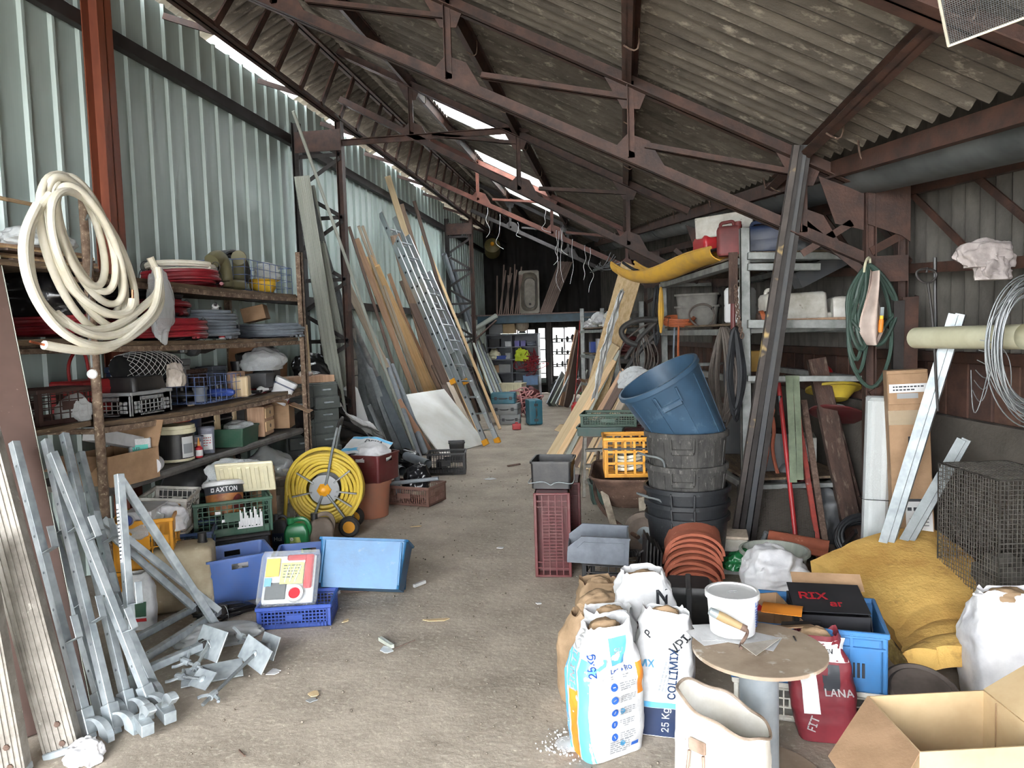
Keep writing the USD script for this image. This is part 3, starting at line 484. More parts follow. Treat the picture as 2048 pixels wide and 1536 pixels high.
def wire_box(w, d, h, nx, ny, nz, r=.002, top=False, base=True):
    q = []; xs, ys_, zs = np.linspace(-w / 2, w / 2, nx), np.linspace(-d / 2, d / 2, ny), np.linspace(0, h, nz)
    s4 = lambda a, b: tf(bx((-r, -r, 0), (r, r, dist(a, b))), along(a, b, (1, .01, 0) if abs(b[0] - a[0]) < 1e-6 else (0, 1, 0)))
    for y_ in (-d / 2, d / 2):
        q += [s4((x, y_, 0), (x, y_, h)) for x in xs] + [s4((-w / 2, y_, z), (w / 2, y_, z)) for z in zs]
    for x in (-w / 2, w / 2):
        q += [s4((x, y_, 0), (x, y_, h)) for y_ in ys_] + [s4((x, -d / 2, z), (x, d / 2, z)) for z in zs]
    for z in ([0] if base else []) + ([h] if top else []):
        q += [s4((x, -d / 2, z), (x, d / 2, z)) for x in xs] + [s4((-w / 2, y_, z), (w / 2, y_, z)) for y_ in ys_]
    return mg(*q)
class Sack:                               # a paper sack standing on its base, its front at -y
    def __init__(s, w, d, h, seed=0, top=.5, lean=0.0, bulge=.12): s.w, s.d, s.h, s.seed, s.top, s.lean, s.bulge = w, d, h, seed, top, lean, bulge
    def ab(s, z):
        k = z / s.h; g = 1 + s.bulge * np.sin(math.pi * np.clip(k * 1.25, 0, 1)); q = np.clip((k - .62) / .38, 0, 1) ** 1.4; return s.w / 2 * g * (1 - .30 * q), s.d / 2 * g * (1 - s.top * q)
    def wr(s, x, y, z): p = np.c_[x, y, z]; k = np.clip(z / s.h, 0, 1.1); return (.007 + .016 * k ** 2.5) * (2 * meshkit.fbm(p * [14, 14, 8] + s.seed * 9.1, 4, s.seed) - 1) + crumple(p, .006 + .026 * np.clip(k - .35, 0, 1), 9, s.seed)
    def surf(s, a, z):
        A, B = s.ab(z); n = .38; c, q = np.cos(a), np.sin(a); x = A * np.sign(c) * np.abs(c) ** n; y = B * np.sign(q) * np.abs(q) ** n; e = s.wr(x, y, z); L = np.hypot(x, y) + 1e-9
        return np.c_[x * (1 + e / L) + s.lean * z, y * (1 + e / L), z]
    def front(s, x, z, off=.0015, side=-1):
        A, B = s.ab(z); n = .38; k = np.clip(np.abs(x) / A, 0, .999) ** (1 / n); y = side * B * np.abs(np.sqrt(np.maximum(1 - k * k, 0))) ** n; e = s.wr(x, y, z); L = np.hypot(x, y) + 1e-9
        return np.c_[x * (1 + e / L) + s.lean * z, y * (1 + e / L) + side * off, z]
    def edge(s, y, z, side=1, off=.0015):  # the gusset side at +x or -x
        A, B = s.ab(z); n = .38; k = np.clip(np.abs(y) / B, 0, .999) ** (1 / n); x = side * A * np.abs(np.sqrt(np.maximum(1 - k * k, 0))) ** n; e = s.wr(x, y, z); L = np.hypot(x, y) + 1e-9
        return np.c_[x * (1 + e / L) + side * off + s.lean * z, y * (1 + e / L), z]
    def body(s, nz=60, na=110, torn=.035):
        a = np.linspace(0, 2 * math.pi, na, endpoint=False); rings = [s.surf(a, np.full(na, z)) for z in np.linspace(0, s.h, nz)]
        jag = torn * (meshkit.noise(np.c_[np.cos(a) * 2.6, np.sin(a) * 2.6, a * 0 + s.seed], 3) - .3); rings[-1][:, 2] += jag
        c = rings[-1].mean(0); inn = [rings[-1] * .0 + c + (r_ - c) * k_ - [0, 0, dz] for r_, k_, dz in ((rings[-1], .93, .01), (rings[-3], .72, .09))]; return loft(rings + inn)
    def patch(s, x0, x1, z0, z1, n=10, mz=14, edge=False, off=.0014, side=-1):
        f = (lambda u, v: s.edge(x0 + (x1 - x0) * u, z0 + (z1 - z0) * v, side, off)) if edge else (lambda u, v: s.front(x0 + (x1 - x0) * u, z0 + (z1 - z0) * v, off, side)); return sheet(f, n, mz)
    def put(s, m, x, z, ang=0, edge=False, off=.0024, side=-1):   # lettering laid on the paper
        m = mv(m, (x, z, 0), ang); v = m.vertices
        q = s.edge(v[:, 0] * side, v[:, 1], side, off) if edge else s.front(v[:, 0], v[:, 1], off, side); return tm(q, m.faces)
def lines(w, rows, dz, h=.003, seed=0):   # rows of small print as short dashes in the xy plane
    g = np.random.default_rng(seed); q = []
    for i in range(rows):
        x = 0
        while x < w * (1 if i < rows - 1 else .6): L = g.uniform(.008, .022); q.append(bx((x, -i * dz, 0), (min(x + L, w), -i * dz + h, .0006))); x += L + .005
    return mg(*q)
# ================================================================ left side: shelving and what stands on it
def proj(P): c = np.asarray(P, float) - EYE; z = c.dot(CAM_F); return 1024 + FPX * c.dot(CAM_R) / z, 768 - FPX * c.dot(CAM_U) / z
def S(px, x, z):                          # the point at depth x and height z that lies in the photo's column px
    py = 768
    for _ in range(6): P = X(px, py, x); P[2] = z; py = proj(P)[1]
    return P
B1, B2, B3, B4 = 2.10, 1.69, 1.205, .81
sf = thing('shelving_unit', 'long rusty pipe shelving unit with four sagging wooden boards', 'shelving')
PIPE = mat('flaking_rusty_pipe', '#8b7765', '#5e4a3c', 20, .85, bump=.4, bscale=60, c3='#b8a68e', s3=40, lo3=.58, hi3=.66)
for x_, y_, r_, zt in ((-3.08, 3.84, .028, 2.58), (-3.84, 3.84, .024, 2.45)): part(sf, 'upright', tube([(x_, y_, 0), (x_, y_, zt)], r_, 12), PIPE)
for x_, y_, zt in ((-3.06, 6.62, 2.5), (-3.82, 6.62, 2.3), (-3.06, 1.9, 2.4)): part(sf, 'upright', mg(bx((x_ - .026, y_ - .026, 0), (x_ + .026, y_ - .02, zt)), bx((x_ + .02, y_ - .026, 0), (x_ + .026, y_ + .026, zt)), bx((x_ - .004, y_ - .02, 0), (x_ + .004, y_ + .026, zt))), PIPE)
def board(z, y0, y1, sag, th=.03, x0=-3.8, x1=-3.1, m=SHELF_WOOD):
    n = 14; u = np.linspace(0, 1, n); y = y0 + (y1 - y0) * u; zz = z - sag * 4 * u * (1 - u)
    return loft([np.array([(x0, a, b), (x1, a, b), (x1, a, b - th), (x0, a, b - th)]) for a, b in zip(y, zz)])
for z, sg in ((B1, .015), (B2, .01), (B3, .03)):
    part(sf, 'shelf_board', board(z, 3.9, 6.6, sg), SHELF_WOOD); part(sf, 'edge_strip', mv(board(z - .032, 3.86, 6.62, sg, .035, -3.125, -3.085), (0, 0, 0)), PIPE)
    part(sf, 'shelf_board', board(z + .02, 1.9, 3.8, .01), SHELF_WOOD); part(sf, 'bearer', rod((-3.1, 3.84, z - .05), (-3.82, 3.84, z - .05), .018), PIPE)
part(sf, 'shelf_board', board(B4, 3.9, 6.6, .01, .035, -3.75, -3.1, GREY_DARK), mat('grey_dusty_board', '#8a857d', '#5f5b56', 4, .8), 'grey dusty lower board with rounded front')
part(sf, 'edge_strip', tube([(-3.1, 3.9, B4 - .03), (-3.1, 6.55, B4 - .02)], .03, 10), mat('grey_pipe', '#6d6a66', '#4e4b48', 6, .7))
for y_ in (4.75, 5.7): part(sf, 'stay', rod((-3.75, y_, B1 - .04), (-3.78, y_ + .25, B2 + .05), .008, 6), STEEL_DARK)
part(sf, 'stay', rod((-3.2, 6.6, B4 + .04), (-3.8, 6.55, B4 + .02), .014, 6), PIPE)
# --- top board
wb_ = thing('wire_basket', 'blue wire basket with a yellow hard hat on the top shelf board', 'basket', at(S(498, -3.38, B1), 2))
part(wb_, 'wire_mesh', wire_box(.42, .95, .26, 5, 9, 5, .0022), WIRE_BLUE); part(wb_, 'rim', mg(*[rod(a, b, .004, 6) for a, b in (((-.21, -.475, .26), (.21, -.475, .26)), ((.21, -.475, .26), (.21, .475, .26)), ((.21, .475, .26), (-.21, .475, .26)), ((-.21, .475, .26), (-.21, -.475, .26)))]), WIRE_BLUE)
P = S(462, -3.42, B1 + .01)
o = thing('wire_roll', 'roll of fine grey wire standing in the blue wire basket', 'wire', at(P, 75, 90)); part(o, 'winding', mg(*[mv(tube([(.17 * math.cos(q), .17 * math.sin(q) + .175, 0) for q in np.linspace(0, 6.283, 36, endpoint=False)], .016, 6, True), (0, 0, z), s=None) for z in np.linspace(-.05, .05, 5)]), GREY_DARK); part(o, 'inner_winding', mv(tube([(.135 * math.cos(q), .135 * math.sin(q) + .175, 0) for q in np.linspace(0, 6.283, 36, endpoint=False)], .02, 6, True), (0, 0, 0)), WIRE_GREY)
P = S(527, -3.36, B1 + .008); o = thing('hard_hat', 'yellow hard hat upside down in the blue wire basket', 'hard hat', at(P, 20, 0))
part(o, 'shell', lathe([(.03, .0), (.09, .015), (.12, .06), (.125, .11), (.155, .125), (.155, .13), (.12, .125), (.115, .06), (.085, .02), (.02, .008)], 26), PRINT_YELLOW); part(o, 'harness', tube([(.105 * math.cos(q), .105 * math.sin(q), .10) for q in np.linspace(0, 6.283, 24, endpoint=False)], .006, 6, True, 2), BLACK)
lump('crumpled clear bag on the yellow hard hat', at(S(535, -3.34, B1 + .14)), .1, .1, .1, FILM, 'plastic_bag', 'bag', 4, .3)
def boot(label, M, m=OLIVE):
    o = thing('rubber_boot', label, 'boot', M, 'olive waders'); part(o, 'shaft', tube(spline([(0, 0, .06), (.02, 0, .16), (.1, .02, .24), (.2, .03, .2)], 14), np.linspace(.05, .062, 14), 12), m); part(o, 'foot', loft([rrect(.02, .05, .01), rrect(.1, .09, .04, .01), rrect(.1, .09, .04, .05)], True, True).apply_transform(R('x', 0)), m)
    part(o, 'toe', tf(loft([rrect(.085, .05, .02, 0), rrect(.09, .075, .03, .1), rrect(.08, .06, .028, .2), rrect(.04, .03, .014, .235)]), at((0, 0, .035), 0, 0, -90)), m); return o
boot('olive rubber boot lying toe-out in front of the blue wire basket', at(S(455, -3.22, B1 + .005), -100)); boot('olive rubber boot leaning up against the wire basket', at(S(478, -3.3, B1 + .02), -70, 0, -20))
coil('red cable coil on the top board beside the boots', at(S(365, -3.36, B1), 10), .27, 5, .09, .014, CABLE_RED, seed=3)
o = coil('single thick white cable loop on top of the red coil', at(S(362, -3.36, B1 + .12), 0), .25, 2, .03, .016, CABLE_WHITE, seed=5)
lump('torn clear film hanging over the front of the top board', at(S(322, -3.06, B1 - .18)), .05, .1, .2, FILM, 'plastic_film', 'film', 9, .35, flat=False)
# --- second board: cable coils
coil('large red cable coil under the white tubing on the second board', at(S(300, -3.36, B2)), .36, 8, .12, .014, CABLE_RED, seed=1, layers=2)
coil('smaller red cable coil lying on the large red coil', at(S(290, -3.4, B2 + .17)), .28, 6, .09, .013, CABLE_RED, seed=2, layers=2)
coil('dark blue cable coil between red coils and top board', at(S(275, -3.42, B2 + .29)), .26, 4, .05, .014, CABLE_BLACK, seed=6, layers=2)
coil('grey cable coil beside the red coils on the second board', at(S(392, -3.36, B2)), .3, 8, .2, .014, CABLE_GREY, seed=11, layers=3)
coil('black cable coil leaning on the grey coil on the second board', at(S(350, -3.45, B2 + .02), 0, 22), .27, 5, .1, .016, CABLE_BLACK, seed=12, layers=2)
coil('flat grey cable coil under the small carton on the second board', at(S(535, -3.34, B2)), .3, 9, .11, .012, CABLE_GREY, seed=13, layers=3)
coil('dark cable coil at the near end of the second board', at(S(115, -3.4, B2 + .03)), .25, 6, .1, .014, CABLE_RED, seed=14, layers=2)
o = carton('small tilted brown carton on the flat grey coil', at(S(515, -3.34, B2 + .16), 20, 0, -12), .2, .3, .13, closed=True); part(o, 'seam', bx((-.1, -.004, .129), (.1, .004, .132)), WOOD_DARK)
def cartridge(label, M):
    o = thing('sealant_cartridge', label, 'cartridge', M); part(o, 'tube', lathe([(.024, 0), (.024, .215), (.018, .222)], 18), PRINT_WHITE); part(o, 'print_band', lathe([(.0245, .01), (.0245, .06)], 18, False), PRINT_RED); part(o, 'print_band', lathe([(.0245, .13), (.0245, .17)], 18, False), PRINT_RED); part(o, 'nozzle', lathe([(.01, .222), (.01, .245), (.004, .25)], 12), BLACK); part(o, 'lettering', mv(facing(text('PU 40', .012, .0006)), (-.02, -.0247, .185)), PRINT_DK); return o
cartridge('upright red and white sealant cartridge on the second board', at(S(444, -3.13, B2), 45)); cartridge('sealant cartridge lying in a gun between the grey coils', at(S(425, -3.22, B2 + .13), 40, 55, 0))
# --- white insulated tubing over the near upright
def ell(cx, cy, a, b, tilt, x, n=44, dx=0.0, ph=0):
    q = np.linspace(0, 2 * math.pi, n, endpoint=False); u, v = a * np.cos(q), b * np.sin(q); c, s_ = math.cos(tilt), math.sin(tilt)
    return [X(cx + u_ * c - v_ * s_, cy + u_ * s_ + v_ * c, x + dx * math.sin(k + ph)) for u_, v_, k in zip(u, v, q)]
cw = thing('insulated_tube_coil', 'big coil of white insulated copper tube hung over the near shelf upright', 'tube coil')
for k, (cx, cy, a, b, ti, x) in enumerate(((158, 462, 48, 116, -.33, -2.98), (172, 468, 56, 122, -.36, -2.95), (180, 490, 60, 128, -.42, -2.92), (168, 492, 70, 148, -.40, -2.97), (186, 520, 78, 150, -.45, -2.9), (165, 508, 86, 168, -.36, -2.94))):
    part(cw, 'tube_turn', tube(ell(cx, cy, a * .78, b, ti, x, 44, .05, k), .021, 10, True), CABLE_WHITE)
def tail(pts, x): return tube(spline([X(a, b, x + dx_) for a, b, dx_ in pts], 60), .023, 10)
part(cw, 'tube_turn', tail(((100, 390, 0), (70, 430, .0), (58, 520, .03), (80, 600, .05), (140, 650, .06), (220, 655, .05), (290, 610, .02), (318, 560, -.02), (300, 515, -.05)), -2.9), CABLE_WHITE)
part(cw, 'tube_turn', tail(((75, 410, 0), (48, 480, .02), (60, 570, .04), (120, 660, .06), (200, 692, .06), (280, 660, .03), (322, 590, -.02), (312, 535, -.05)), -2.87), CABLE_WHITE)
part(cw, 'tube_turn', tail(((112, 627, 0), (150, 655, .02), (215, 672, .02), (285, 640, 0), (320, 585, -.03), (315, 535, -.05)), -2.85), CABLE_WHITE)
part(cw, 'tube_turn', tail(((88, 690, 0), (150, 700, .01), (220, 695, .01), (270, 660, 0), (310, 610, -.02), (318, 560, -.05)), -2.83), CABLE_WHITE)
part(cw, 'tube_turn', tail(((92, 480, -.02), (130, 560, 0), (200, 620, .02), (245, 628, .02), (262, 615, .02), (265, 598, .02)), -2.88), CABLE_WHITE)
for a_, b_ in ((X(60, 683, -2.83), X(90, 690, -2.83)), (X(96, 617, -2.85), X(114, 628, -2.85)), (X(265, 599, -2.86), X(265, 580, -2.86))): part(cw, 'copper_end', rod(a_, b_, .0065), COPPER)
o = thing('chrome_hook_rod', 'thin chrome rod with a round white disc hanging before the near upright', 'rod'); part(o, 'stem', wire([X(172, 440, -3.0), X(176, 430, -3.0), X(180, 450, -3.0), X(178, 600, -3.0), X(184, 735, -3.0)], .006, 30), ALU); part(o, 'disc', mv(lathe([(.02, 0), (.027, .006), (.027, .016), (.02, .022)], 20), X(184, 748, -2.985), 45, 90), WHITE)
# things at the near end, beyond the upright
P = S(40, -3.4, B1 + .02)
for i in range(6): one('timber_offcut', ['top', 'second', 'third', 'fourth', 'fifth', 'lowest'][i] + ' thin brown timber offcut piled at the near end of the top board', 'offcut', bx((-.05, -.35, 0), (.05, .35, .014), .002), (WOOD_BROWN, PINE, WOOD_DARK)[i % 3], at(P + [.02 * (i % 3) + .12, .01 * i, .085 - .017 * i], 4 * (i % 3) - 4), 'timber offcuts at the near end')
lean_board('timber_batten', 'long pale batten lying up above the near end of the top board', 'batten', X(80, 412, -3.5), X(-20, 392, -3.45), .05, .02, PINE)
lump('clear bag of oddments on the timber offcuts', at(P + [.12, 0, .1]), .12, .2, .07, FILM_WHITE, 'plastic_bag', 'bag', 2, .3)
lump('black bundle filling the near end of the second board', at(S(95, -3.45, B2 + .15)), .28, .3, .2, FILM_BLACK, 'cloth_bundle', 'bundle', 5, .2)
# --- third board
crate('dark red-brown stacking crate at the near end of the third board', at(S(102, -3.3, B3 + .02), -8), .3, .4, .2, mat('dark_brown_plastic', '#4a3530', '#3a2a26', 6, .5), 6, 4)
o = thing('tool_case', 'scuffed red metal case behind the near shelf upright', 'case', at(S(165, -3.45, B3 + .02), 6)); part(o, 'body', cb(.22, .3, .22, .012), RED_PAINT); part(o, 'lid_band', bx((-.113, -.153, .15), (.113, .153, .165), .002), RED_PAINT); part(o, 'handle', tube(spline([(-.0, -.1, .22), (0, -.1, .32), (.0, .02, .42), (0, .1, .22)], 20), .01), RED_PAINT)
lump('pale plastic bag in front of the red case', at(S(150, -3.2, B3 + .02)), .08, .09, .09, FILM_WHITE, 'plastic_bag', 'bag', 12, .25)
o = crate('grey stacking crate with diamond lattice sides on the third board', at(S(252, -3.33, B3 - .01), 0), .4, .42, .16, GREY, 9, 4, plaque=False, slots=True)
o = thing('tool_case', 'black ridged case lying in the grey lattice crate', 'case', at(S(262, -3.36, B3 + .01), 5)); part(o, 'body', loft([rrect(.3, .36, .03, 0), rrect(.34, .4, .04, .12), rrect(.3, .36, .04, .23)]), BLACK); part(o, 'lid', loft([rrect(.345, .405, .04, .12), rrect(.345, .405, .04, .135)]), GREY_DARK)
wm = thing('netted_bundle', 'black bundle held in white diamond netting on the grey crate', 'bundle', along(S(238, -3.45, B3 + .3), S(345, -3.4, B3 + .27), (0, 0, 1))); L = dist(S(238, -3.45, B3 + .3), S(345, -3.4, B3 + .27)); rr_ = lambda z: .085 + .045 * np.sin(math.pi * np.clip(z / L, 0, 1) * .9)
part(wm, 'filling', lathe([(rr_(z), z) for z in np.linspace(0, L, 12)], 20), BLACK)
part(wm, 'netting', mg(*[tube([((rr_(z) + .003) * math.cos(s_ * z * 9 + q), (rr_(z) + .003) * math.sin(s_ * z * 9 + q), z) for z in np.linspace(0, L, 22)], .0022, 5) for s_ in (-1, 1) for q in np.linspace(0, 6.283, 14, endpoint=False)]), PRINT_WHITE)
lump('speckled white rag at the end of the netted bundle', at(S(352, -3.2, B3 + .15)), .05, .06, .1, CLOTH_DIRTY, 'cloth_rag', 'rag', 7, .35)
o = thing('wire_basket', 'blue wire basket of small tools on the third board', 'basket', at(S(405, -3.3, B3), 4)); part(o, 'wire_mesh', wire_box(.36, .6, .2, 6, 8, 4, .002), WIRE_BLUE)
for i, (dx_, dy_, m_, nm, lb) in enumerate(((.08, -.15, STEELBIN, 'cup', 'grey plastic cup'), (-.05, .05, RED, 'grinder', 'red angle grinder'), (.03, .2, OLIVE, 'glove', 'olive work glove'), (.1, .08, BLUE_DEEP, 'clamp', 'blue spring clamp'), (-.1, -.08, BLACK, 'drill', 'black cordless drill'))):
    P = S(405, -3.3, B3) + [dx_, dy_, .008]
    if nm == 'cup': one('plastic_cup', 'grey plastic cup in the lower blue wire basket', 'cup', pail(.045, .05, .11), m_, at(P))
    elif nm == 'glove': lump('olive work glove in the lower blue wire basket', at(P), .05, .08, .06, m_, 'work_glove', 'glove', 3, .3)
    else:
        o = thing(nm, lb + ' in the lower blue wire basket', nm, at(P, 30 * i)); part(o, 'body', mv(loft([rrect(.05, .06, .02, 0), rrect(.065, .07, .025, .08), rrect(.055, .06, .025, .2), rrect(.03, .03, .012, .23)]), (0, .1, .05), 0, 90), m_); part(o, 'handle', mv(loft([rrect(.035, .04, .015, 0), rrect(.04, .05, .018, .11)]), (0, 0, 0), 0, -12), BLACK)
o = thing('machete', 'long old hedge saw with a pale handle lying above the third board', 'saw', along(X(275, 700, -3.45), X(428, 697, -3.45), (0, 0, 1))); part(o, 'grip', lathe([(.02, .05), (.026, .08), (.026, .16), (.02, .18)], 12), BLACK); part(o, 'shaft', lathe([(.018, .18), (.02, .45)], 12), mat('khaki_grip', '#7c7a68')); part(o, 'clamp_head', bx((-.03, -.03, .5), (.03, .03, .56), .006), GALV); part(o, 'blade', loft([np.c_[rrect(.05, .004, .001, 0, 1)] + [0, 0, 0.0], np.c_[rrect(.08, .004, .001, .85, 1)], np.c_[rrect(.02, .004, .001, 1.0, 1)]]), STEEL_DARK); part(o, 'motor', mv(lathe([(.03, 0), (.06, .04), (.06, .1), (.03, .14)], 16), (0, 0, .6), 0, 0), GREY_DARK)
for px_, m_, l_, w_, h_ in ((262, NAVY, 'navy blue flat case behind the netted bundle', .3, .3), (330, GREY, 'large pale grey carton at the back of the third board', .5, .33), (380, RUSTY, 'rust-coloured toolbox behind the lower wire basket', .3, .24), (425, STEELBIN, 'blue-grey flat box behind the lower wire basket', .22, .25)):
    o = thing('storage_box', l_, 'box', at(S(px_, -3.66, B3), 0)); part(o, 'body', cb(.16, w_, h_ * .85, .008), m_); part(o, 'lid', mv(cb(.17, w_ + .01, h_ * .15, .006), (0, 0, h_ * .85)), m_)
lean_board('fibreboard_sheet', 'brown fibreboard panel standing at the back of the third board', 'panel', S(520, -3.72, B3 + .42), S(520, -3.68, B3), 1.15, .012, MDF, (0, 1, 0))
one('wood_block', 'pale end-grain wood block at the edge of the third board', 'block', rough(cb(.12, .16, .17, .01).subdivide(), .003, 12), PINE_PALE, at(S(485, -3.17, B3), 20))
one('wood_block', 'small brown wood block behind the pale one', 'block', cb(.1, .16, .2, .01), WOOD_BROWN, at(S(474, -3.38, B3), 5))
for px_, x_, w_, d_, h_, m_, l_ in ((520, -3.3, .2, .22, .13, GREY_DARK, 'dark grey open-front parts bin right of the wood block'), (535, -3.35, .2, .2, .19, BLACK, 'black open parts bin under the clear bag'), (507, -3.3, .24, .3, .03, BLACK, 'low black tray under the parts bins')): tote(l_, at(S(px_, x_, B3 + (.035 if 'low' not in l_ else 0)), 8), w_, d_, h_, m_, .06, 'parts_bin', 'bin', '', .01, .006)
o = thing('rubber_boot', 'black rubber boot upside down behind the parts bins', 'boot', at(S(478, -3.52, B3 + .0), 30)); part(o, 'shaft', lathe([(.06, 0), (.055, .2), (.06, .28)], 16), BLACK); part(o, 'foot', tf(loft([rrect(.1, .08, .035, 0), rrect(.1, .085, .04, .14), rrect(.06, .05, .02, .2)]), at((0, 0, .3), 20, 0, 80)), BLACK)
lump('crumpled clear bag on the parts bins', at(S(528, -3.33, B3 + .19)), .16, .2, .12, FILM, 'plastic_bag', 'bag', 21, .35)
one('white_bulb', 'small white bulb at the edge of the third board', 'bulb', mv(lathe([(.012, 0), (.014, .03), (.03, .06), (.03, .08), (.015, .1)], 16), (0, 0, .03), 0, 90), WHITE, at(S(537, -3.14, B3), -40))
for i, px_ in enumerate((470, 495, 520)): lean_board('rubber_belt', ['curved', 'wide', 'broad'][i] + ' black rubber belt hanging between second and third boards', 'belt', S(px_ + 12 * i, -3.8, B2 - .03), S(px_ - 8 + 8 * i, -3.8, B3 + .4), .1 + .08 * i, .012, RUBBER)
# --- lowest board
o = carton('open brown carton with a long white box sticking out', at(S(226, -3.24, B4 - .02), -6), .36, .42, .2, flaps=(('b', 20, .18), ('f', 120, .14)))
o = carton('long white box slanting out of the open carton', along(S(178, -3.15, B4 + .33), S(276, -3.2, B4 + .2), (0, 0, 1)), .08, .08, .62, PAPER, closed=True, name='long_box')
o = thing('clear_box', 'clear plastic box with a turquoise label next to the open carton', 'box', at(S(283, -3.16, B4), 40)); part(o, 'body', loft([rrect(.13, .1, .008, 0), rrect(.13, .1, .008, .24), rrect(.12, .09, .008, .24), rrect(.12, .09, .008, .01)]), FILM_WHITE); part(o, 'label', bx((-.045, -.0515, .1), (.045, -.0505, .2)), mat('turquoise_label', '#58b8a8')); part(o, 'print', mv(facing(mg(text('LED', .014, .0006), mv(lines(.07, 4, .012), (0, -.018, 0)))), (-.038, -.0517, .17)), PRINT_DK)
one('paper_roll', 'white roll end-on beside the clear box', 'roll', mv(lathe([(.028, 0), (.055, 0), (.055, .12), (.028, .12), (.028, 0)], 24, False), (0, 0, .055), 0, 90), PAPER, at(S(312, -3.12, B4), 25))
o = thing('paint_bucket', 'black bucket with a cream lid on the lowest board', 'bucket', at(S(353, -3.25, B4), 40)); part(o, 'body', lathe([(.11, 0), (.125, .02), (.13, .2), (.13, .21)], 32), BLACK); part(o, 'base_band', lathe([(.118, 0), (.125, .004), (.127, .022)], 32, False), CREAM); part(o, 'lid', lathe([(.133, .2), (.142, .205), (.142, .235), (.138, .24), (.138, .262), (.12, .266)], 32), CREAM); part(o, 'label', sheet(lambda u, v: np.c_[.1315 * np.cos(-1.35 + .75 * u), .1315 * np.sin(-1.35 + .75 * u), .03 + .15 * v], 10, 3), PRINT_WHITE); part(o, 'print', sheet(lambda u, v: np.c_[.1322 * np.cos(-1.28 + .6 * u), .1322 * np.sin(-1.28 + .6 * u), .06 + .07 * v], 10, 3), PRINT_GREY); part(o, 'handle', wire([(-.13, 0, .21), (-.16, .0, .15), (-.13, .12, .12), (0, .16, .1)], .003), WIRE_GREY)
one('wood_scrap', 'reddish scrap of wood on the cream bucket lid', 'scrap', rough(cb(.14, .1, .03, .004).subdivide(), .006, 15), TERRA, at(S(362, -3.28, B4 + .268), 30))
for px_, l_, h_ in ((391, 'small translucent tub with the red bottle before it', .15), (414, 'translucent tub with a white label', .2)):
    o = thing('plastic_tub', l_, 'tub', at(S(px_, -3.22, B4), 35)); part(o, 'body', shell(.12, .12, h_, .003, .06, .03, .004, .008), film('smoky_plastic', '#8d90a0', .45, .2, .05)); part(o, 'label', bx((-.04, -.061, .03), (.04, -.0595, h_ * .75)), PRINT_WHITE); part(o, 'print', mv(facing(lines(.06, 4, .02, .006)), (-.03, -.0617, h_ * .6)), PRINT_RED)
o = thing('glue_bottle', 'small red glue bottle with an amber nozzle', 'bottle', at(S(399, -3.14, B4), 40)); part(o, 'body', lathe([(.022, 0), (.026, .005), (.026, .075), (.012, .09)], 18), PRINT_RED); part(o, 'label', lathe([(.0265, .015), (.0265, .06)], 18, False), PRINT_WHITE); part(o, 'nozzle', lathe([(.012, .09), (.01, .105), (.003, .15)], 12), mat('amber_plastic', '#c9873c'))
tote('open dark green bin with a crumpled bag on the lowest board', at(S(468, -3.24, B4), 10), .3, .4, .15, GREEN, .06, 'parts_bin', 'bin', '', .012, .006); lump('crumpled clear bag in the dark green bin', at(S(478, -3.24, B4 + .09)), .1, .13, .06, FILM, 'plastic_bag', 'bag', 31, .35)
dr = thing('drawer_rack', 'white-framed rack with empty slots and black drawers on the lowest board', 'drawers', at(S(420, -3.5, B4), 90)); W_ = .95
for x_ in (-.47, -.12, .16): part(dr, 'upright', bx((x_ - .035, -.16, 0), (x_ + .035, -.14, .4), .003), PINE_PALE)
for z_ in (.02, .2, .385): part(dr, 'rail', bx((-.5, -.15, z_), (.48, .15, z_ + .015), .003), GREY_DARK)
for x_ in (.22, .38):
    for z_ in (.04, .22): part(part(dr, 'drawer', cb(.14, .3, .15, .006).apply_translation((x_, 0, z_)), BLACK), 'pull', bx((x_ - .04, -.165, z_ + .1), (x_ + .04, -.15, z_ + .115), .003), GREY_DARK)
part(dr, 'back', bx((-.5, .15, 0), (.48, .16, .4)), BLACK)
o = thing('tub_cover', 'dark blue tub lid with a wire handle behind the cream-lidded bucket', 'lid', at(S(345, -3.5, B4 + .2), 0)); part(o, 'rim', lathe([(.2, 0), (.21, .0), (.21, .06), (.2, .065), (.1, .06)], 30), NAVY); part(o, 'handle', wire([(-.1, -.1, .06), (0, -.12, .1), (.15, -.08, .1), (.2, 0, .05)], .004), BLACK); part(o, 'pedestal', lathe([(.17, -.2), (.19, 0)], 24), NAVY)
o = thing('wood_crate', 'small orange-brown wooden chest with round holes', 'chest', at(S(510, -3.3, B4 + .01), 12)); part(o, 'body', cb(.26, .3, .27, .008), WOOD_BROWN)
for z_ in (.16, .04): part(o, 'front_panel', bx((.131, -.13, z_), (.142, .13, z_ + .09), .003), PINE); part(o, 'hole', tf(lathe([(.016, 0), (.016, .003)], 14), at((.142, 0, z_ + .045), 0, 0, 90)), WOOD_DARK)
carton('opened brown carton behind the wooden chest', at(S(553, -3.3, B4 + .03), 15), .3, .26, .22, flaps=(('r', 115, .2), ('l', -10, .12), ('f', 60, .1)))
o = tote('white tray with a lip on the wooden chest', at(S(482, -3.38, B4 + .3), 15), .22, .34, .1, WHITE, .05, 'tray', 'tray', '', .01, .012); carton('squat black box under the white tray', at(S(480, -3.4, B4 + .01), 12), .2, .3, .28, BLACK, closed=True, name='storage_box')
o = thing('tool_case', 'bright red plastic tool case behind the white tray', 'case', at(S(512, -3.42, B4 + .3), 20)); part(o, 'body', loft([rrect(.2, .34, .03, 0), rrect(.23, .38, .04, .09), rrect(.19, .34, .04, .15)]), RED); part(o, 'handle', mv(tube(spline([(.1, -.1, .1), (.16, -.08, .11), (.16, .08, .11), (.1, .1, .1)], 14), .012), (0, 0, 0)), RED)
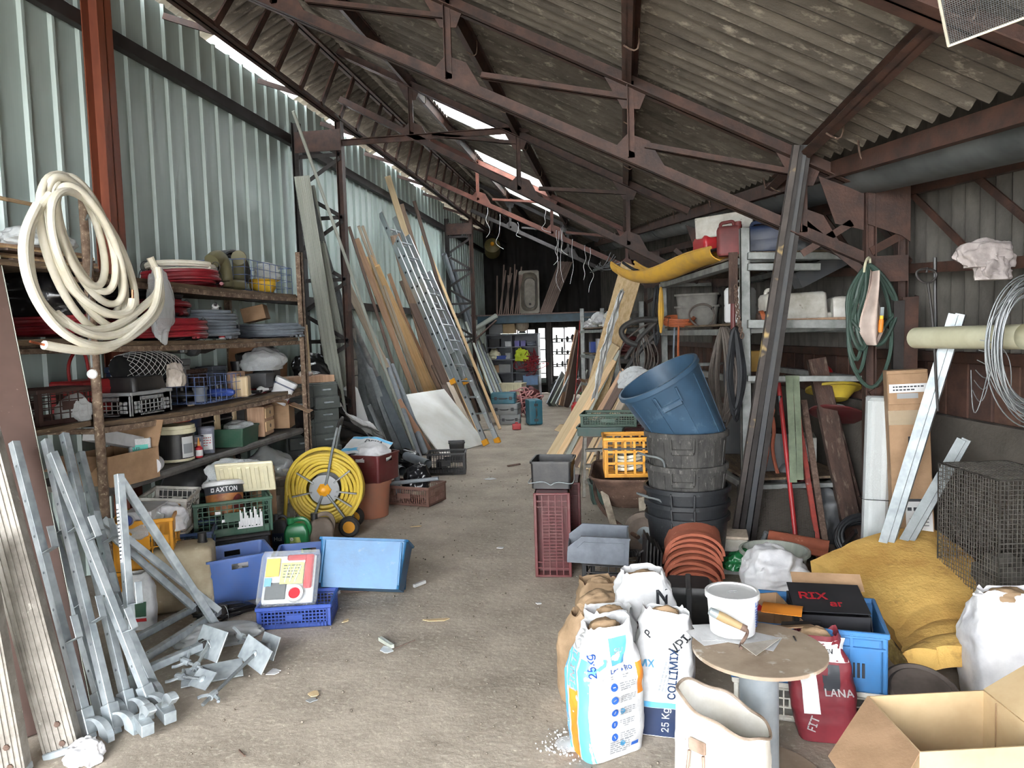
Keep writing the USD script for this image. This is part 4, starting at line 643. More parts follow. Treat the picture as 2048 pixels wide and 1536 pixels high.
o = thing('product_tub', 'tilted white square tub printed with small red and black pictures', 'tub', at(S(553, -3.24, B4 + .28), 25, 0, 28)); part(o, 'body', loft([rrect(.17, .17, .03, 0), rrect(.2, .2, .03, .2)]), PRINT_WHITE); part(o, 'lid', loft([rrect(.212, .212, .035, .19), rrect(.212, .212, .035, .225), rrect(.18, .18, .03, .23)]), WHITE); part(o, 'stripe', loft([rrect(.2045, .2045, .03, .165), rrect(.2055, .2055, .03, .178)], False, False), NAVY)
part(o, 'picture', mv(bx((-.05, -.0975, .03), (.05, -.094, .07)), (0, .002, 0)), PRINT_RED); part(o, 'picture', mv(tf(bx((-.06, -.0985, .09), (.05, -.0965, .15)), at((0, .0, 0), 90)), (0, 0, 0)), PRINT_DK); part(o, 'picture', tf(mg(bx((-.07, -.0975, .03), (-.02, -.093, .07)), bx((.0, -.0975, .025), (.06, -.093, .05))), at((0, 0, 0), 90)), PRINT_RED)
# --- under the lowest board and beside it
cab = thing('drawer_cabinet', 'tall grey-green steel cabinet of small drawers at the far end of the shelf', 'cabinet', at((-3.32, 7.08, 0), 52)); part(cab, 'body', bx((-.3, -.22, 0), (.3, .3, 1.22), .006), DRAWER)
for r_ in range(9):
    for c_ in range(2):
        x0, z0 = -.29 + .295 * c_, .06 + .128 * r_; o_ = .035 * ((r_ * 7 + c_ * 3) % 4 == 0); d_ = part(cab, 'drawer', bx((x0 + .006, -.235 - o_, z0), (x0 + .284, -.19, z0 + .118), .004), DRAWER); part(d_, 'pull', bx((x0 + .1, -.262 - o_, z0 + .055), (x0 + .2, -.234 - o_, z0 + .07), .003), GALV)
one('wood_board_end', 'brown board lying on top of the drawer cabinet', 'board', bx((-.15, -.3, 0), (.15, .3, .07), .004), WOOD_BROWN, at((-3.3, 7.05, 1.222), -38)); one('white_rag', 'small white folded rag on the brown board', 'rag', rough(cb(.14, .12, .05, .02).subdivide().subdivide(), .008, 16), CLOTH_DIRTY, at((-3.22, 6.98, 1.293), 20))
o = thing('black_pump', 'rounded black pump body under the lowest board', 'pump', at(S(388, -3.35, .32), 30)); part(o, 'body', mv(lathe([(.12, 0), (.2, .05), (.22, .15), (.2, .25), (.1, .3)], 26), (0, 0, .2), 0, 80), BLACK); part(o, 'cap', mv(lathe([(.07, 0), (.085, .02), (.085, .06), (.05, .08)], 20), (.12, -.12, .12), 0, 80), GREY_DARK); part(o, 'foot', cb(.3, .35, .06, .01), BLACK); part(o, 'base_block', mv(cb(.3, .34, .32, .01), (0, 0, -.32)), BLACK)
for px_, l_ in ((443, 'nearer bent black rubber grip under the lowest board'), (478, 'farther bent black rubber grip under the lowest board')):
    P = S(px_, -3.2, .45); one('rubber_grip', l_, 'grip', mg(tube(spline([P + [0, 0, -.45], P + [.0, 0, -.05], P + [.01, -.01, .16], P + [.03, -.03, .25], P + [-.03, .02, .29], P + [-.12, .05, .29]], 24), .02, 10)), BLACK)
lump('big clear bag of black tubing on the floor at the end of the shelf', at(S(545, -3.3, 0.0), 20), .24, .34, .42, FILM, 'plastic_sack', 'bag', 41, .18); coil('black hose coil inside the big clear bag', at(S(535, -3.35, .06), 20, 20), .2, 5, .3, .03, BLACK, 'hose_coil', 'hose coil', seed=42)
# --- floor in front of the shelf
crate('upper white stacking crate tilted on the lower one', at(S(338, -3.14, .42), 20, 0, 6), .3, .4, .22, WHITE_DIRTY, 8, 3, low=.6); crate('lower white stacking crate behind the yellow crates', at(S(342, -3.12, .18), 20), .3, .4, .23, WHITE_DIRTY, 3, 1, low=.9, plaque=True); carton('white carton beside the white stacking crates', at(S(296, -3.0, .52), 15), .16, .3, .12, PAPER, closed=True)
one('storage_box', 'black plastic box under the white stacking crates', 'box', cb(.4, .5, .18, .01), BLACK, at(S(342, -3.12, 0), 20))
P = F(288, 1238); P = P + [-.1, .22, 0]; crate('lower yellow-orange crate behind the steel brackets', at(P, 28), .34, .4, .29, YELLOW, 6, 3, slots=True, low=.5); crate('upper yellow-orange crate full of bags behind the steel brackets', at(P + [0, 0, .295], 28), .34, .4, .3, YELLOW, 6, 3, slots=True, low=.5)
for i, (dx_, dy_, m_, n_) in enumerate(((.05, -.08, FILM_WHITE, 'milky'), (-.08, .06, FILM, 'clear'), (.08, .1, CLOTH, 'white'))): lump(f'{n_} crumpled bag in the upper yellow-orange crate', at(P + [dx_, dy_, .47]), .1, .11, .09, m_, 'plastic_bag', 'bag', 50 + i, .3)
o = thing('spray_can', 'blue-capped can lying in the upper yellow-orange crate', 'can', at(P + [-.02, -.12, .58], 30, 78)); part(o, 'body', lathe([(.03, 0), (.033, .01), (.033, .16), (.015, .18)], 18), PRINT_WHITE); part(o, 'cap', lathe([(.033, .165), (.033, .2), (.028, .21)], 18), BLUE_DEEP)
crate('dark blue crate under the green crate', at(S(392, -2.95, .2), 25), .26, .36, .2, plastic('ink_blue_plastic', '#2a4670'), 3, 2, low=.3); crate('lowest dark blue crate under the other blue one', at(S(392, -2.95, 0), 25), .26, .36, .2, plastic('ink_blue_plastic', '#2a4670'), 3, 2, low=.3)
P = S(470, -2.85, 0); one('storage_box', 'black storage box under the dark green crate', 'box', mg(cb(.46, .42, .3, .012), mv(cb(.48, .44, .03, .008), (0, 0, .27))), BLACK, at(P, 34))
one('white_sticker', 'small white sticker on the black storage box', 'sticker', facing(bx((0, 0, 0), (.05, .035, .001))), PRINT_WHITE, at(P, 34) @ T((.03, -.2215, .14)))
crate('dark green crate splashed with white paint holding the paint pot', at(P + [0, 0, .302], 34), .52, .4, .25, GREEN, 12, 5, low=.5)
one('paint_splash', 'white paint splashed on the front of the dark green crate', 'splash', mg(*[bx((x_, -.0015, z_), (x_ + w_, .0, z_ + h_)) for x_, z_, w_, h_ in [(.01 + .0095 * q_, .004 + .02 * ((q_ * 7) % 5) / 5, .0085, .05 + .1 * ((q_ * 5) % 7) / 7) for q_ in range(17)] + [(0, 0, .17, .012), (-.14, .12, .035, .02), (-.1, .06, .02, .02)]]), PRINT_WHITE, at(P + [0, 0, .302], 34) @ T((.02, -.2025, .04)), kind='stuff')
Q = at(P + [-.03, -.03, .42], 34, -14); o = thing('paint_pot', 'white-lidded paint pot with a black band lettered in white', 'pot', Q); part(o, 'body', lathe([(.12, 0), (.135, .2)], 32), mat('tan_print', '#a8743f', '#7a4327', 8)); part(o, 'band', lathe([(.1318, .14), (.137, .2)], 32, False), PRINT_DK); part(o, 'lid', lathe([(.138, .195), (.147, .2), (.147, .225), (.135, .235), (.11, .23)], 32), WHITE)
tx = text('AXTON', .032, .001); 
def wrap(m, r, a0, z0):
    v = m.vertices; a = a0 + v[:, 0] / r; return tm(np.c_[(r + v[:, 2]) * np.cos(a), (r + v[:, 2]) * np.sin(a), z0 + v[:, 1]], m.faces)
part(o, 'lettering', wrap(mg(tx, mv(cut(bx((0, 0, 0), (.026, .03, .001)), bx((.008, .009, -.1), (.02, .021, .1))), (-.036, 0, 0))), .1365, -2.05, .155), PRINT_WHITE); part(o, 'picture', sheet(lambda u, v: np.c_[.134 * np.cos(-1.3 + .9 * u), .134 * np.sin(-1.3 + .9 * u), .02 + (.11 * v) * np.sqrt(np.maximum(1 - (2 * u - 1) ** 2, .02))], 14, 4), MAROON)
o = thing('plastic_tray', 'cream slotted tray in a clear bag leaning up behind the paint pot', 'tray', at(P + [.08, .1, .56], 20, 28)); part(o, 'panel', bx((-.2, -.012, 0), (.2, .012, .26), .006), CREAM)
for i in range(6): part(o, 'slat', bx((-.17 + .06 * i, -.022, .03), (-.14 + .06 * i, -.01, .23), .003), CREAM)
lump('clear bag draped over the paint pot and tray', at(P + [-.02, .12, .58], 34), .17, .08, .13, FILM, 'plastic_bag', 'bag', 61, .4)
carton('torn upright cardboard behind the dark green crate', at(S(530, -2.95, 0), 30), .2, .34, .62, flaps=(('f', -4, .05),)); crate('white slatted crate beside the hose reel', at(S(560, -3.05, 0), 20), .28, .36, .5, WHITE_DIRTY, 3, 6, low=.2)
P = F(350, 1225); P = P + [0, .12, 0]; jerrycan('dusty beige jerrycan behind the steel brackets', at(P, 25), .36, .26, .46, mat('dusty_beige_plastic', '#b5a88f', '#96886f', 5, .7, c3='#d2c7b2', s3=8), BLACK, handle=False)
o = thing('sack', 'small white sack with a green label behind the steel brackets', 'sack', at(F(268, 1262) + [0, .06, 0], 20)); sk = Sack(.16, .1, .32, 8); part(o, 'paper', sk.body(), PAPER); part(o, 'print', sk.patch(-.05, .05, .08, .17), GREEN); part(o, 'print', sk.patch(-.05, .05, .05, .07), RED)
o = tote('mid-blue tote full of packets on the floor', at(F(478, 1205) + [-.08, .13, 0], 38), .4, .34, .3, BLUE, .12)
part(o, 'label', tf(bx((.203, -.1, .2), (.205, .02, .235)), np.eye(4)), PRINT_WHITE)
for i in range(6): P = F(478, 1205) + [-.08, .13, 0]; one('packet', ['red and white', 'white', 'pale grey', 'red', 'crumpled clear', 'black and white'][i] + ' packet inside the mid-blue tote', 'packet', cb(.1, .14, .03, .008), (PRINT_RED, PAPER, GREY, RED, FILM, PRINT_WHITE)[i], at(P + [.07 * (i % 3 - 1), .06 * (i // 3 - .5), .16 + .02 * (i % 2)], 37 * i, 12 * (i % 3)))
P = F(478, 1112) + [0, .1, 0]; o = thing('clear_tray', 'clear shallow plastic lid standing behind the mid-blue tote', 'lid', at(P, 30)); part(o, 'body', shell(.32, .24, .1, .003, .1, .02, .008, .01), FILM)
o = tote('second mid-blue tote behind the painting kit', at(F(612, 1195) + [-.06, .17, 0], 20), .36, .3, .27, BLUE, .12); part(o, 'hook', mv(wire([(0, 0, 0), (.02, 0, .02), (.025, 0, .05), (.0, 0, .06)], .007, 14), (.1, -.165, .05)), PRINT_WHITE)
bk = crate('deep blue fine-meshed basket on the floor under the painting kit', at(F(585, 1255) + [-.02, .13, 0], 14), .42, .28, .13, BLUE_DEEP, 18, 4, name='mesh_basket', cat='basket', low=.45)
kit = thing('painting_kit', 'clear bag with a painter kit: red handle, yellow card and red tape', 'kit', at(F(585, 1255) + [-.06, .05, .105], 12, -38)); part(kit, 'bag', loft([rrect(.33, .035, .012, 0), rrect(.35, .06, .02, .03), rrect(.35, .06, .02, .3), rrect(.33, .012, .004, .34)]), film('thin_clear_film', '#d5d9db', .88, .08, .5))
part(kit, 'tray', bx((-.15, .0, .02), (.15, .02, .31), .006), PRINT_WHITE); part(kit, 'handle', bx((.09, -.022, .1), (.14, .0, .31), .008), RED); part(kit, 'handle', bx((-.02, -.02, .275), (.14, 0, .31), .008), RED); part(kit, 'card', bx((-.14, -.012, .18), (-.06, -.004, .29)), PRINT_YELLOW); part(kit, 'card', bx((-.05, -.014, .13), (.085, -.006, .26)), PRINT_LIME); part(kit, 'blade', bx((-.13, -.012, .04), (-.01, -.004, .14), .002), GREY_DARK); part(kit, 'card', bx((-.14, -.013, .12), (-.1, -.006, .17)), PRINT_CYAN)
part(kit, 'tape_roll', mv(lathe([(.034, 0), (.05, 0), (.05, .03), (.034, .03), (.034, 0)], 26, False), (.05, -.01, .065), 0, 90), PRINT_WHITE); part(kit, 'tape_core', mv(lathe([(.036, 0), (.036, .02)], 24), (.05, -.012, .065), 0, 90), PRINT_RED); part(kit, 'lettering', mv(facing(lines(.1, 5, .018, .006, 4)), (-.035, -.0145, .24)), PRINT_DK)
for i in range(3): part(kit, 'stick', bar((-.02 + .03 * i, -.018, .14), (-.0 + .035 * i, -.018, .24), .006), PRINT_WHITE)
Q = at(F(715, 1222) + [-.02, .16, .075], 10, -24, 4); o = tote('tilted sky-blue tote standing off the floor on one corner', Q, .54, .3, .3, BLUE_SKY, .1, r=.02, handles='', ribs=2); lump('scrap of film under the tilted sky-blue tote', at(F(650, 1195) + [.02, .1, 0]), .05, .05, .02, FILM, 'plastic_film', 'film', 3)
one('wood_block', 'short block propping the tilted sky-blue tote', 'block', cb(.2, .06, .04, .004), WOOD_DARK, at(F(690, 1200) + [0, .16, 0], 10))
def lb_green(o): part(o, 'label', sheet(lambda u, v: np.c_[-.045 + .1 * u * (1 - .25 * v), 0 * u - .0575, .03 + .13 * v], 6, 6), PRINT_LIME); part(o, 'label_band', bx((-.04, -.0592, .09), (.045, -.0578, .115)), OIL_GREEN); part(o, 'emblem', mv(facing(cut(lathe([(.012, 0), (.012, .0012)], 18), mv(lathe([(.006, -1), (.006, 1)], 12), (0, 0, 0)))), (-.03, -.058, .145)), PRINT_WHITE)
bottle('glossy green oil can with a lime label', at(F(590, 1116) + [0, .06, 0], 12), .19, .115, .3, OIL_GREEN, OIL_GREEN, lb_green)
def lb_hui(o): part(o, 'label', bx((-.05, -.0462, .05), (.05, -.0448, .16)), NAVY); part(o, 'lettering', mv(facing(text('Hui', .03, .001)), (-.04, -.0464, .1)), PRINT_WHITE)
bottle('grey oil can with a dark blue label left of the green one', at(F(556, 1108) + [0, .06, 0], 8), .12, .09, .3, GREY_DARK, GREY_DARK, lb_hui); bottle('dusty brown oil can right of the green one', at(F(632, 1108) + [.02, .07, 0], 25), .19, .13, .31, mat('dusty_brown_plastic', '#7a6d60', '#55493f', 6, .7), BLACK)
# hose reel
P = F(640, 1078) + [0, .18, 0]; P[2] = 0; hr = thing('hose_reel', 'yellow hose on a two-wheeled reel trolley', 'hose reel', at(P, 14)); zc = .40
for k, r_ in enumerate((.30, .272, .244, .216, .188, .16)):
    for j, y_ in enumerate((-.075, -.025, .025, .075)): part(hr, 'hose_turn', tube([((r_ + .008 * math.sin(3 * q + k + j)) * math.cos(q), y_ + .008 * math.sin(2 * q + k), zc + (r_ + .008 * math.cos(2 * q + k)) * math.sin(q)) for q in np.linspace(0, 6.283, 40, endpoint=False)], .0155, 8, True), YELLOW_HOSE) if j in (0, 3) or k < 2 else None
part(hr, 'loose_hose', tube(spline([(-.31, -.1, zc + .05), (-.325, -.1, zc - .12), (-.3, -.1, .05), (-.26, -.1, .02)], 20), .0155, 8), YELLOW_HOSE); part(hr, 'loose_hose', tube([(.31 * math.cos(q), -.105 + .02 * math.sin(q), zc + .02 + .325 * math.sin(q)) for q in np.linspace(-1.2, 3.3, 40)], .016, 8), YELLOW_HOSE)
for y_ in (-.105, .105): part(hr, 'side_disc', mv(lathe([(.125, 0), (.125, .006), (.1, .012)], 30), (0, y_, zc), 0, 90), GREY)
for q in (35, 145, 190, 325, 350): a = math.radians(q); part(hr, 'spoke', bar((.1 * math.cos(a), -.118, zc + .1 * math.sin(a)), (.27 * math.cos(a), -.112, zc + .27 * math.sin(a)), .03, .012, (0, 1, 0), .003), GREY)
part(hr, 'hub', mv(lathe([(.06, 0), (.06, .015), (.03, .04), (.018, .045)], 6), (0, -.115, zc), 0, 90), YELLOW)
for s_ in (-1, 1): part(hr, 'frame_tube', tube(spline([(-.02, s_ * .13, zc - .05), (.0, s_ * .13, zc), (.07, s_ * .12, zc + .28), (.13, s_ * .1, zc + .52)], 20), .011, 8), GALV_DULL); part(hr, 'frame_tube', tube([(0, s_ * .13, zc), (.2, s_ * .13, .1)], .011, 8), GALV_DULL); part(hr, 'frame_tube', tube([(0, s_ * .13, zc), (-.16, s_ * .13, .02)], .011, 8), GALV_DULL)
part(hr, 'handle', tube(spline([(.13, -.1, zc + .52), (.15, -.07, zc + .57), (.15, .07, zc + .57), (.13, .1, zc + .52)], 14), .012, 8), BLACK)
for s_ in (-1, 1): w_ = part(hr, 'wheel', mv(lathe([(.03, -.02), (.075, -.024), (.088, -.012), (.088, .012), (.075, .024), (.03, .02)], 26), (.2, s_ * .17, .09), 0, 90), RUBBER); part(w_, 'rim', mv(lathe([(.05, -.026), (.052, 0), (.05, .026)], 20), (.2, s_ * .17, .09), 0, 90), YELLOW)
P = F(727, 1040) + [0, .18, 0]; o = thing('flower_pot', 'terracotta-coloured plastic pot under the maroon bin', 'pot', at(P)); part(o, 'body', pail(.17, .2, .34, .004, .012, .04), TERRA_PLASTIC)
tote('maroon stacking bin on the terracotta pot', at(P + [.03, 0, .345], -14), .4, .36, .25, MAROON, .03, handles='xy'); lump('white plastic lining bulging in the maroon bin', at(P + [.03, 0, .5], 10), .17, .15, .12, PAPER, 'plastic_bag', 'bag', 71, .2)
o = thing('cement_bag', 'folded white and blue plastic bag lettered DEKA lying on the maroon bin', 'bag', at(P + [-.02, .0, .6], -10, 14, 8)); gm = cloth_mesh(lambda u, v: np.c_[-.21 + .42 * u, -.14 + .3 * v, .04 * np.sin(3 * u) + .05 * v + .03 * noise3(np.c_[u, v, 0 * u], 5, 3)], 20, 16, .004); part(o, 'film', gm, PRINT_WHITE)
ps = lambda x0, x1, y0, y1, up=.0015: sheet(lambda u, v: (lambda a, b: np.c_[-.21 + .42 * a, -.14 + .3 * b, .04 * np.sin(3 * a) + .05 * b + .03 * noise3(np.c_[a, b, 0 * a], 5, 3) + up])(x0 + (x1 - x0) * u, y0 + (y1 - y0) * v), 12, 6)
part(o, 'stripe', ps(0, 1, .86, .98), PRINT_CYAN); part(o, 'stripe', ps(0, .5, .15, .3), PRINT_CYAN); v_ = text('DEKA', .05, .0006); part(o, 'lettering', tf(v_, at((-.03, .03, .085), 0, 9)), PRINT_DK)
P = F(815, 1012) + [0, .2, 0]; crate('dusty red-brown crate of pipe pieces on the floor', at(P, -14), .56, .36, .19, BROWN_CRATE, 22, 2, low=.25)
def pipe_piece(l, p, d, L, r, m): one('pipe_piece', l, 'pipe', mg(lathe([(r, 0), (r, L)], 16, False), lathe([(r - .004, 0), (r - .004, L)], 16, False), lathe([(r - .004, 0), (r, 0)], 16, False), lathe([(r, L), (r - .004, L)], 16, False)), m, along(p, np.asarray(p) + d, (0, 0, 1)), None)
pipe_piece('grey pipe piece lying across the red-brown crate', P + [-.25, -.12, .2], (.5, .02, .05), .55, .02, PVC_GREY); pipe_piece('short grey pipe end on the floor by the black pipes', F(800, 955) + [0, .1, .06], (-.3, .35, .0), .4, .055, PVC_GREY); pipe_piece('wide grey pipe end facing the aisle', F(850, 960) + [0, .15, .16], (-.55, .5, .06), .5, .055, PVC_GREY); pipe_piece('grey pipe offcut standing in the red-brown crate', P + [-.15, 0, .08], (-.05, .1, .2), .26, .03, PVC_GREY)
lump('shreds of black film among the pipe pieces', at(P + [.02, .05, .12]), .12, .1, .14, FILM_BLACK, 'plastic_film', 'film', 81, .45)
crate('black open-grid crate at the foot of the white panel', at(F(888, 950) + [0, .17, 0], 10), .46, .32, .26, BLACK, 13, 3, low=.2); tote('black square pot standing behind the black open-grid crate', at(F(906, 928) + [0, .24, 0], 15), .2, .2, .26, BLACK, .2, 'plant_pot', 'pot', '', .01, .01); one('hose_curl', 'black rubber cap in the black open-grid crate', 'cap', mv(lathe([(.05, 0), (.07, .03), (.07, .09), (.04, .12)], 18), (0, 0, .015)), BLACK, at(F(875, 945) + [0, .2, 0]))
WHITE_SHEET = film('white_sheeting', '#e4e6e6', .14, .18, .6)
# ================================================================ boards, profiles and the ladder leaning on the left wall
def LB(name, label, cat, top, bot, w, t, m, xt=-3.72, sec='plank', hint=(.85, .52, 0), group=None, zb=0.0):
    a, k = X(*top, xt), 1.0
    while F(top[0] + (bot[0] - top[0]) * k, top[1] + (bot[1] - top[1]) * k, zb)[0] < -3.42 and k < 1.6: k += .01
    b = F(top[0] + (bot[0] - top[0]) * k, top[1] + (bot[1] - top[1]) * k, zb + .012); return lean_board(name, label, cat, a, b, w, t, m, hint, group, sec=sec)
LB('roofing_profile', 'wide pale grey-green ribbed profile, outermost by the lattice column', 'profile', (603, 352), (690, 890), .16, .05, PVC_PALE, -3.4, 'ribbed'); LB('roofing_profile', 'second pale grey-green ribbed profile behind the white film roll', 'profile', (616, 372), (716, 884), .14, .05, PVC_PALE, -3.46, 'ribbed')
LB('steel_profile', 'long blue-grey steel profile beside the pale ribbed ones', 'profile', (614, 378), (752, 884), .09, .05, GALV_DULL, -3.42, 'channel'); LB('steel_profile', 'tall bright galvanised stud among the grey profiles', 'profile', (640, 470), (768, 890), .07, .05, GALV, -3.45, 'channel'); LB('steel_profile', 'dusty galvanised stud ending by the cardboard strip', 'profile', (668, 590), (792, 912), .08, .05, GALV_DULL, -3.4, 'channel'); LB('steel_profile', 'grey steel profile nearest the grey pipes', 'profile', (690, 610), (806, 922), .09, .05, GALV_DULL, -3.55, 'channel'); LB('steel_profile', 'short wide dark grey steel profile in front of the pipes', 'profile', (752, 755), (826, 925), .12, .04, mat('dark_zinc_sheet', '#5d6469', '#4b5257', 6, .5, .4), -3.25, 'channel')
LB('aluminium_strip', 'thin shiny strip with a paper label at the foot of the profiles', 'strip', (738, 810), (788, 925), .05, .02, ALU, -3.2)
LB('thin_pole', 'very long thin pale pole crossing the lattice column', 'pole', (586, 222), (835, 918), .035, .035, PVC_PALE, -3.3, 'rod')
LB('foil_pipe', 'silver foil-wrapped pipe leaning between profiles and planks', 'pipe', (694, 622), (822, 905), .075, .075, SILVER, -3.4, 'rod'); LB('grey_pipe', 'grey drain pipe ending at the foot of the planks', 'pipe', (770, 720), (838, 918), .1, .1, PVC_GREY, -3.4, 'pipe'); LB('grey_pipe', 'second grey drain pipe just beyond the first', 'pipe', (782, 730), (851, 908), .1, .1, PVC_GREY, -3.4, 'pipe')
LB('cardboard_strip', 'long pinkish board edge between the grey pipes and white panel', 'strip', (796, 800), (858, 902), .09, .015, mat('pink_board', '#c49a80'), -3.1)
pl_ = [('timber_plank', 'slim dark plank, first of the tall planks', (698, 453), (838, 890), .04, .03, WOOD_DARK), ('timber_plank', 'brown plank with a pale edge left of the golden planks', (712, 478), (862, 872), .09, .035, WOOD_BROWN), ('timber_plank', 'thin rustic plank standing behind the brown one', (717, 452), (868, 862), .04, .03, WOOD_GREY), ('timber_plank', 'thin rustic plank touching its twin', (725, 452), (872, 860), .04, .03, WOOD_GREY),
  ('timber_plank', 'broad golden plank, widest of the leaning planks', (736, 514), (876, 846), .13, .045, PINE_GOLD), ('timber_plank', 'golden plank beside the broad one', (752, 532), (888, 842), .11, .045, PINE_GOLD), ('timber_plank', 'golden plank with a paler face next in the row', (764, 556), (896, 840), .09, .045, PINE), ('timber_plank', 'short rusty-ended board behind the golden planks', (778, 548), (884, 850), .06, .03, WOOD_BROWN),
  ('timber_plank', 'red-brown plank right of the golden planks', (800, 626), (902, 838), .13, .04, WOOD_BROWN), ('timber_plank', 'pale batten under the golden planks', (822, 700), (890, 846), .06, .04, PINE), ('timber_plank', 'dark plank behind the white panel', (806, 560), (930, 860), .14, .04, WOOD_DARK), ('timber_plank', 'dark weathered plank low behind the ladder', (850, 690), (944, 880), .16, .04, WOOD_DARK),
  ('timber_plank', 'grey weathered plank resting low behind the ladder', (855, 672), (950, 880), .1, .04, WOOD_GREY), ('timber_plank', 'pale bright plank at the foot of the ladder', (868, 648), (962, 872), .1, .04, PINE_GOLD), ('timber_plank', 'long grey-beige plank left of the brown plank', (690, 560), (846, 892), .1, .025, WOOD_GREY), ('timber_plank', 'reddish plank under the grey-beige one', (700, 580), (852, 888), .06, .03, WOOD_BROWN),
  ('timber_plank', 'tall pine plank rising to the roof behind the ladder', (775, 352), (930, 850), .1, .03, PINE_PALE), ('timber_plank', 'rough-edged plank just right of the tall pine plank', (803, 408), (938, 848), .07, .03, WOOD_ROUGH), ('timber_plank', 'thin dark pole-like plank beyond the ladder top', (828, 402), (958, 842), .06, .04, WOOD_DARK), ('timber_plank', 'slim tan batten along the far edge of the ladder', (845, 472), (1000, 858), .05, .03, PINE),
  ('timber_plank', 'short plank standing upright beyond the ladder', (942, 664), (992, 812), .12, .04, PINE_GOLD), ('timber_plank', 'pale board beside the short upright plank', (950, 668), (1004, 818), .1, .03, PINE_PALE)]
for n_, l_, a_, b_, w_, t_, m_ in pl_: LB(n_, l_, 'plank', a_, b_, w_, t_, m_, -3.74 if a_[1] < 520 else -3.66, group='leaning planks')
LB('rough_board', 'wide rough-sawn board with bark marks left of the ladder', 'plank', (790, 470), (888, 830), .16, .05, WOOD_ROUGH, -3.6, 'rough'); LB('rough_board', 'forked pale branch-like board crossing under the ladder', 'plank', (848, 640), (940, 852), .06, .05, WOOD_ROUGH, -3.5, 'rough')
BL_, BR_ = F(884, 912, .01), F(972, 886, .01); best = min(((abs(np.array(proj(BR_ + X(798, 791, x_) - BL_)) - [888, 775]).sum(), x_) for x_ in np.linspace(-3.7, -2.75, 60)))[1]; v_ = X(798, 791, best) - BL_
nn = np.cross(BR_ - BL_, v_); nn /= np.linalg.norm(nn); one('lacquered_board', 'large glossy white panel leaning low on the planks', 'panel', loft([np.array([BL_, BR_, BR_ + v_, BL_ + v_]), np.array([BL_, BR_, BR_ + v_, BL_ + v_]) - nn * .018]), LACQUER)
for i, (a_, b_) in enumerate((((888, 508), (985, 800)), ((898, 512), (992, 800)))): LB('grey_pipe', ['long grey gutter pipe right of the ladder', 'second long grey gutter pipe beyond the ladder'][i], 'pipe', a_, b_, .11, .11, PVC_GREY, -3.72, 'pipe')
for i in range(6): LB('black_tube', f'{["first", "second", "third", "fourth", "fifth", "sixth"][i]} of the dark tubes counted from the ladder outward', 'tube', (962 + 5 * i, 700 + 8 * (i % 3)), (1000 + 5 * i, 808 - 2 * (i % 2)), .05, .05, (GREY_DARK, BLACK, GALV_DULL)[i % 3], -3.66, 'rod', group='dark tubes beyond the ladder')
for i in range(5): LB('trunking', f'{["first", "second", "third", "fourth", "fifth"][i]} grey plastic strip counted from the ladder foot', 'strip', (930 + 9 * i, 640 + 12 * i), (1006 + 6 * i, 848 - 4 * i), .05, .03, PVC_GREY if i % 2 else PVC_PALE, -3.6, group='grey strips behind the ladder')
# ladder: three aluminium sections, one behind another
LT, LBo = X(783, 424, -3.74), F(984, 886, .02)
lad = thing('extension_ladder', 'long aluminium extension ladder leaning on the left wall', 'ladder', along(LBo, LT, (.3, .95, 0))); L = dist(LBo, LT); W_ = .36
for k, (l0, l1, off) in enumerate(((.0, L * .9, 0), (1.15, L, .095), (1.5, L * .72, -.095))):
    for x_ in (-W_ / 2, W_ / 2): part(lad, 'stile', bx((x_ - .014, off - .042, l0), (x_ + .014, off + .042, l1), .004), ALU)
    z_ = l0 + .22; ze = []
    while z_ < l1 - .05: part(lad, 'rung', tf(lathe([(.015, -W_ / 2), (.015, W_ / 2)], 8), at((0, off, z_), 0, 0, 90)), ALU); ze.append(z_); z_ += .28
    for z_ in ze: part(lad, 'rung_end', bx((-W_ / 2 - .017, off - .016, z_ - .016), (-W_ / 2 - .013, off + .016, z_ + .016)), PRINT_DK)
for x_ in (-W_ / 2, W_ / 2): part(lad, 'foot', bx((x_ - .024, -.05, -.02), (x_ + .024, .05, .07), .006), YELLOW); part(lad, 'hook', bx((x_ - .02, .05, 1.06), (x_ + .02, .15, 1.14), .006), YELLOW)
part(lad, 'rope', wire([(.1, -.15, L * .62), (-.05, -.16, L * .63), (.0, -.15, L * .6), (.12, -.15, L * .45), (.1, -.15, L * .3), (.13, -.06, L * .12), (.1, -.06, .3)], .006, 60), CABLE_BROWN)
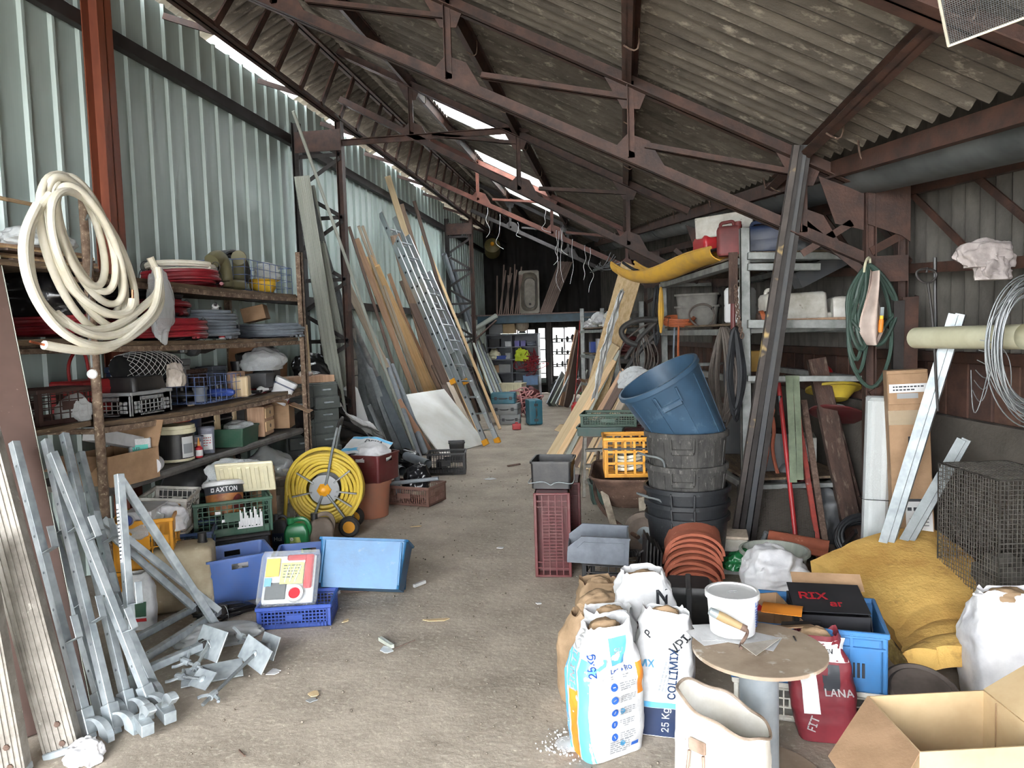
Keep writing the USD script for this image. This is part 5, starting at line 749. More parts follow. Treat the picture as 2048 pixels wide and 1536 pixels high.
# block pier by the column, films and rolls
pier = thing('block_pier', 'short pier of grey concrete blocks behind the leaning profiles', 'pier', at((-3.52, 8.62, 0)))
for r_ in range(9):
    for c_ in range(2 if r_ % 2 else 1): part(pier, 'block', rough(bx((-.2 + .2 * c_ if r_ % 2 else -.2, -.1, .2 * r_ + .006), (.0 + .2 * c_ - .006 if r_ % 2 else .2, .1, .2 * r_ + .196), .006).subdivide(), .003, 20, r_), CONCRETE)
o = thing('film_roll', 'white plastic film roll standing among the profiles', 'roll', along(F(752, 938), X(697, 775, -3.3), (0, 1, 0))); L = dist(F(752, 938), X(697, 775, -3.3)); part(o, 'film', lathe([(.08, 0), (.1, .02), (.1, L - .05), (.07, L)], 20), WHITE_SHEET); part(o, 'core', lathe([(.05, .01), (.05, L - .02)], 16), PRINT_WHITE)
def drape(l, name, cat, pts, w, m, seed, amp=.05):        # a limp bundle of film along a path, folded lengthwise
    p = spline(pts, 30)
    def fn(u, v):
        q = np.array([np.interp(v, np.linspace(0, 1, 30), p[:, k]) for k in range(3)]).T; a = (u - .5) * 2.6; ww = w * (1 - .5 * np.abs(v - .45))
        return q + np.c_[ww * np.sin(a) * .4, ww * np.sin(a) * .9, ww * .45 * np.cos(a)] + amp * np.c_[noise3(np.c_[u, v * 2, 0 * u], 6, seed), noise3(np.c_[u, v * 2, 0 * u], 6, seed + 1), noise3(np.c_[u, v * 2, 0 * u], 6, seed + 2)]
    return one(name, l, cat, sheet(fn, 26, 44, .004), m, smooth=True)
drape('clear film sheeting slumped from the shelf end to the profiles', 'plastic_sheeting', 'sheeting', [X(622, 800, -3.3), X(645, 835, -3.2), X(690, 870, -3.15), F(735, 930) + [0, .2, .15]], .42, WHITE_SHEET, 1, .12)
drape('second fold of milky sheeting beside the drawer cabinet', 'plastic_sheeting', 'sheeting', [X(618, 850, -3.25), X(628, 880, -3.2), F(640, 985) + [0, .3, .1]], .3, WHITE_SHEET, 4, .1)
drape('black film slumped over the clear sheeting behind the hose reel', 'plastic_sheeting', 'sheeting', [X(640, 840, -3.1), X(668, 880, -3.05), X(715, 910, -2.95), F(760, 960) + [0, .3, .1]], .45, FILM_BLACK, 7, .12)
drape('black film hanging on the concrete blocks', 'plastic_sheeting', 'sheeting', [X(618, 725, -3.55), X(630, 770, -3.45), X(655, 810, -3.4), X(672, 850, -3.35)], .32, FILM_BLACK, 9, .08)
lump('heap of black film on the floor beside the maroon bin', at(F(800, 945) + [-.05, .2, 0]), .22, .2, .16, FILM_BLACK, 'plastic_film', 'film', 91, .35)
LB('perforated_strip', 'dark perforated strip hanging by the shelf end', 'strip', (608, 640), (626, 1000), .04, .01, STEEL_DARK, -3.45); LB('white_batten', 'thin white batten beside the concrete blocks', 'batten', (612, 650), (640, 1000), .03, .02, PINE_PALE, -3.5)
# ================================================================ far end
cu = thing('open_cabinet', 'wide grey steel cabinet with open shelves at the far end', 'cabinet', at((-2.74, 17.95, 0), 0)); CW, CD, CH = 1.3, .5, 1.64
for x_ in (-CW / 2, CW / 2 - .03): part(cu, 'side_panel', bx((x_, -CD / 2, 0), (x_ + .03, CD / 2, CH), .003), CABINET)
part(cu, 'back_panel', bx((-CW / 2, CD / 2 - .01, 0), (CW / 2, CD / 2, CH)), CABINET); part(cu, 'top_panel', bx((-CW / 2 - .01, -CD / 2 - .02, CH), (CW / 2 + .01, CD / 2, CH + .04), .004), CABINET); part(cu, 'divider', bx((-.02, -CD / 2, 0), (.005, CD / 2, CH)), CABINET)
CZ = [.08, .4, .72, 1.05, 1.36]
for z_ in CZ[:]: part(cu, 'shelf', bx((-CW / 2, -CD / 2, z_ - .025), (CW / 2, CD / 2, z_), .002), CABINET)
far = [('storage_bin', 'bin', -.45, 4, .28, .2, .2, BLACK, 'black bin on the top left cabinet shelf'), ('storage_bin', 'bin', -.1, 4, .16, .2, .13, PAPER, 'white bin on the top left cabinet shelf'), ('storage_bin', 'bin', .12, 4, .13, .2, .14, plastic('purple_plastic', '#5a5596'), 'first purple bin on the top right cabinet shelf'), ('storage_bin', 'bin', .27, 4, .13, .2, .14, plastic('purple_plastic', '#5a5596'), 'second purple bin on the top right cabinet shelf'),
  ('storage_bin', 'bin', -.3, 3, .3, .2, .09, BLUE_DEEP, 'flat blue bin on the second left cabinet shelf'), ('storage_bin', 'bin', -.11, 3, .14, .2, .15, GREY, 'grey bin on the second left cabinet shelf'), ('storage_bin', 'bin', -.42, 2, .16, .2, .18, CARD, 'small brown carton on the third left cabinet shelf'), ('storage_bin', 'bin', -.2, 2, .3, .25, .2, GREY, 'grey crate on the third left cabinet shelf'), ('storage_bin', 'bin', .45, 1, .4, .3, .24, plastic('pale_blue_plastic', '#6f8fb8'), 'pale blue tote on the lower right cabinet shelf'), ('storage_bin', 'bin', .12, 1, .2, .25, .1, PAPER, 'white tray on the lower right cabinet shelf')]
for n_, c_, x_, s_, w_, d_, h_, m_, l_ in far: tote(l_, at((-2.74 + x_, 17.85, CZ[s_] + .004)), w_, d_, h_, m_, .04, n_, c_, '', .01, .006)
lump('cream cloth bag on the second left cabinet shelf', at((-3.2, 17.85, CZ[3] + .0)), .13, .1, .16, CREAM, 'cloth_bag', 'bag', 3); lump('yellow-green safety vest hanging out of the cabinet', at((-2.5, 17.66, CZ[3] - .05), 0), .15, .07, .18, mat('safety_lime', '#b9c832', '#9fae28', 8, .8), 'safety_vest', 'vest', 5, .35)
o = thing('cord_tangle', 'tangle of red cord hanging out of the cabinet', 'cord', at((-2.3, 17.62, .98))); g_ = np.random.default_rng(3)
for k in range(7): part(o, 'cord', wire([(g_.normal() * .14, g_.normal() * .04, g_.normal() * .15) for _ in range(9)], .009, 60, 5), CABLE_RED)
coil('grey cord coil on the top right cabinet shelf', at((-2.28, 17.85, CZ[4])), .12, 4, .1, .01, CABLE_GREY, seed=51)
o = thing('ceiling_fan_globe', 'ribbed pale globe standing on top of the cabinet', 'globe', at((-2.5, 17.9, CH + .045))); part(o, 'globe', mv(lathe([(.03, -.17)] + [(.17 * math.cos(q) * (1 + .03 * math.sin(q * 22)), .17 * math.sin(q)) for q in np.linspace(-1.35, 1.35, 40)] + [(.03, .17)], 28), (0, 0, .2), 20, 75), WOOD_GREY); part(o, 'foot', lathe([(.1, 0), (.08, .03), (.05, .05)], 16), GREY_DARK)
for i, (x_, w_, l_, m_) in enumerate(((-3.15, .34, 'clear-sided box at the left on top of the cabinet', GREY), (-2.82, .3, 'pale carton with an orange label on top of the cabinet', CARD_PALE))): carton(l_, at((x_, 17.95, CH + .045)), w_, .3, .24, m_, closed=True)
def case(label, M, w, d, h, m, group=None):
    o = thing('tool_case', label, 'case', M, group); part(o, 'body', loft([rrect(w * .97, d * .97, .03, 0), rrect(w, d, .04, .015), rrect(w, d, .04, h * .48)]), m); part(o, 'lid', loft([rrect(w, d, .04, h * .52), rrect(w, d, .04, h - .02), rrect(w * .95, d * .94, .03, h)]), m)
    for x_ in (-w * .3, w * .3): part(o, 'latch', bx((x_ - .025, -d / 2 - .012, h * .36), (x_ + .025, -d / 2 + .004, h * .66), .004), GREY_DARK)
    part(o, 'handle', tube(spline([(-.07, -d / 2, h * .5), (-.06, -d / 2 - .04, h * .5), (.06, -d / 2 - .04, h * .5), (.07, -d / 2, h * .5)], 12), .011, 6), GREY_DARK); part(o, 'seam', loft([rrect(w - .01, d - .01, .035, h * .46), rrect(w - .01, d - .01, .035, h * .54)]), BLACK); return o
P = F(1012, 850) + [0, .2, 0]; case('lower grey tool case on the floor near the ladder foot', at(P + [.05, 0, 0], 6), .4, .3, .18, GREY); case('upper grey tool case under the teal one', at(P + [-.02, .02, .182], -3), .5, .36, .2, GREY); case('teal tool case lying on the grey cases', at(P + [-.06, .02, .384], 3), .46, .32, .2, TEAL)
P = F(1060, 850) + [.06, .14, 0]; case('teal tool case standing upright in the aisle', at(P, 20) @ T((0, 0, .23)) @ R('y', 90) @ T((0, 0, -.12)), .46, .36, .24, TEAL)
one('small_red_box', 'small red box on the floor before the grey cases', 'box', mg(cb(.15, .12, .1, .01), mv(cb(.05, .03, .03, .004), (0, 0, .1))), RED, at(F(1032, 860) + [0, .08, 0], 10))
P = F(1030, 832); o = tote('cream rigid crate on the heap before the cabinet', at((-2.45, 15.6, .3), -8), .58, .4, .3, CREAM, .04, 'rigid_crate', 'crate', '', .02, .01)
for q in (-.2, -.07, .07, .2): part(o, 'rib', bx((q - .012, -.21, .02), (q + .012, -.19, .28), .003), CREAM)
lump('heap of dark tools and cloth under the cream crate', at((-2.45, 15.55, 0)), .4, .3, .19, GREY_DARK, 'tool_heap', 'heap', 7, .3)
o = thing('cord_tangle', 'pink hose tangle beside the teal case', 'hose', at((-2.0, 14.4, .3))); 
for k in range(5): part(o, 'hose', wire([(g_.normal() * .17, g_.normal() * .1, max(-.28, g_.normal() * .17)) for _ in range(9)], .013, 50, 5), mat('pink_hose', '#b98080'))
lump('red sack behind the pink hose tangle', at((-2.0, 15.2, 0)), .22, .2, .32, MAROON, 'red_sack', 'sack', 8, .25)
# dark boards left of the cabinet, panels right of the aisle
for i in range(5): lean_board('dark_board', f'{["first", "second", "third", "fourth", "fifth"][i]} dark board counted towards the cabinet', 'board', np.array([-3.74, 15.4 + .2 * i, 1.9 - .15 * i]), np.array([-3.1 + .12 * i, 15.1 + .12 * i, 0]), .3, .02, (STEEL_DARK, BLACK, GREY_DARK)[i % 3], (0, 1, 0), 'dark boards left of the cabinet')
pn = [(1098, 1128, 812, 748, ALU, 'first white-framed panel nearest the aisle'), (1106, 1137, 812, 752, PVC_PALE, 'second pale panel of the leaning row'), (1116, 1146, 813, 750, ALU, 'third white-framed panel of the row'), (1125, 1158, 812, 662, WOOD_BROWN, 'tall brown door-like panel leaning behind the white ones'), (1134, 1162, 815, 668, WOOD_DARK, 'tall dark panel behind the brown one'), (1140, 1175, 815, 740, PVC_PALE, 'pale batten pair before the green bin')]
for i, (xb, xt, yb_, yt, m_, l_) in enumerate(pn):
    b_ = F(xb, yb_); lean_board('leaning_sheet', l_, 'panel', Y(xt, yt, b_[1] + .25), b_, .06 if i == 5 else .42, .03, m_, (.35, 1, 0), 'panels leaning right of the aisle')
lean_board('thin_rod', 'thin red-tipped rod standing by the far rack', 'rod', Y(1160, 640, 14.5), F(1148, 830), .02, .02, RED_PAINT, sec='rod')
# loft: petrol-blue beam and what is stored on it
lf = thing('loft_floor', 'storage loft on a petrol-blue beam across the far end', 'loft', None, None, 'structure'); part(lf, 'beam', mg(bx((-3.5, 17.3, 1.93), (-.4, 17.308, 2.12)), bx((-3.5, 17.25, 2.11), (-.4, 17.36, 2.12)), bx((-3.5, 17.25, 1.93), (-.4, 17.36, 1.94))), PETROL); part(lf, 'deck', bx((-3.88, 17.3, 2.12), (-.4, 20.2, 2.15)), WOOD_DARK)
o = thing('bathtub', 'dirty white bathtub standing on end on the loft', 'bathtub', at((-2.28, 17.75, 2.16), 2, -4)); tb = [rrect(.5, 1.05, .05, 0), rrect(.5, 1.05, .05, .03), rrect(.42, .95, .16, .03), rrect(.34, .84, .15, -.12), rrect(.26, .72, .12, -.2)]; part(o, 'basin', tf(loft(tb, False), at((0, 0, .53), 0, 90)), mat('grimy_enamel', '#8d867a', '#6e675c', 4, .6)); part(o, 'drain', tf(lathe([(.03, 0), (.03, .01)], 14), at((0, .17, .25), 0, 90)), STEEL_DARK); part(o, 'inset_line', tf(tube(rrect(.27, .75, .12, -.15), .006, 5, True), at((0, 0, .53), 0, 90)), GREY_DARK)
ORD = ['first', 'second', 'third', 'fourth', 'fifth', 'sixth', 'seventh', 'eighth', 'ninth', 'tenth', 'eleventh']; g_ = np.random.default_rng(11)
for i in range(11):
    a_ = np.array([-3.05 + .055 * i, 17.5, 2.16]); one('timber_strip', ORD[i] + ' thin dark strip from the left, standing left of the bathtub on the loft', 'strip', bx((-.015, -.008, 0), (.015, .008, 1.0 + .35 * ((i * 7) % 5) / 5)), WOOD_DARK, along(a_, a_ + [.05 * ((i * 3) % 5 - 2) + .08, .3, 1], (1, 0, 0)), 'reddish strips left of the bathtub on the loft')
for i in range(9):
    a_ = np.array([-1.98 + .03 * i, 17.45 + .02 * i, 2.16]); one('timber_strip', ORD[i] + ' long brown strip from the bathtub, slanting on the loft', 'strip', bx((-.02, -.01, 0), (.02, .01, 1.35)), WOOD_DARK, along(a_, a_ + [.42 + .02 * (i % 3), .25, 1.1], (1, 0, 0)), 'brown strips right of the bathtub on the loft')
o = thing('paper_roll', 'rolled pale pipe end under the left end of the loft', 'roll', along((-3.6, 16.9, 1.75), (-2.95, 17.2, 2.16), (0, 1, 0))); part(o, 'roll', lathe([(.05, 0), (.06, .01), (.06, .75), (.04, .76)], 18), PVC_PALE)
lean_board('dark_plank', 'dark plank slanting under the left end of the loft', 'plank', np.array([-2.95, 16.8, 2.0]), np.array([-3.5, 16.6, 1.5]), .16, .03, WOOD_DARK, (0, 1, 0))
o = thing('yellow_canister', 'dull yellow canister wedged high on the left wall at the far end', 'canister', at(X(985, 505, -3.3), 10, 70)); part(o, 'body', lathe([(.12, 0), (.2, .04), (.2, .4), (.12, .45)], 22), mat('olive_yellow', '#6a6038')); part(o, 'cap', lathe([(.05, .45), (.05, .5), (.04, .51)], 14), YELLOW)
for i in range(3): lump(['heap of small parts under the far window', 'dark bundle left of the heap of small parts', 'rust-red bundle under the far window'][i], at((-1.75 + .3 * i, 19.8, 0)), .25, .2, .22, (GREY_DARK, BLACK, MAROON)[i], 'parts_heap', 'heap', 20 + i, .35)
for j, z_ in enumerate((.72, 1.06, 1.4)):
    for i in range(4): one('window_sill_object', f'{["small", "squat", "tall", "round"][i]} dark object on the {["lowest", "middle", "highest"][j]} bar of the far window', 'ornament', lathe([(.02, 0), (.035, .01), (.025 + .012 * i, .05 + .04 * ((i + j) % 3)), (.02, .1 + .05 * ((i + j) % 3))], 10), BLACK, at((-1.86 + .15 * i, 20.2, z_ + .07 * 0 + .02)), 'dark oddments on the window bars')
for j, z_ in enumerate((.72, 1.06, 1.4)): one('glass_shelf', ['lowest', 'middle', 'highest'][j] + ' narrow shelf across the far window', 'shelf', bx((-2.0, 20.12, z_), (-1.3, 20.24, z_ + .02)), STEEL_DARK)
# far rack on the right of the aisle
fr = thing('pallet_rack', 'far galvanised rack at the bend of the aisle', 'rack')
ru = [(-.80, 14.2), (-.12, 11.6), (-.42, 14.5), (.28, 11.8)]
for i, (x_, y_) in enumerate(ru): part(fr, 'upright', mg(bx((x_ - .04, y_ - .035, 0), (x_ - .035, y_ + .035, 2.12)), bx((x_ - .04, y_ - .035, 0), (x_ + .04, y_ - .03, 2.12)), bx((x_ + .035, y_ - .035, 0), (x_ + .04, y_ + .035, 2.12))), GALV_RACK)
RZ = [.72, 1.25, 1.72]
for z_ in RZ:
    for a, b in ((0, 1), (2, 3)): part(fr, 'beam', bar((*ru[a], z_ - .05), (*ru[b], z_ - .05), .05, .11, (0, 0, 1)), GALV_RACK)
    part(fr, 'shelf_board', loft([np.array([(*ru[0], z_), (*ru[1], z_), (*ru[3], z_), (*ru[2], z_)]), np.array([(*ru[0], z_ + .02), (*ru[1], z_ + .02), (*ru[3], z_ + .02), (*ru[2], z_ + .02)])]), SHELF_WOOD)
for a, b in ((0, 2), (1, 3)): part(fr, 'cross_tie', bar((*ru[a], 1.95), (*ru[b], 1.95), .03), GALV_RACK)
def FR_(t, d=.15): a, b = np.array(ru[0]), np.array(ru[1]); q = a + (b - a) * t; return np.array([q[0] + d, q[1] + d * .3])
g_ = np.random.default_rng(5)
for i in range(9): q = FR_(.1 + .09 * i, .16 + .1 * (i % 2)); lump(ORD[i] + ' white rubble-like scrap from the aisle end on top of the far rack', at((*q, RZ[2] + .022 + .05 * (i % 3)), 40 * i), .15, .13, .1, (PAPER, WHITE_DIRTY)[i % 2], 'plastic_scrap', 'scrap', 30 + i, .4, sub=3, group='white scraps on top of the far rack')
for t_, w_, h_, m_, z_, l_ in ((.15, .3, .2, BLUE_DEEP, 1, 'blue carton on the middle far-rack shelf'), (.3, .22, .26, PAPER, 1, 'white leaning carton on the middle far-rack shelf'), (.5, .3, .16, MAROON, 1, 'maroon carton on the middle far-rack shelf'), (.2, .2, .2, CARD, 0, 'brown carton on the lowest far-rack shelf')): q = FR_(t_, .2); carton(l_, at((*q, RZ[z_] + .022), 12), w_, .2, h_, m_, closed=True)
q = FR_(.38, .14); o = thing('white_bucket', 'white bucket on the lowest far-rack shelf', 'bucket', at((*q, RZ[0] + .022))); part(o, 'body', pail(.12, .14, .25), WHITE); part(o, 'handle', wire([(-.14, 0, .22), (-.1, -.12, .14), (.1, -.12, .14), (.14, 0, .22)], .004), WIRE_GREY)
q = FR_(.55, .12); lump('dark blue cloth bag beside the white bucket', at((*q, RZ[0] + .022)), .14, .14, .16, NAVY, 'cloth_bag', 'bag', 41)
q = FR_(.25, .1); tote('tub of white scraps on the lowest far-rack shelf', at((*q, RZ[0] + .022), 20), .2, .16, .12, GREY, .05, 'tub', 'tub', '', .01, .006)
q = FR_(.8, .25); lump('heap of dark and red oddments on the middle far-rack shelf', at((*q, RZ[1] + .022)), .3, .25, .2, MAROON, 'parts_heap', 'heap', 43, .35); q = FR_(.75, .25); lump('heap of grey oddments on the lowest far-rack shelf', at((*q, RZ[0] + .022)), .3, .25, .2, GREY_DARK, 'parts_heap', 'heap', 44, .35)
P = F(1175, 838) + [.1, .2, 0]; o = thing('green_bin', 'green plastic bin with an open carton stuffed in it', 'bin', at(P, 5)); part(o, 'body', pail(.2, .24, .5, .004, .02, .04, 24), plastic('leaf_green_plastic', '#4a6d3c')); part(o, 'stripe', bx((-.17, -.225, .05), (-.13, -.205, .42)), PRINT_WHITE)
carton('open brown carton stuffed into the green bin', at(P + [0, 0, .35], 20), .32, .3, .34, flaps=(('f', 30, .1), ('l', 40, .1)))
o = thing('red_canister', 'red canister with a black top by the green bin', 'canister', at(F(1151, 832) + [0, .1, 0])); part(o, 'body', lathe([(.085, 0), (.09, .01), (.09, .2), (.06, .22)], 20), RED); part(o, 'cap', lathe([(.06, .22), (.06, .26), (.04, .27)], 16), RED)
one('grey_case', 'grey ribbed block before the red canister', 'case', rough(cb(.16, .12, .2, .01).subdivide(), .003, 12), GREY, at(F(1145, 858) + [0, .1, 0]))
carton('torn pale carton lying in the aisle before the green crates', at(F(1130, 872) + [.12, .2, 0], 30), .34, .3, .16, CARD_PALE, flaps=(('l', 130, .14), ('f', 110, .1)))
# OSB, film and boards leaning against the racks
def RB(name, label, top, ytop, bot, w, t, m, hint=(.9, -.4, 0), sec='plank', group=None): a, b = Y(*top, ytop), F(*bot); return lean_board(name, label, 'board', a, b, w, t, m, hint, group, sec=sec)
RB('chipboard_sheet', 'long pale chipboard panel leaning up to the yellow chute', (1266, 530), 8.9, (1158, 908), .3, .02, OSB)
drape('clear film hanging down the edge of the chipboard panel', 'plastic_film', 'film', [Y(1244, 585, 8.55), Y(1224, 650, 8.55), Y(1206, 720, 8.55), Y(1188, 800, 8.6)], .09, film('draped_film', '#ecedeb', .15, .3, .5), 21, .07)
rb = [('pale board, first of the low leaning boards', (1232, 690), (1095, 922), .12, .02, PINE_PALE), ('pale-edged board second in the low row', (1228, 720), (1110, 925), .08, .02, PINE), ('blue-white strip along the leaning boards', (1238, 700), (1128, 926), .06, .015, PVC_PALE), ('brown board under the blue-white strip', (1250, 740), (1138, 930), .1, .02, WOOD_BROWN), ('pale narrow board behind the brown one', (1252, 780), (1146, 932), .06, .02, PINE_PALE), ('dark brown board in the low row', (1262, 730), (1152, 934), .1, .02, WOOD_DARK), ('notched pale board with an open top', (1232, 800), (1160, 936), .06, .03, PINE_PALE), ('second notched pale board', (1244, 800), (1172, 938), .05, .03, PINE), ('dark grey board last in the low row', (1275, 740), (1180, 940), .08, .02, WOOD_GREY)]
for l_, a_, b_, w_, t_, m_ in rb: RB('leaning_board', l_, a_, 9.0, b_, w_, t_, m_, group='boards leaning behind the green crates')
RB('brown_plank', 'brown plank leaning behind the yellow crate', (1322, 860), 7.2, (1265, 985), .12, .04, WOOD_BROWN)
# loose wires on the lit truss
o = thing('loose_wires', 'loose white wires dangling from the salmon-red truss', 'wires'); g_ = np.random.default_rng(9)
for px_, py_, L_ in ((975, 415, 60), (1000, 428, 70), (1035, 445, 30), (1090, 415, 50), (1113, 460, 70), (1118, 462, 120), (1122, 455, 110), (1126, 450, 60), (1145, 478, 90), (1170, 490, 70), (1180, 495, 90)): part(o, 'strand', wire([Y(px_ + g_.normal() * 5 * k, py_ + L_ * k, 11.9) for k in np.linspace(0, 1, 6)], .0045, 24, 5), PRINT_WHITE)
for k in range(8): part(o, 'strand', wire([Y(1225 + 3 * k + g_.normal() * 4, 505 + 4 * k, 11.9), Y(1205 + g_.normal() * 5, 535, 11.8), Y(1180 + 3 * k, 545 - 3 * k, 11.7)], .008, 16, 5), WIRE_GREY)
# dark lengths stored upright in the far left corner behind the loft
# ================================================================ right side: racks and what hangs, leans or stands there
def RP(t, d=0.0, z=0.0): y = 5.6 + 2.7 * t; return np.array([.89 - KX * (y - 5.6), y, z]) + nR * d      # along the near rack's front, d back from it
UZ, MZ, LZ = 2.19, 1.67, 1.30
rk = thing('pallet_rack', 'near galvanised rack with cans on top at the right of the aisle', 'rack'); RD = .78
for t_ in (0, 1):
    for d_ in ((0,) if t_ == 0 else (0, RD)): q = RP(t_, d_); zt = 2.38 if t_ == 0 else 2.2; part(rk, 'upright', mg(bx(q + [-.035, -.035, 0], q + [-.03, .035, zt]), bx(q + [-.035, -.035, 0], q + [.035, -.03, zt]), bx(q + [.03, -.035, 0], q + [.035, .035, zt])), GALV_RACK)
for z_ in (UZ, MZ, LZ, .5):
    for d_ in (0, RD): part(rk, 'beam', bar(RP(0, d_, z_ - .05), RP(1, d_, z_ - .05), .05, .1 if z_ > LZ else .05, (0, 0, 1), .003), GALV_RACK)
    for t_ in (0, 1): part(rk, 'cross_beam', bar(RP(t_, 0, z_ - .045), RP(t_, RD, z_ - .045), .035, .07, (0, 0, 1), .003), GALV_RACK)
    if z_ != LZ: part(rk, 'shelf_board', loft([np.array([RP(0, .0, z_), RP(1, .0, z_), RP(1, RD, z_), RP(0, RD, z_)]), np.array([RP(0, .0, z_ + .018), RP(1, 0, z_ + .018), RP(1, RD, z_ + .018), RP(0, RD, z_ + .018)])]), SHELF_WOOD)
part(rk, 'edge_board', bar(RP(0, -.03, MZ + .012), RP(0, RD, MZ + .012), .03, .03, (0, 0, 1)), WOOD_BROWN)
# long galvanised rails lying on brackets beyond the rack
for i, (px0, px1, py_, y_, w_) in enumerate(((1495, 1690, 512, 5.45, .05), (1495, 1640, 534, 5.45, .05), (1495, 1725, 648, 5.4, .06), (1495, 1735, 757, 5.45, .04))): lean_board('galvanised_rail', ['uppermost galvanised rail beside the leaning dark channels', 'second galvanised rail with a square end', 'galvanised rail level with the dirty white cans', 'thin galvanised rail with straps hung over it'][i], 'rail', Y(px1, py_, y_), Y(px0, py_, y_), w_, w_, GALV_RACK, (0, 0, 1))
one('dark_duct', 'dark sloping duct-like beam behind the galvanised rails', 'beam', bar(RP(-.02, .35, 1.98), np.array([1.62, 5.7, 2.16]), .12, .12), GREY_DARK)
# cans on top
def can_(label, P, w, d, h, m, rz=0, rx=0, ry=0, **k): return jerrycan(label, at(P, rz, rx, ry), w, d, h, m, **k)
can_('red fuel can lying on the top shelf over the yellow chute', Y(1418, 512, 6.6) + [0, 0, .02], .2, .3, .17, RED, 15); can_('dark red fuel can standing beside the lying red one', Y(1460, 512, 6.1), .2, .16, .27, mat('faded_dark_red', '#7c3534', '#5f2b2a', 5, .6), -10); can_('navy blue can on the top shelf', Y(1532, 508, 6.0) + [0, 0, .0], .3, .2, .25, NAVY, -10)
can_('small white can behind the red ones', Y(1436, 490, 6.7) + [0, 0, -.0], .16, .14, .2, WHITE, 0)
lump('grey bag behind the navy blue can', at(Y(1610, 510, 6.0), 0), .16, .14, .12, GREY_DARK, 'bag', 'bag', 7)
o = thing('strip_light', 'old dusty strip light propped slantwise over the cans', 'light fitting', along(Y(1390, 458, 6.5), Y(1505, 440, 6.3), (0, 0, 1))); L = dist(Y(1390, 458, 6.5), Y(1505, 440, 6.3)); part(o, 'housing', bx((-.09, -.025, 0), (.09, .0, L), .006), WHITE_DIRTY); part(o, 'bracket', bx((-.05, -.035, L * .45), (.05, -.02, L * .55), .004), GREY_DARK)
# yellow chute
cp = spline([Y(1450, 520, 6.2), Y(1390, 535, 6.6), Y(1320, 562, 7.0), Y(1270, 560, 7.3), Y(1246, 545, 7.45)], 24)
def chute(u, v):
    q = np.array([np.interp(v, np.linspace(0, 1, 24), cp[:, k]) for k in range(3)]).T; a = math.pi * (u - .5) * 1.15; w_ = .12
    return q + np.c_[nR[0] * np.sin(a) * w_, nR[1] * np.sin(a) * w_, -.085 * np.cos(a) + .085]
o = thing('yellow_chute', 'curved yellow plastic chute lying over the front of the rack', 'chute'); part(o, 'trough', sheet(chute, 14, 24, .01), YELLOW_DULL)
for s_ in (0, 1): part(o, 'edge_bead', tube(chute(np.full(24, float(s_)), np.linspace(0, 1, 24)), .014, 6), YELLOW_DULL)
part(o, 'end_band', sheet(lambda u, v: chute(u, .93 + .07 * v) * 1 + np.c_[0 * u, 0 * u, 0 * u - .008], 14, 3, .012), YELLOW_DULL); part(o, 'black_cable', tube(cp + [0, 0, .1], .014, 6), CABLE_BLACK)
# middle shelf
for i in range(2): o = thing('mortar_tub', ['lower', 'upper'][i] + ' dusty grey mortar tub on the middle shelf of the near rack', 'tub', at(RP(.78, .22, MZ + .02 + .12 * i), -10)); part(o, 'body', shell(.42, .36, .2, .005, .12, .06, .018, .02), mat('dusty_grey_tub', '#77746e', '#5c5954', 7, .8))
can_('clean white jerrycan at the end of the middle shelf', RP(.22, .16, MZ + .02), .24, .2, .34, WHITE, 60, cap=BLACK)
can_('second translucent can behind the rack upright', RP(-.02, .22, MZ + .02) + [.02, .15, 0], .22, .2, .24, WHITE_DIRTY, 10)
P = Y(1598, 612, 5.75); can_('big grimy white can lying on its side on the middle shelf', P + [-.2, 0, -.02], .22, .24, .44, WHITE_DIRTY, 0, 0, 88, handle=False); can_('small grimy white can behind the green hose', Y(1680, 612, 5.75) + [-.07, 0, -.02], .18, .2, .2, WHITE_DIRTY, 0, 0, 88)
one('can_support', 'plank under the grimy white cans', 'plank', bx((-.45, -.1, 0), (.42, .12, .02), .002), WOOD_BROWN, at(Y(1605, 640, 5.7) + [0, .02, -.008]))
o = thing('rusty_funnel', 'rusty brown bottle-shaped fitting between the white cans', 'fitting', at(Y(1520, 640, 5.5) + [0, .1, .0], 0, 0, 80)); part(o, 'body', lathe([(.05, 0), (.055, .08), (.03, .13), (.03, .2)], 16), RUST_BROWN); part(o, 'collar', lathe([(.065, .02), (.065, .05)], 16), CABLE_ORANGE)
o = coil('orange extension cord heaped on the near rack edge', at(RP(.72, -.02, MZ + .02), 20, 12), .15, 5, .08, .01, CABLE_ORANGE, seed=61); 
part(o, 'cord', wire([RP(.62, -.08, MZ), RP(.62, -.09, MZ - .3), RP(.62, -.09, LZ - .15)] - RP(.72, -.02, MZ + .02), .009), CABLE_ORANGE) if False else one('extension_lead', 'orange cord hanging straight down from the rack beam', 'cord', wire([RP(.66, -.06, MZ + .02), RP(.66, -.07, MZ - .25), RP(.66, -.06, LZ - .25)], .011, 16), CABLE_ORANGE)
one('extension_lead', 'grey cord hanging beside the orange one', 'cord', wire([RP(.72, -.06, MZ + .02), RP(.7, -.09, MZ - .25), RP(.72, -.06, LZ - .3)], .01, 16), CABLE_GREY); coil('grey hose loop on the middle shelf by the white jerrycan', at(RP(.5, .05, MZ + .1), 0, 70), .12, 2, .03, .008, CABLE_BROWN, seed=62)
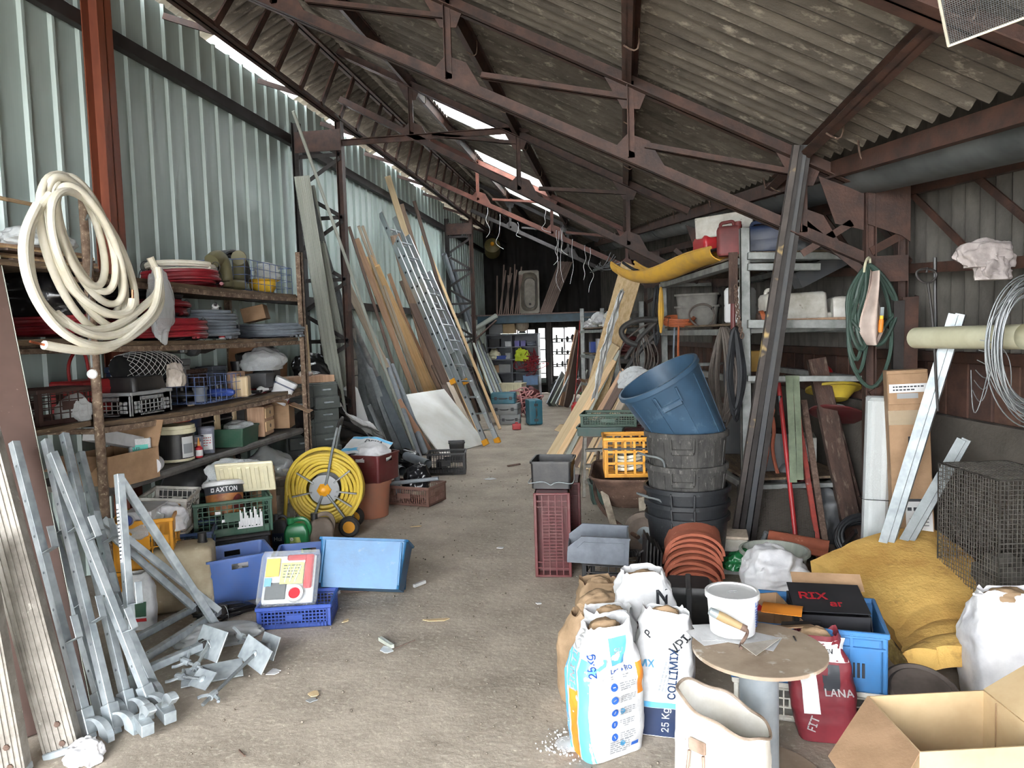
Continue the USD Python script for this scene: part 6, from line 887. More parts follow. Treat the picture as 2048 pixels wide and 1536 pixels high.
o = thing('rusty_chute', 'rusty steel channel hanging beside the rack upright', 'channel', along(Y(1466, 660, 5.45), Y(1466, 505, 5.45), (1, 0, 0))); L = dist(Y(1466, 660, 5.45), Y(1466, 505, 5.45)); part(o, 'channel', ext(Polygon([(-.03, -.02), (.03, -.02), (.03, .02), (.025, .02), (.025, -.015), (-.025, -.015), (-.025, .02), (-.03, .02)]), L * .66).apply_translation((0, 0, L * .34)), RUST_BROWN); part(o, 'shank', lathe([(.018, 0), (.018, L * .36)], 10), MAROON)
o = thing('steel_chain', 'steel chain hanging in front of the rusty channel', 'chain')
for k in range(17): P = Y(1472 + 12 * (k / 16) ** 2, 575 + 6.0 * k, 5.36); part(o, 'link', tf(tube([(.012 * math.cos(q), 0, .022 * math.sin(q)) for q in np.linspace(0, 6.283, 12, endpoint=False)], .0042, 5, True), at(P, 90 * (k % 2))), RUSTY)
# looped cables hung on the rack end
def hank(label, c, x_w, top, bot, y_, n, r, m, seed, name='hung_cable', spread=.1):
    o = thing(name, label, 'cable', None); g = np.random.default_rng(seed)
    for k in range(n):
        w_ = x_w * (.35 + .65 * g.random()); b_ = bot - g.random() * (bot - top) * .18; dx_ = g.normal() * x_w * .12; dy_ = spread * (g.random() - .5)
        part(o, 'loop', tube(spline([Y(c + dx_, top, y_ + dy_), Y(c - w_ * .8 + dx_, top + (b_ - top) * .3, y_ + dy_), Y(c - w_ + dx_, top + (b_ - top) * .7, y_ + dy_), Y(c + dx_, b_, y_ + dy_), Y(c + w_ + dx_, top + (b_ - top) * .7, y_ + dy_), Y(c + w_ * .8 + dx_, top + (b_ - top) * .3, y_ + dy_)], 34, True), r, 6, True), m)
    return o
hank('thick hank of grey-brown cables hung on the rack below the white jerrycan', 1447, 26, 655, 858, 5.4, 16, .009, CABLE_BROWN, 1); hank('wide black belt-like hank hung next to the cables', 1470, 17, 658, 842, 5.42, 14, .017, CABLE_BLACK, 2, spread=.14)
hank('loops of thin grey cable hanging at the far rack upright', 1285, 26, 668, 760, 7.6, 7, .007, CABLE_BROWN, 3); hank('black and yellow cords hanging from the chute end', 1313, 7, 572, 700, 7.6, 5, .009, CABLE_BLACK, 4); hank('yellow strap loop hanging from the rack corner', 1322, 4, 575, 672, 7.5, 2, .012, YELLOW_DULL, 5)
for i, (pts, r_, l_) in enumerate((([(1315, 640), (1262, 645), (1243, 662), (1252, 680), (1275, 690)], .03, 'thick black corrugated hose end curving out of the rack'), ([(1312, 645), (1285, 670), (1262, 700), (1250, 718)], .022, 'black hose sloping down under the thick one'), ([(1318, 662), (1290, 690), (1262, 725), (1252, 742)], .026, 'long black hose sloping down to the blue bin'), ([(1310, 640), (1265, 668), (1246, 690), (1242, 740), (1256, 765), (1268, 742)], .008, 'thin grey cable curving below the black hoses'), ([(1318, 668), (1280, 700), (1262, 745), (1268, 760), (1272, 735)], .008, 'second thin cable curving below the black hoses'))): one('rubber_hose', l_, 'hose', tube(spline([Y(a, b, 7.5 + .05 * i) for a, b in pts], 36), r_, 9), CABLE_BROWN if r_ < .01 else RUBBER)
lump('shiny crumpled film behind the blue bin rim', at(Y(1270, 775, 7.3), 0), .14, .12, .12, FILM, 'plastic_film', 'film', 71, .35); one('small_bottle', 'small bottle with a peach label behind the blue bin', 'bottle', lathe([(.03, 0), (.035, .01), (.035, .12), (.012, .16), (.012, .19)], 16), CARD_PALE, at(RP(.78, -.0, .52) + [0, -.1, .4]))
o = thing('pressure_gauge', 'grey valve fitting on the far rack upright', 'valve', at(RP(.93, -.08, 1.05))); part(o, 'body', lathe([(.02, 0), (.028, .04), (.02, .08), (.03, .12), (.03, .16), (.012, .2)], 14), GALV_DULL)
for i, (t_, d_, w_, h_, m_, l_) in enumerate(((.15, .3, .4, .3, BLACK, 'black box low in the near rack'), (.45, .3, .4, .35, GREY_DARK, 'dark grey case low in the near rack'), (.8, .3, .4, .3, CARD, 'brown carton low in the near rack'), (.3, .6, .5, .2, WHITE_DIRTY, 'pale bin at the back of the near rack'))): carton(l_, at(RP(t_, d_, .52), -10), w_, .35, h_, m_, closed=True, name='storage_box')
# stacked builder's bins with the blue one on top
BP = np.array([.40, 4.98, 0])
def bin_(label, z, r1, h, m, M=None, grips=True, ribs=0, name='round_bin', rh=.035, ang=-100, lowgrip=True, k0=.84):
    o = thing(name, label, 'bin', at(BP + [0, 0, z], 0) if M is None else M); r0 = r1 * k0; part(o, 'body', pail(r0, r1, h, .005, .014, rh, 44, ()), m)
    R_ = lambda zz: r0 + (r1 - r0) * zz / h
    for k in range(ribs): a = 2 * math.pi * k / ribs; part(o, 'rib', bar((R_(.02) * math.cos(a), R_(.02) * math.sin(a), .02), (R_(h - .06) * math.cos(a) * 1.003, R_(h - .06) * math.sin(a) * 1.003, h - .06), .008, .01, (-math.sin(a), math.cos(a), 0)), m)
    if grips:
        for a in (math.radians(ang), math.radians(ang + 180)):
            c = np.array([math.cos(a), math.sin(a), 0]); s = np.array([-math.sin(a), math.cos(a), 0]); zz = h * .72 if lowgrip else h - .07
            part(o, 'grip', mg(bar(c * R_(zz) + s * -.07 + [0, 0, zz], c * R_(zz) + s * .07 + [0, 0, zz], .04, .03, (0, 0, 1), .006), bar(c * (R_(zz) + .004) + s * -.07 + [0, 0, zz], c * (R_(zz) + .01) + s * -.075 + [0, 0, zz + .1], .014, .02, s, .003), bar(c * (R_(zz) + .004) + s * .07 + [0, 0, zz], c * (R_(zz) + .01) + s * .075 + [0, 0, zz + .1], .014, .02, s, .003)), m)
    return o
bin_('lowest scuffed black round bin of the tall stack', 0, .27, .42, BIN_BLACK); bin_('second scuffed black round bin from the bottom of the stack', .09, .272, .42, BIN_BLACK, None, True, 0, rh=.03); bin_('third scuffed black round bin from the bottom, with a heavy rim', .19, .276, .42, BIN_BLACK, rh=.03)
bin_('fourth bin of the stack, streaked with mortar', .36, .262, .40, BIN_OLD, ribs=14); bin_('top mortar-streaked bin with a wire bail, right under the blue bin', .56, .266, .42, BIN_OLD, ribs=14)
for a_, z_, l_ in ((-155, .80, 'wire bail handle on the top mortar-streaked bin'), (-160, .52, 'wire bail handle on the fourth bin')):
    a = math.radians(a_); c = BP + [.27 * math.cos(a), .27 * math.sin(a), z_]; one('bin_bail', l_, 'handle', wire([c + [.02, .05, 0], c + [-.08, .01, .04], c + [-.02, -.06, .03], c + [.08, -.1, 0], c + [.09, -.1, -.05]], .007, 24), GALV_DULL)
bin_('large navy-blue round bin tilted in the top of the stack', 0, .28, .56, BLUE_BIN, at(BP + [.075, 0.03, .86], 0, 10, -28), ribs=10, rh=.03, ang=-88, name='blue_round_bin', k0=.76)
# stack of terracotta roof tiles
TP = F(1388, 1200) + [.02, .3, 0]
def tile_mesh(k=0):
    def fn(u, v): a = math.pi * (1 - u); r_ = .155 + .03 * (v > .86) + .012 * (v < .1); return np.c_[r_ * np.cos(a), -.2 + .4 * v, r_ * .78 * np.sin(a)]
    return sheet(fn, 16, 14, -.018)
for k in range(8):
    one('ridge_tile', f'{["lowest", "second", "third", "fourth", "fifth", "sixth", "seventh", "topmost"][k]} terracotta ridge tile of the stack before the black bins', 'roof tile', tile_mesh(), TERRA, at(TP + [.008 * math.sin(3 * k), .01 * math.cos(5 * k), .03 + .036 * k], -4 + 3 * math.sin(2.2 * k), 10), 'stacked ridge tiles')
for k in range(4): one('flat_tile', f'{["lowest", "second", "third", "top"][k]} flat terracotta tile under the arched ridge tiles', 'roof tile', rough(cb(.3, .4, .016, .004).subdivide(), .001, 20), TERRA, at(TP + [0, .02, .018 * k], 3 * k - 4), 'flat tiles under the ridge tiles')
one('terracotta_tile', 'broken terracotta tile lying by the dark mesh screen', 'roof tile', sheet(lambda u, v: np.c_[-.2 + .4 * u, -.12 + .24 * v, .02 * np.sin(9 * v) + .02], 10, 14, .014), TERRA, at(F(1612, 1150) + [0, .25, .12], -18, 10, 6))
# small things round the tiles
P = F(1475, 1165) + [0, .25, 0]; o = thing('control_box', 'pale grey box with a black front beside the ridge tiles', 'box', at(P, -6)); part(o, 'body', cb(.2, .2, .24, .006), WHITE_DIRTY); part(o, 'front', bx((-.1, -.112, .07), (.1, -.1, .16), .003), BLACK); part(o, 'knob', mv(lathe([(.03, 0), (.024, .02)], 18), (-.04, -.112, .11), 0, 90), GREY_DARK); part(o, 'top_plate', cb(.21, .21, .02, .004).apply_translation((0, 0, .24)), WOOD_GREY); part(o, 'panel', bx((-.09, -.105, .005), (.09, -.1, .06)), PAPER)
lump('crumpled green and white bag beside the control box', at(F(1490, 1190) + [0, .15, .12], 20), .1, .06, .07, OIL_GREEN, 'plastic_bag', 'bag', 81, .3)
P = F(1570, 1215) + [0, .3, 0]; o = thing('grey_basin', 'round grey basin half hidden behind the white cloth', 'basin', at(P + [0, 0, .06])); part(o, 'body', pail(.16, .2, .2, .004, .014, .02, 40), PVC_PALE)
lump('crumpled white cloth spilling over the cartons', at(F(1555, 1235) + [0, .18, .12], 20), .16, .14, .14, CLOTH, 'white_cloth', 'cloth', 83, .35)
one('threaded_rod', 'grey threaded rod standing in front of the mesh screen', 'rod', lathe([(.014 + .0025 * (k % 2), .008 * k) for k in range(42)], 10), GALV_DULL, along(F(1512, 1160) + [0, .2, 0], Y(1524, 1085, 4.95), (1, 0, 0)))
# mesh screen panel and leaning lengths before the dark wall
sc = thing('mesh_screen', 'dark perforated screen panel leaning below the straps', 'screen', along(F(1550, 1120), Y(1550, 974, 5.62), (1, -.12, 0))); L = dist(F(1550, 1120), Y(1550, 974, 5.62)); scm = mat('dark_screen', '#272420', '#1d1b18', 5, .6)
part(sc, 'panel', bx((-.27, .004, 0), (.27, .01, L), .003), scm); part(sc, 'perforation', mg(*[bx((-.265, -.001, k * L / 60), (.265, .004, k * L / 60 + .004)) for k in range(1, 60)], *[bx((-.265 + .53 * k / 60, -.001, 0), (-.261 + .53 * k / 60, .0045, L)) for k in range(60)]), mat('screen_wire', '#4b453e'), 'fine raised mesh on the panel', kind='stuff', smooth=False)
def LR(name, label, top, ytop, bot, w, t, m, sec='plank', hint=(1, 0, 0), cat='bar', zb=0): return lean_board(name, label, cat, Y(*top, ytop), F(*bot, zb), w, t, m, hint, sec=sec)
WORN = mat('half_painted_steel', '#57504c', '#3f3a38', 5, .6, .2, c3='#b59c6a', s3=2.2, lo3=.56, hi3=.6)
for i in range(4): LR('steel_channel', ['first', 'second', 'third', 'fourth'][i] + ' dark steel channel of the bundle leaning across the right truss end', (1592 + 8 * i, 290), 4.72 + .02 * i, (1462 + 13 * i, 1108), .034, .05, (WORN, STEEL_DARK, GREY_DARK, STEEL_DARK)[i], 'channel', cat='channel')
LR('red_pole', 'long red telescopic pole with a thin bare tip', (1556, 755), 5.7, (1596, 1118), .034, .034, RED_PAINT, 'rod', cat='pole'); o = thing('bare_rod', 'thin bare rod sticking out of the top of the red pole', 'rod'); part(o, 'tip', rod(Y(1549, 702, 5.75), Y(1555, 765, 5.7), .006), ALU); part(o, 'black_sleeve', rod(Y(1558, 792, 5.66), Y(1562, 830, 5.64), .024, 12), BLACK)
LR('red_iron', 'red-painted T-iron leaning right of the green straps', (1590, 792), 5.7, (1640, 1115), .035, .035, mat('worn_red_paint', '#a03a2e', '#6d2f28', 12, .7, c3='#8a8078', s3=30), cat='iron'); LR('grey_bar', 'grey-streaked flat bar touching the red T-iron', (1607, 800), 5.75, (1654, 1112), .045, .03, RUSTY); LR('rusty_channel', 'wide rusty U-channel leaning at the right of the red iron', (1632, 718), 5.85, (1712, 1098), .13, .07, RUST_BROWN, 'channel', cat='channel'); LR('rusty_channel', 'dark rusty bar behind the wide U-channel', (1648, 750), 5.9, (1735, 1090), .06, .05, RUST_BROWN, cat='bar')
lf_ = thing('strip_light', 'long strip light under a clear ribbed cover standing by the wall', 'light fitting', along(Y(1746, 1146, 4.66), Y(1758, 792, 4.7), (1, -.1, 0))); L = dist(Y(1746, 1146, 4.66), Y(1758, 792, 4.7)); part(lf_, 'housing', bx((-.07, 0, 0), (.07, .04, L), .01), GREY); part(lf_, 'cover', bx((-.066, -.045, .01), (.066, .0, L - .01), .02), film('ribbed_cover', '#cfd3d2', .35, .3, .2))
for x_ in (-.035, .035): part(lf_, 'tube', mv(lathe([(.015, .04), (.015, L - .04)], 12), (x_, -.018, 0)), PRINT_WHITE)
part(lf_, 'tie', loft([rrect(.15, .1, .02, L * .42), rrect(.18, .115, .02, L * .425)], False, False), CABLE_BLACK)
cb_ = along(Y(1832, 1152, 4.5), Y(1814, 740, 4.52), (1, -.16, 0)); L = dist(Y(1832, 1152, 4.5), Y(1814, 740, 4.52)); o = thing('tall_carton', 'tall narrow taped cardboard carton standing by the wall', 'box', cb_); cb_0 = 1; part(o, 'body', bx((-.108, 0, 0), (.108, .13, L), .004), CARD); part(o, 'flap', bx((-.106, -.01, L - .2), (.106, .002, L - .02), .003), CARD); part(o, 'label', bx((-.1, -.0125, L - .13), (.1, -.0105, L - .08)), PRINT_WHITE); part(o, 'print', mv(facing(lines(.16, 2, .018, .008, 3)), (-.08, -.0128, L - .1)), PRINT_DK); part(o, 'label', bx((-.06, -.0125, L - .165), (.05, -.0105, L - .135)), GREY); part(o, 'tape', bx((-.109, -.002, L - .32), (.109, 0, L - .235)), film('packing_tape', '#c9b79c', .5, .08, .6))
part(o, 'label', bx((-.04, -.003, .26), (.1, 0, .46)), PRINT_WHITE); part(o, 'print', mg(*[bx((-.03 + .032 * i, -.004, .39), (-.008 + .032 * i, 0, .41)) for i in range(4)], bx((-.04, -.004, .445), (.1, 0, .46)), *[bx((-.02, -.004, .3 + .02 * i), (.08, 0, .304 + .02 * i)) for i in range(3)]), PRINT_DK); part(o, 'picture', bx((-.04, -.0035, .14), (.1, 0, .24)), PRINT_DK); part(o, 'slot', bx((-.01, -.004, L * .58), (.015, 0, L * .68)), BLACK)
def LRX(name, label, top, ytop, bot, w, t, m, hint, sec): return LR(name, label, top, ytop, bot, w, t, m, sec, hint, 'stud')
for dx_ in (0, 1): lean_board('metal_stud', ['left', 'right'][dx_] + ' half of the tall pair of galvanised studs leaning before the carton', 'stud', Y(1908 + 14 * dx_, 628, 4.2), Y(1740 + 14 * dx_, 1172, 4.36), .045, .04, GALV, (.8, -.5, 0), None, sec='channel')
for dx_ in (0, 1): lean_board('metal_stud', ['left', 'right'][dx_] + ' half of the short pair of galvanised studs before the cage', 'stud', Y(1924 + 10 * dx_, 878, 4.25), Y(1758 + 14 * dx_, 1168, 4.4), .045, .035, GALV_DULL, (.8, -.5, 0), None, sec='channel')
LR('steel_section', 'brown steel section standing behind the green hose', (1818, 592), 4.72, (1808, 1140), .09, .06, STEEL_RUST, 'channel', cat='section'); LR('steel_section', 'dark brown steel section right beside the other', (1796, 600), 4.7, (1786, 1140), .06, .05, STEEL_DARK, 'channel', cat='section')
# straps and cutters hanging behind the red pole
for i, (px_, w_, b_) in enumerate(((1578, .05, 965), (1592, .045, 960))): one('webbing_strap', ['first', 'second'][i] + ' dull green webbing strap hung over the thin rail', 'strap', mg(loft([np.array([Y(px_, 752, 5.42) + [s * w_ / 2, d_, 0] for s, d_ in ((-1, 0), (1, 0), (1, .004), (-1, .004))]), np.array([Y(px_ + 6, 860, 5.42) + [s * w_ / 2, d_, 0] for s, d_ in ((-1, 0), (1, 0.02), (1, .024), (-1, .004))]), np.array([Y(px_ + 9, b_, 5.42) + [s * w_ / 2, d_, 0] for s, d_ in ((-1, 0), (1, 0), (1, .004), (-1, .004))])]), bx(Y(px_, 752, 5.42) + [-w_ / 2, 0, -.002], Y(px_, 752, 5.42) + [w_ / 2, .08, .003])), mat('green_webbing', '#76806a', '#5d6654', 10, .9))
o = thing('bolt_cutters', 'rusty long-handled bolt cutters hung on the wall behind the red pole', 'cutters', at(Y(1540, 870, 5.8))); part(o, 'jaw', tf(loft([rrect(.05, .02, .008, 0), rrect(.08, .025, .01, .06), rrect(.05, .02, .008, .14)]), at((0, 0, .13))), TERRA)
for s_ in (-1, 1): part(o, 'handle', tube(spline([(s_ * .02, 0, .14), (s_ * .03, 0, .02), (s_ * .02, 0, -.06), (s_ * .055, 0, -.3)], 16), .014, 8), TERRA)
o = thing('yellow_bowl', 'dull yellow bowl behind the rusty U-channel', 'bowl', at(Y(1668, 800, 5.9), 0, -18)); part(o, 'body', pail(.1, .19, .1, .006, .012, .02, 30), YELLOW_HOSE)
o = thing('red_disc', 'dark red disc-like lid under the yellow bowl', 'lid', at(Y(1675, 832, 5.85), 0, -22, 12)); part(o, 'disc', lathe([(.19, 0), (.21, .01), (.21, .02), (.1, .03)], 30), MAROON); part(o, 'handle', wire([(-.1, 0, .03), (-.05, 0, .08), (.05, 0, .08), (.1, 0, .03)], .008), GREY)
one('red_ball', 'bright red dome behind the rusty U-channel', 'float', lathe([(.09 * math.cos(q), .09 * math.sin(q)) for q in np.linspace(0, 1.5, 10)], 22), RED, at(Y(1643, 750, 6.2))); carton('mustard box deep in the rack', at(Y(1512, 742, 6.3)), .16, .2, .17, YELLOW_DULL, closed=True, name='storage_box')
for i in range(4): lump(['dark machine shape left in the shadow by the wall', 'dark bundle in the shadow by the strip light', 'dark red frame-like bundle in the shadow', 'grey bundle under the yellow bowl'][i], at((1.1 + .12 * i, 6.1 - .1 * i, 0.01), 20 * i), .14, .2, .5 - .08 * i, (BLACK, GREY_DARK, MAROON, GREY_DARK)[i], 'dark_bundle', 'bundle', 90 + i, .25)
# hanging on the wall girder and column
hg = thing('garden_hose', 'dark green hose hung in long loops on the right column', 'hose', None)
for k, (c, w_, b_) in enumerate(((1722, 22, 700), (1716, 18, 745), (1725, 14, 690), (1745, 42, 680), (1742, 38, 775), (1712, 16, 720), (1755, 38, 690))): part(hg, 'loop', tube(spline([Y(1736, 530, 4.72), Y(c - w_ * .6, 575, 4.7), Y(c - w_, 640, 4.7), Y(c - w_ * .8, b_ - 30, 4.68), Y(c, b_, 4.68), Y(c + w_ * .8, b_ - 40, 4.7), Y(c + w_, 630, 4.71), Y(c + w_ * .55, 565, 4.72)], 44, True), .012, 7, True), HOSE_GREEN)
one('rag', 'long soiled white rag hanging in front of the green hose', 'rag', sheet(lambda u, v: np.array([Y(1748 + (a - .5) * (12 + 34 * min(1, b * 1.6)) * (1 - .75 * max(0, b - .8) / .2) + 3 * math.sin(5 * b + 3 * a), 542 + 148 * b, 4.62) + [0, .05 * math.sin(7 * a + 2 * b), 0] for a, b in zip(u, v)]), 18, 26, .004), mat('soiled_pink_cloth', '#c9b8ae', '#a8958a', 6, .9), smooth=True)
o = thing('chisel', 'chisel with an orange handle tucked behind the rag', 'chisel', along(Y(1761, 665, 4.6), Y(1764, 622, 4.6), (1, 0, 0))); part(o, 'handle', lathe([(.01, 0), (.014, .01), (.014, .07), (.01, .08)], 12), PRINT_ORANGE); part(o, 'ferrule', lathe([(.011, .08), (.011, .1)], 12), PRINT_YELLOW); part(o, 'blade', bx((-.01, -.003, .1), (.01, .003, .15)), GALV)
one('white_hook', 'pale curved hook holding the green hose on the column', 'hook', wire([Y(1728, 545, 4.7), Y(1733, 520, 4.72), Y(1738, 515, 4.75), Y(1740, 545, 4.75)], .008, 16), PVC_CREAM)
one('iron_hook', 'long iron rod bent into a loop, hung on the wall girder', 'hook', mg(wire([Y(1855, 535, 4.2), Y(1853, 545, 4.2)], .006, 6), tube(spline([Y(1833, 545, 4.2), Y(1855, 538, 4.2), Y(1873, 548, 4.2), Y(1856, 566, 4.2)], 24, True), .007, 6, True), wire([Y(1856, 566, 4.2), Y(1865, 640, 4.2), Y(1872, 760, 4.2), Y(1876, 822, 4.2)], .007, 20)), STEEL_DARK); one('black_rod', 'thin black rod with a white flake hanging beside the iron hook', 'rod', mg(wire([Y(1870, 515, 4.25), Y(1871, 640, 4.25), Y(1873, 740, 4.25)], .009, 12)), BLACK)
bg = lump('soiled white bag draped over the lower chord of the wall girder', at(Y(1968, 536, 3.75) + [0, -.02, .0], 20), .14, .05, .075, mat('soiled_bag', '#b7aeab', '#8f8683', 6, .8, bump=.3), 'draped_bag', 'bag', 95, .4); lump('lower end of the soiled bag hanging under the girder chord', at(Y(1985, 560, 3.72), 30), .09, .04, .07, mat('soiled_bag', '#b7aeab'), 'draped_bag', 'bag', 96, .4)
A_, B_ = Y(1833, 676, 4.3), Y(2000, 674, 3.72); o = thing('cream_tube', 'thick cream plastic tube lying level along the wall', 'tube', along(A_, B_ + (B_ - A_) * .25, (0, 0, 1))); part(o, 'tube', lathe([(.058, 0), (.058, dist(A_, B_) * 1.25)], 26, False), PVC_CREAM); part(o, 'tube_end', lathe([(.058, 0), (.05, .002), (.05, .05), (.001, .05)], 26, False), PVC_CREAM)
o = thing('wire_coil', 'big loose coil of grey fencing wire hung on the right wall', 'wire coil', None); g_ = np.random.default_rng(4)
for k in range(26): rx_, ry_ = 72 + 9 * g_.normal(), 128 + 12 * g_.normal(); cx_, cy_ = 2062 + 3 * g_.normal(), 698 + 6 * g_.normal(); dy_ = .08 * g_.random(); part(o, 'turn', tube([Y(cx_ + rx_ * math.cos(q), cy_ + ry_ * math.sin(q), 3.45 + dy_) for q in np.linspace(0, 6.283, 48, endpoint=False)], .0032, 5, True), WIRE_GREY)
for k in range(7): q = 2.2 + .25 * k; part(o, 'loose_end', wire([Y(2062 + 72 * math.cos(q), 698 + 128 * math.sin(q), 3.5), Y(1995 - 8 * k, 690 + 22 * k, 3.55), Y(1960 - 3 * k, 740 + 20 * (k % 3) - 60 * (k < 3), 3.6)], .0022, 16, 4), WIRE_GREY)
# cage and grey board behind it
CP = np.array([1.8, 3.92, 0.0]); WIRE_DULL = mat('dusty_wire', '#6f6b65', '#5a5651', 8, .6, .4); cg = thing('wire_cage', 'grey welded wire cage at the right wall', 'cage', at(CP + [.06, .0, .0], 9.4)); part(cg, 'wire_mesh', wire_box(.36, .48, .9, 18, 25, 40, .0012, top=True), WIRE_DULL, kind='stuff'); part(cg, 'frame', wire_box(.36, .48, .9, 2, 2, 2, .003, top=True), WIRE_DULL); part(cg, 'door_bar', rod((-.18, -.243, .6), (.18, -.243, .6), .003), WIRE_DULL); lump('grey tangled cloth showing inside the wire cage', at(CP + [.06, .0, .01]), .13, .18, .26, mat('dusty_cloth', '#55514c', '#3f3c38', 8, .9), 'dusty_cloth', 'cloth', 98, .3)
coil('black cable drum coil behind the insulation', at(F(1722, 1120) + [0, .05, .12], 0, 65), .16, 7, .1, .014, CABLE_BLACK, seed=99, layers=2); one('steel_bracket', 'black bent flat bracket beside the black cable coil', 'bracket', mg(bar(F(1683, 1125) + [0, .1, .02], Y(1712, 1062, 5.0), .03, .02), bar(F(1683, 1125) + [0, .1, .02], F(1695, 1135) + [0, .12, 0], .03, .02)), BLACK)
# yellow insulation
Lp = spline([Y(1624, 1152, 4.25), Y(1700, 1192, 4.05), Y(1748, 1236, 3.86), Y(1796, 1292, 3.66), F(1830, 1352, .11)], 30); Rp = spline([Y(1852, 1082, 4.6), Y(1915, 1128, 4.3), Y(1968, 1190, 4.0), Y(2012, 1262, 3.72), F(2000, 1348, .11)], 30)
def foam(u, v):
    a = np.array([np.interp(v, np.linspace(0, 1, 30), Lp[:, k]) for k in range(3)]).T; b = np.array([np.interp(v, np.linspace(0, 1, 30), Rp[:, k]) for k in range(3)]).T; q = a + (b - a) * u[:, None]
    q[:, 2] += .04 * np.sin(math.pi * u) + .006 * np.sin(44 * v + 5 * u + 3 * np.sin(5 * u)) * np.clip((v - .35) * 2.2, 0, 1) * (u > .05) * (u < .97) + .016 * noise3(np.c_[u * 1.2, v * 2, 0 * u], 5, 8); return q
fm = sheet(foam, 44, 60, .1); nv = 44 * 60
o = thing('insulation_slab', 'thick curved slab of yellow glass-wool insulation', 'insulation'); part(o, 'wool', fm, FOAM, smooth=60)
for s_, l_ in ((0, 'ragged greyish cut edge'), (1, 'torn pale edge')): part(o, 'torn_edge', rough(sheet(lambda u, v: foam(np.full(len(u), float(s_)), v) + np.c_[(-.006 if s_ == 0 else .006) + 0 * u, 0 * u, -.1 * u], 8, 60, .012 if s_ else -.012), .012, 40, s_), FOAM_PALE, l_)
o2 = lump('torn tuft of pale yellow wool on the insulation slab', at(Y(1960, 1230, 3.9), 20), .1, .09, .08, FOAM_PALE, 'wool_tuft', 'wool', 101, .4)
# ---- things along the right of the aisle
P0 = F(1168, 994); sl = thing('step_ladder', 'small worn aluminium step ladder carrying the green crates', 'ladder', at(P0 + [.2, .0, 0], 6)); HZ = Y(1205, 874, P0[1])[2]
SLM = mat('worn_aluminium', '#8f8a83', '#6c675f', 8, .55, .3)
for s_ in (-1, 1): part(sl, 'stile', bar((s_ * .2, 0, 0), (s_ * .16, .2, HZ), .03, .02, (1, 0, 0), .003), SLM); part(sl, 'rear_leg', bar((s_ * .22, .55, 0), (s_ * .17, .24, HZ - .02), .025, .02, (1, 0, 0), .003), SLM)
for k in range(3): z_ = HZ * (k + 1) / 4 ; part(sl, 'step', bx((-.19 + .01 * k, .2 * z_ / HZ - .04, z_ - .015), (.19 - .01 * k, .2 * z_ / HZ + .05, z_ + .012), .004), SLM)
part(sl, 'platform', bx((-.19, .14, HZ - .02), (.19, .36, HZ), .004), SLM)
Q = P0 + [.2, .22, HZ + .002]; tote('grey-green shallow bin on the step ladder under the green crate', at(Q + [-.02, 0, 0], -3), .46, .34, .09, GREEN_DULL, .02, r=.012, handles=''); crate('dark green shallow crate on top of the grey-green bin', at(Q + [.07, 0, .094], -4), .56, .36, .13, GREEN, 20, 4, low=.4)
crate('stack of dark red crates hidden behind the step ladder', at(F(1255, 960) + [.15, .4, .25], 4), .4, .3, .3, MAROON, 2, 6); one('storage_box', 'dark box under the red crates behind the step ladder', 'box', cb(.42, .32, .25, .006), BLACK, at(F(1255, 960) + [.15, .4, 0], 4))
o = thing('mortar_bag', 'pale printed bag standing under the step ladder', 'bag', at(F(1200, 985) + [.06, .45, 0], 10)); sk = Sack(.34, .16, .3, 21, .3); part(o, 'paper', sk.body(), CARD_PALE); part(o, 'lettering', sk.put(text('W', .08), .02, .08), PRINT_DK)
o = thing('clear_bucket', 'translucent bucket with water behind the yellow crate', 'bucket', at(F(1262, 975) + [.02, .35, .18])); part(o, 'body', pail(.11, .13, .22, .003), film('cloudy_plastic', '#c6cbcc', .4, .2, .05)); one('storage_box', 'dark box under the translucent bucket', 'box', cb(.26, .26, .178, .006), BLACK, at(F(1262, 975) + [.02, .35, 0])); part(o, 'rim', lathe([(.133, .2), (.145, .205), (.145, .222), (.133, .225)], 30), WHITE)
tote('dark green bin at the foot of the step ladder', at(F(1205, 1012) + [.05, .2, 0], 8), .36, .3, .2, GREEN_DULL, .1, handles='')
# wheelbarrow and yellow crate
W0 = F(1290, 1128) + [.02, .12, 0]; wbw = thing('wheelbarrow', 'rusty steel wheelbarrow with a grey tyre', 'wheelbarrow', at(W0, 0)); RUSTW = mat('rusty_barrow', '#6a5244', '#453128', 7, .8, bump=.3, c3='#8f7d6d', s3=20)
part(wbw, 'tray', loft([rrect(.3, .5, .12, .30) + [-.12, .55, 0], rrect(.46, .75, .16, .42) + [-.12, .52, 0], rrect(.56, .9, .16, .55) + [-.12, .5, 0], rrect(.58, .92, .16, .56) + [-.12, .5, 0], rrect(.55, .88, .16, .55) + [-.12, .5, 0], rrect(.44, .73, .16, .43) + [-.12, .52, 0], rrect(.28, .48, .12, .315) + [-.12, .55, 0]]), RUSTW); part(wbw, 'rim', tube(rrect(.58, .92, .17, .56) + [-.12, .5, 0], .012, 6, True), RUSTW)
part(wbw, 'tyre', tf(lathe([(.09, -.03), (.14, -.045), (.175, -.03), (.175, .03), (.14, .045), (.09, .03)], 30), at((0, 0, .175), 75, 0, 90)), mat('dusty_tyre', '#77695e', '#5a5048', 9, .85)); part(wbw, 'wheel_disc', tf(lathe([(.09, -.025), (.03, -.04), (.03, .04), (.09, .025)], 24), at((0, 0, .175), 75, 0, 90)), GALV_DULL)
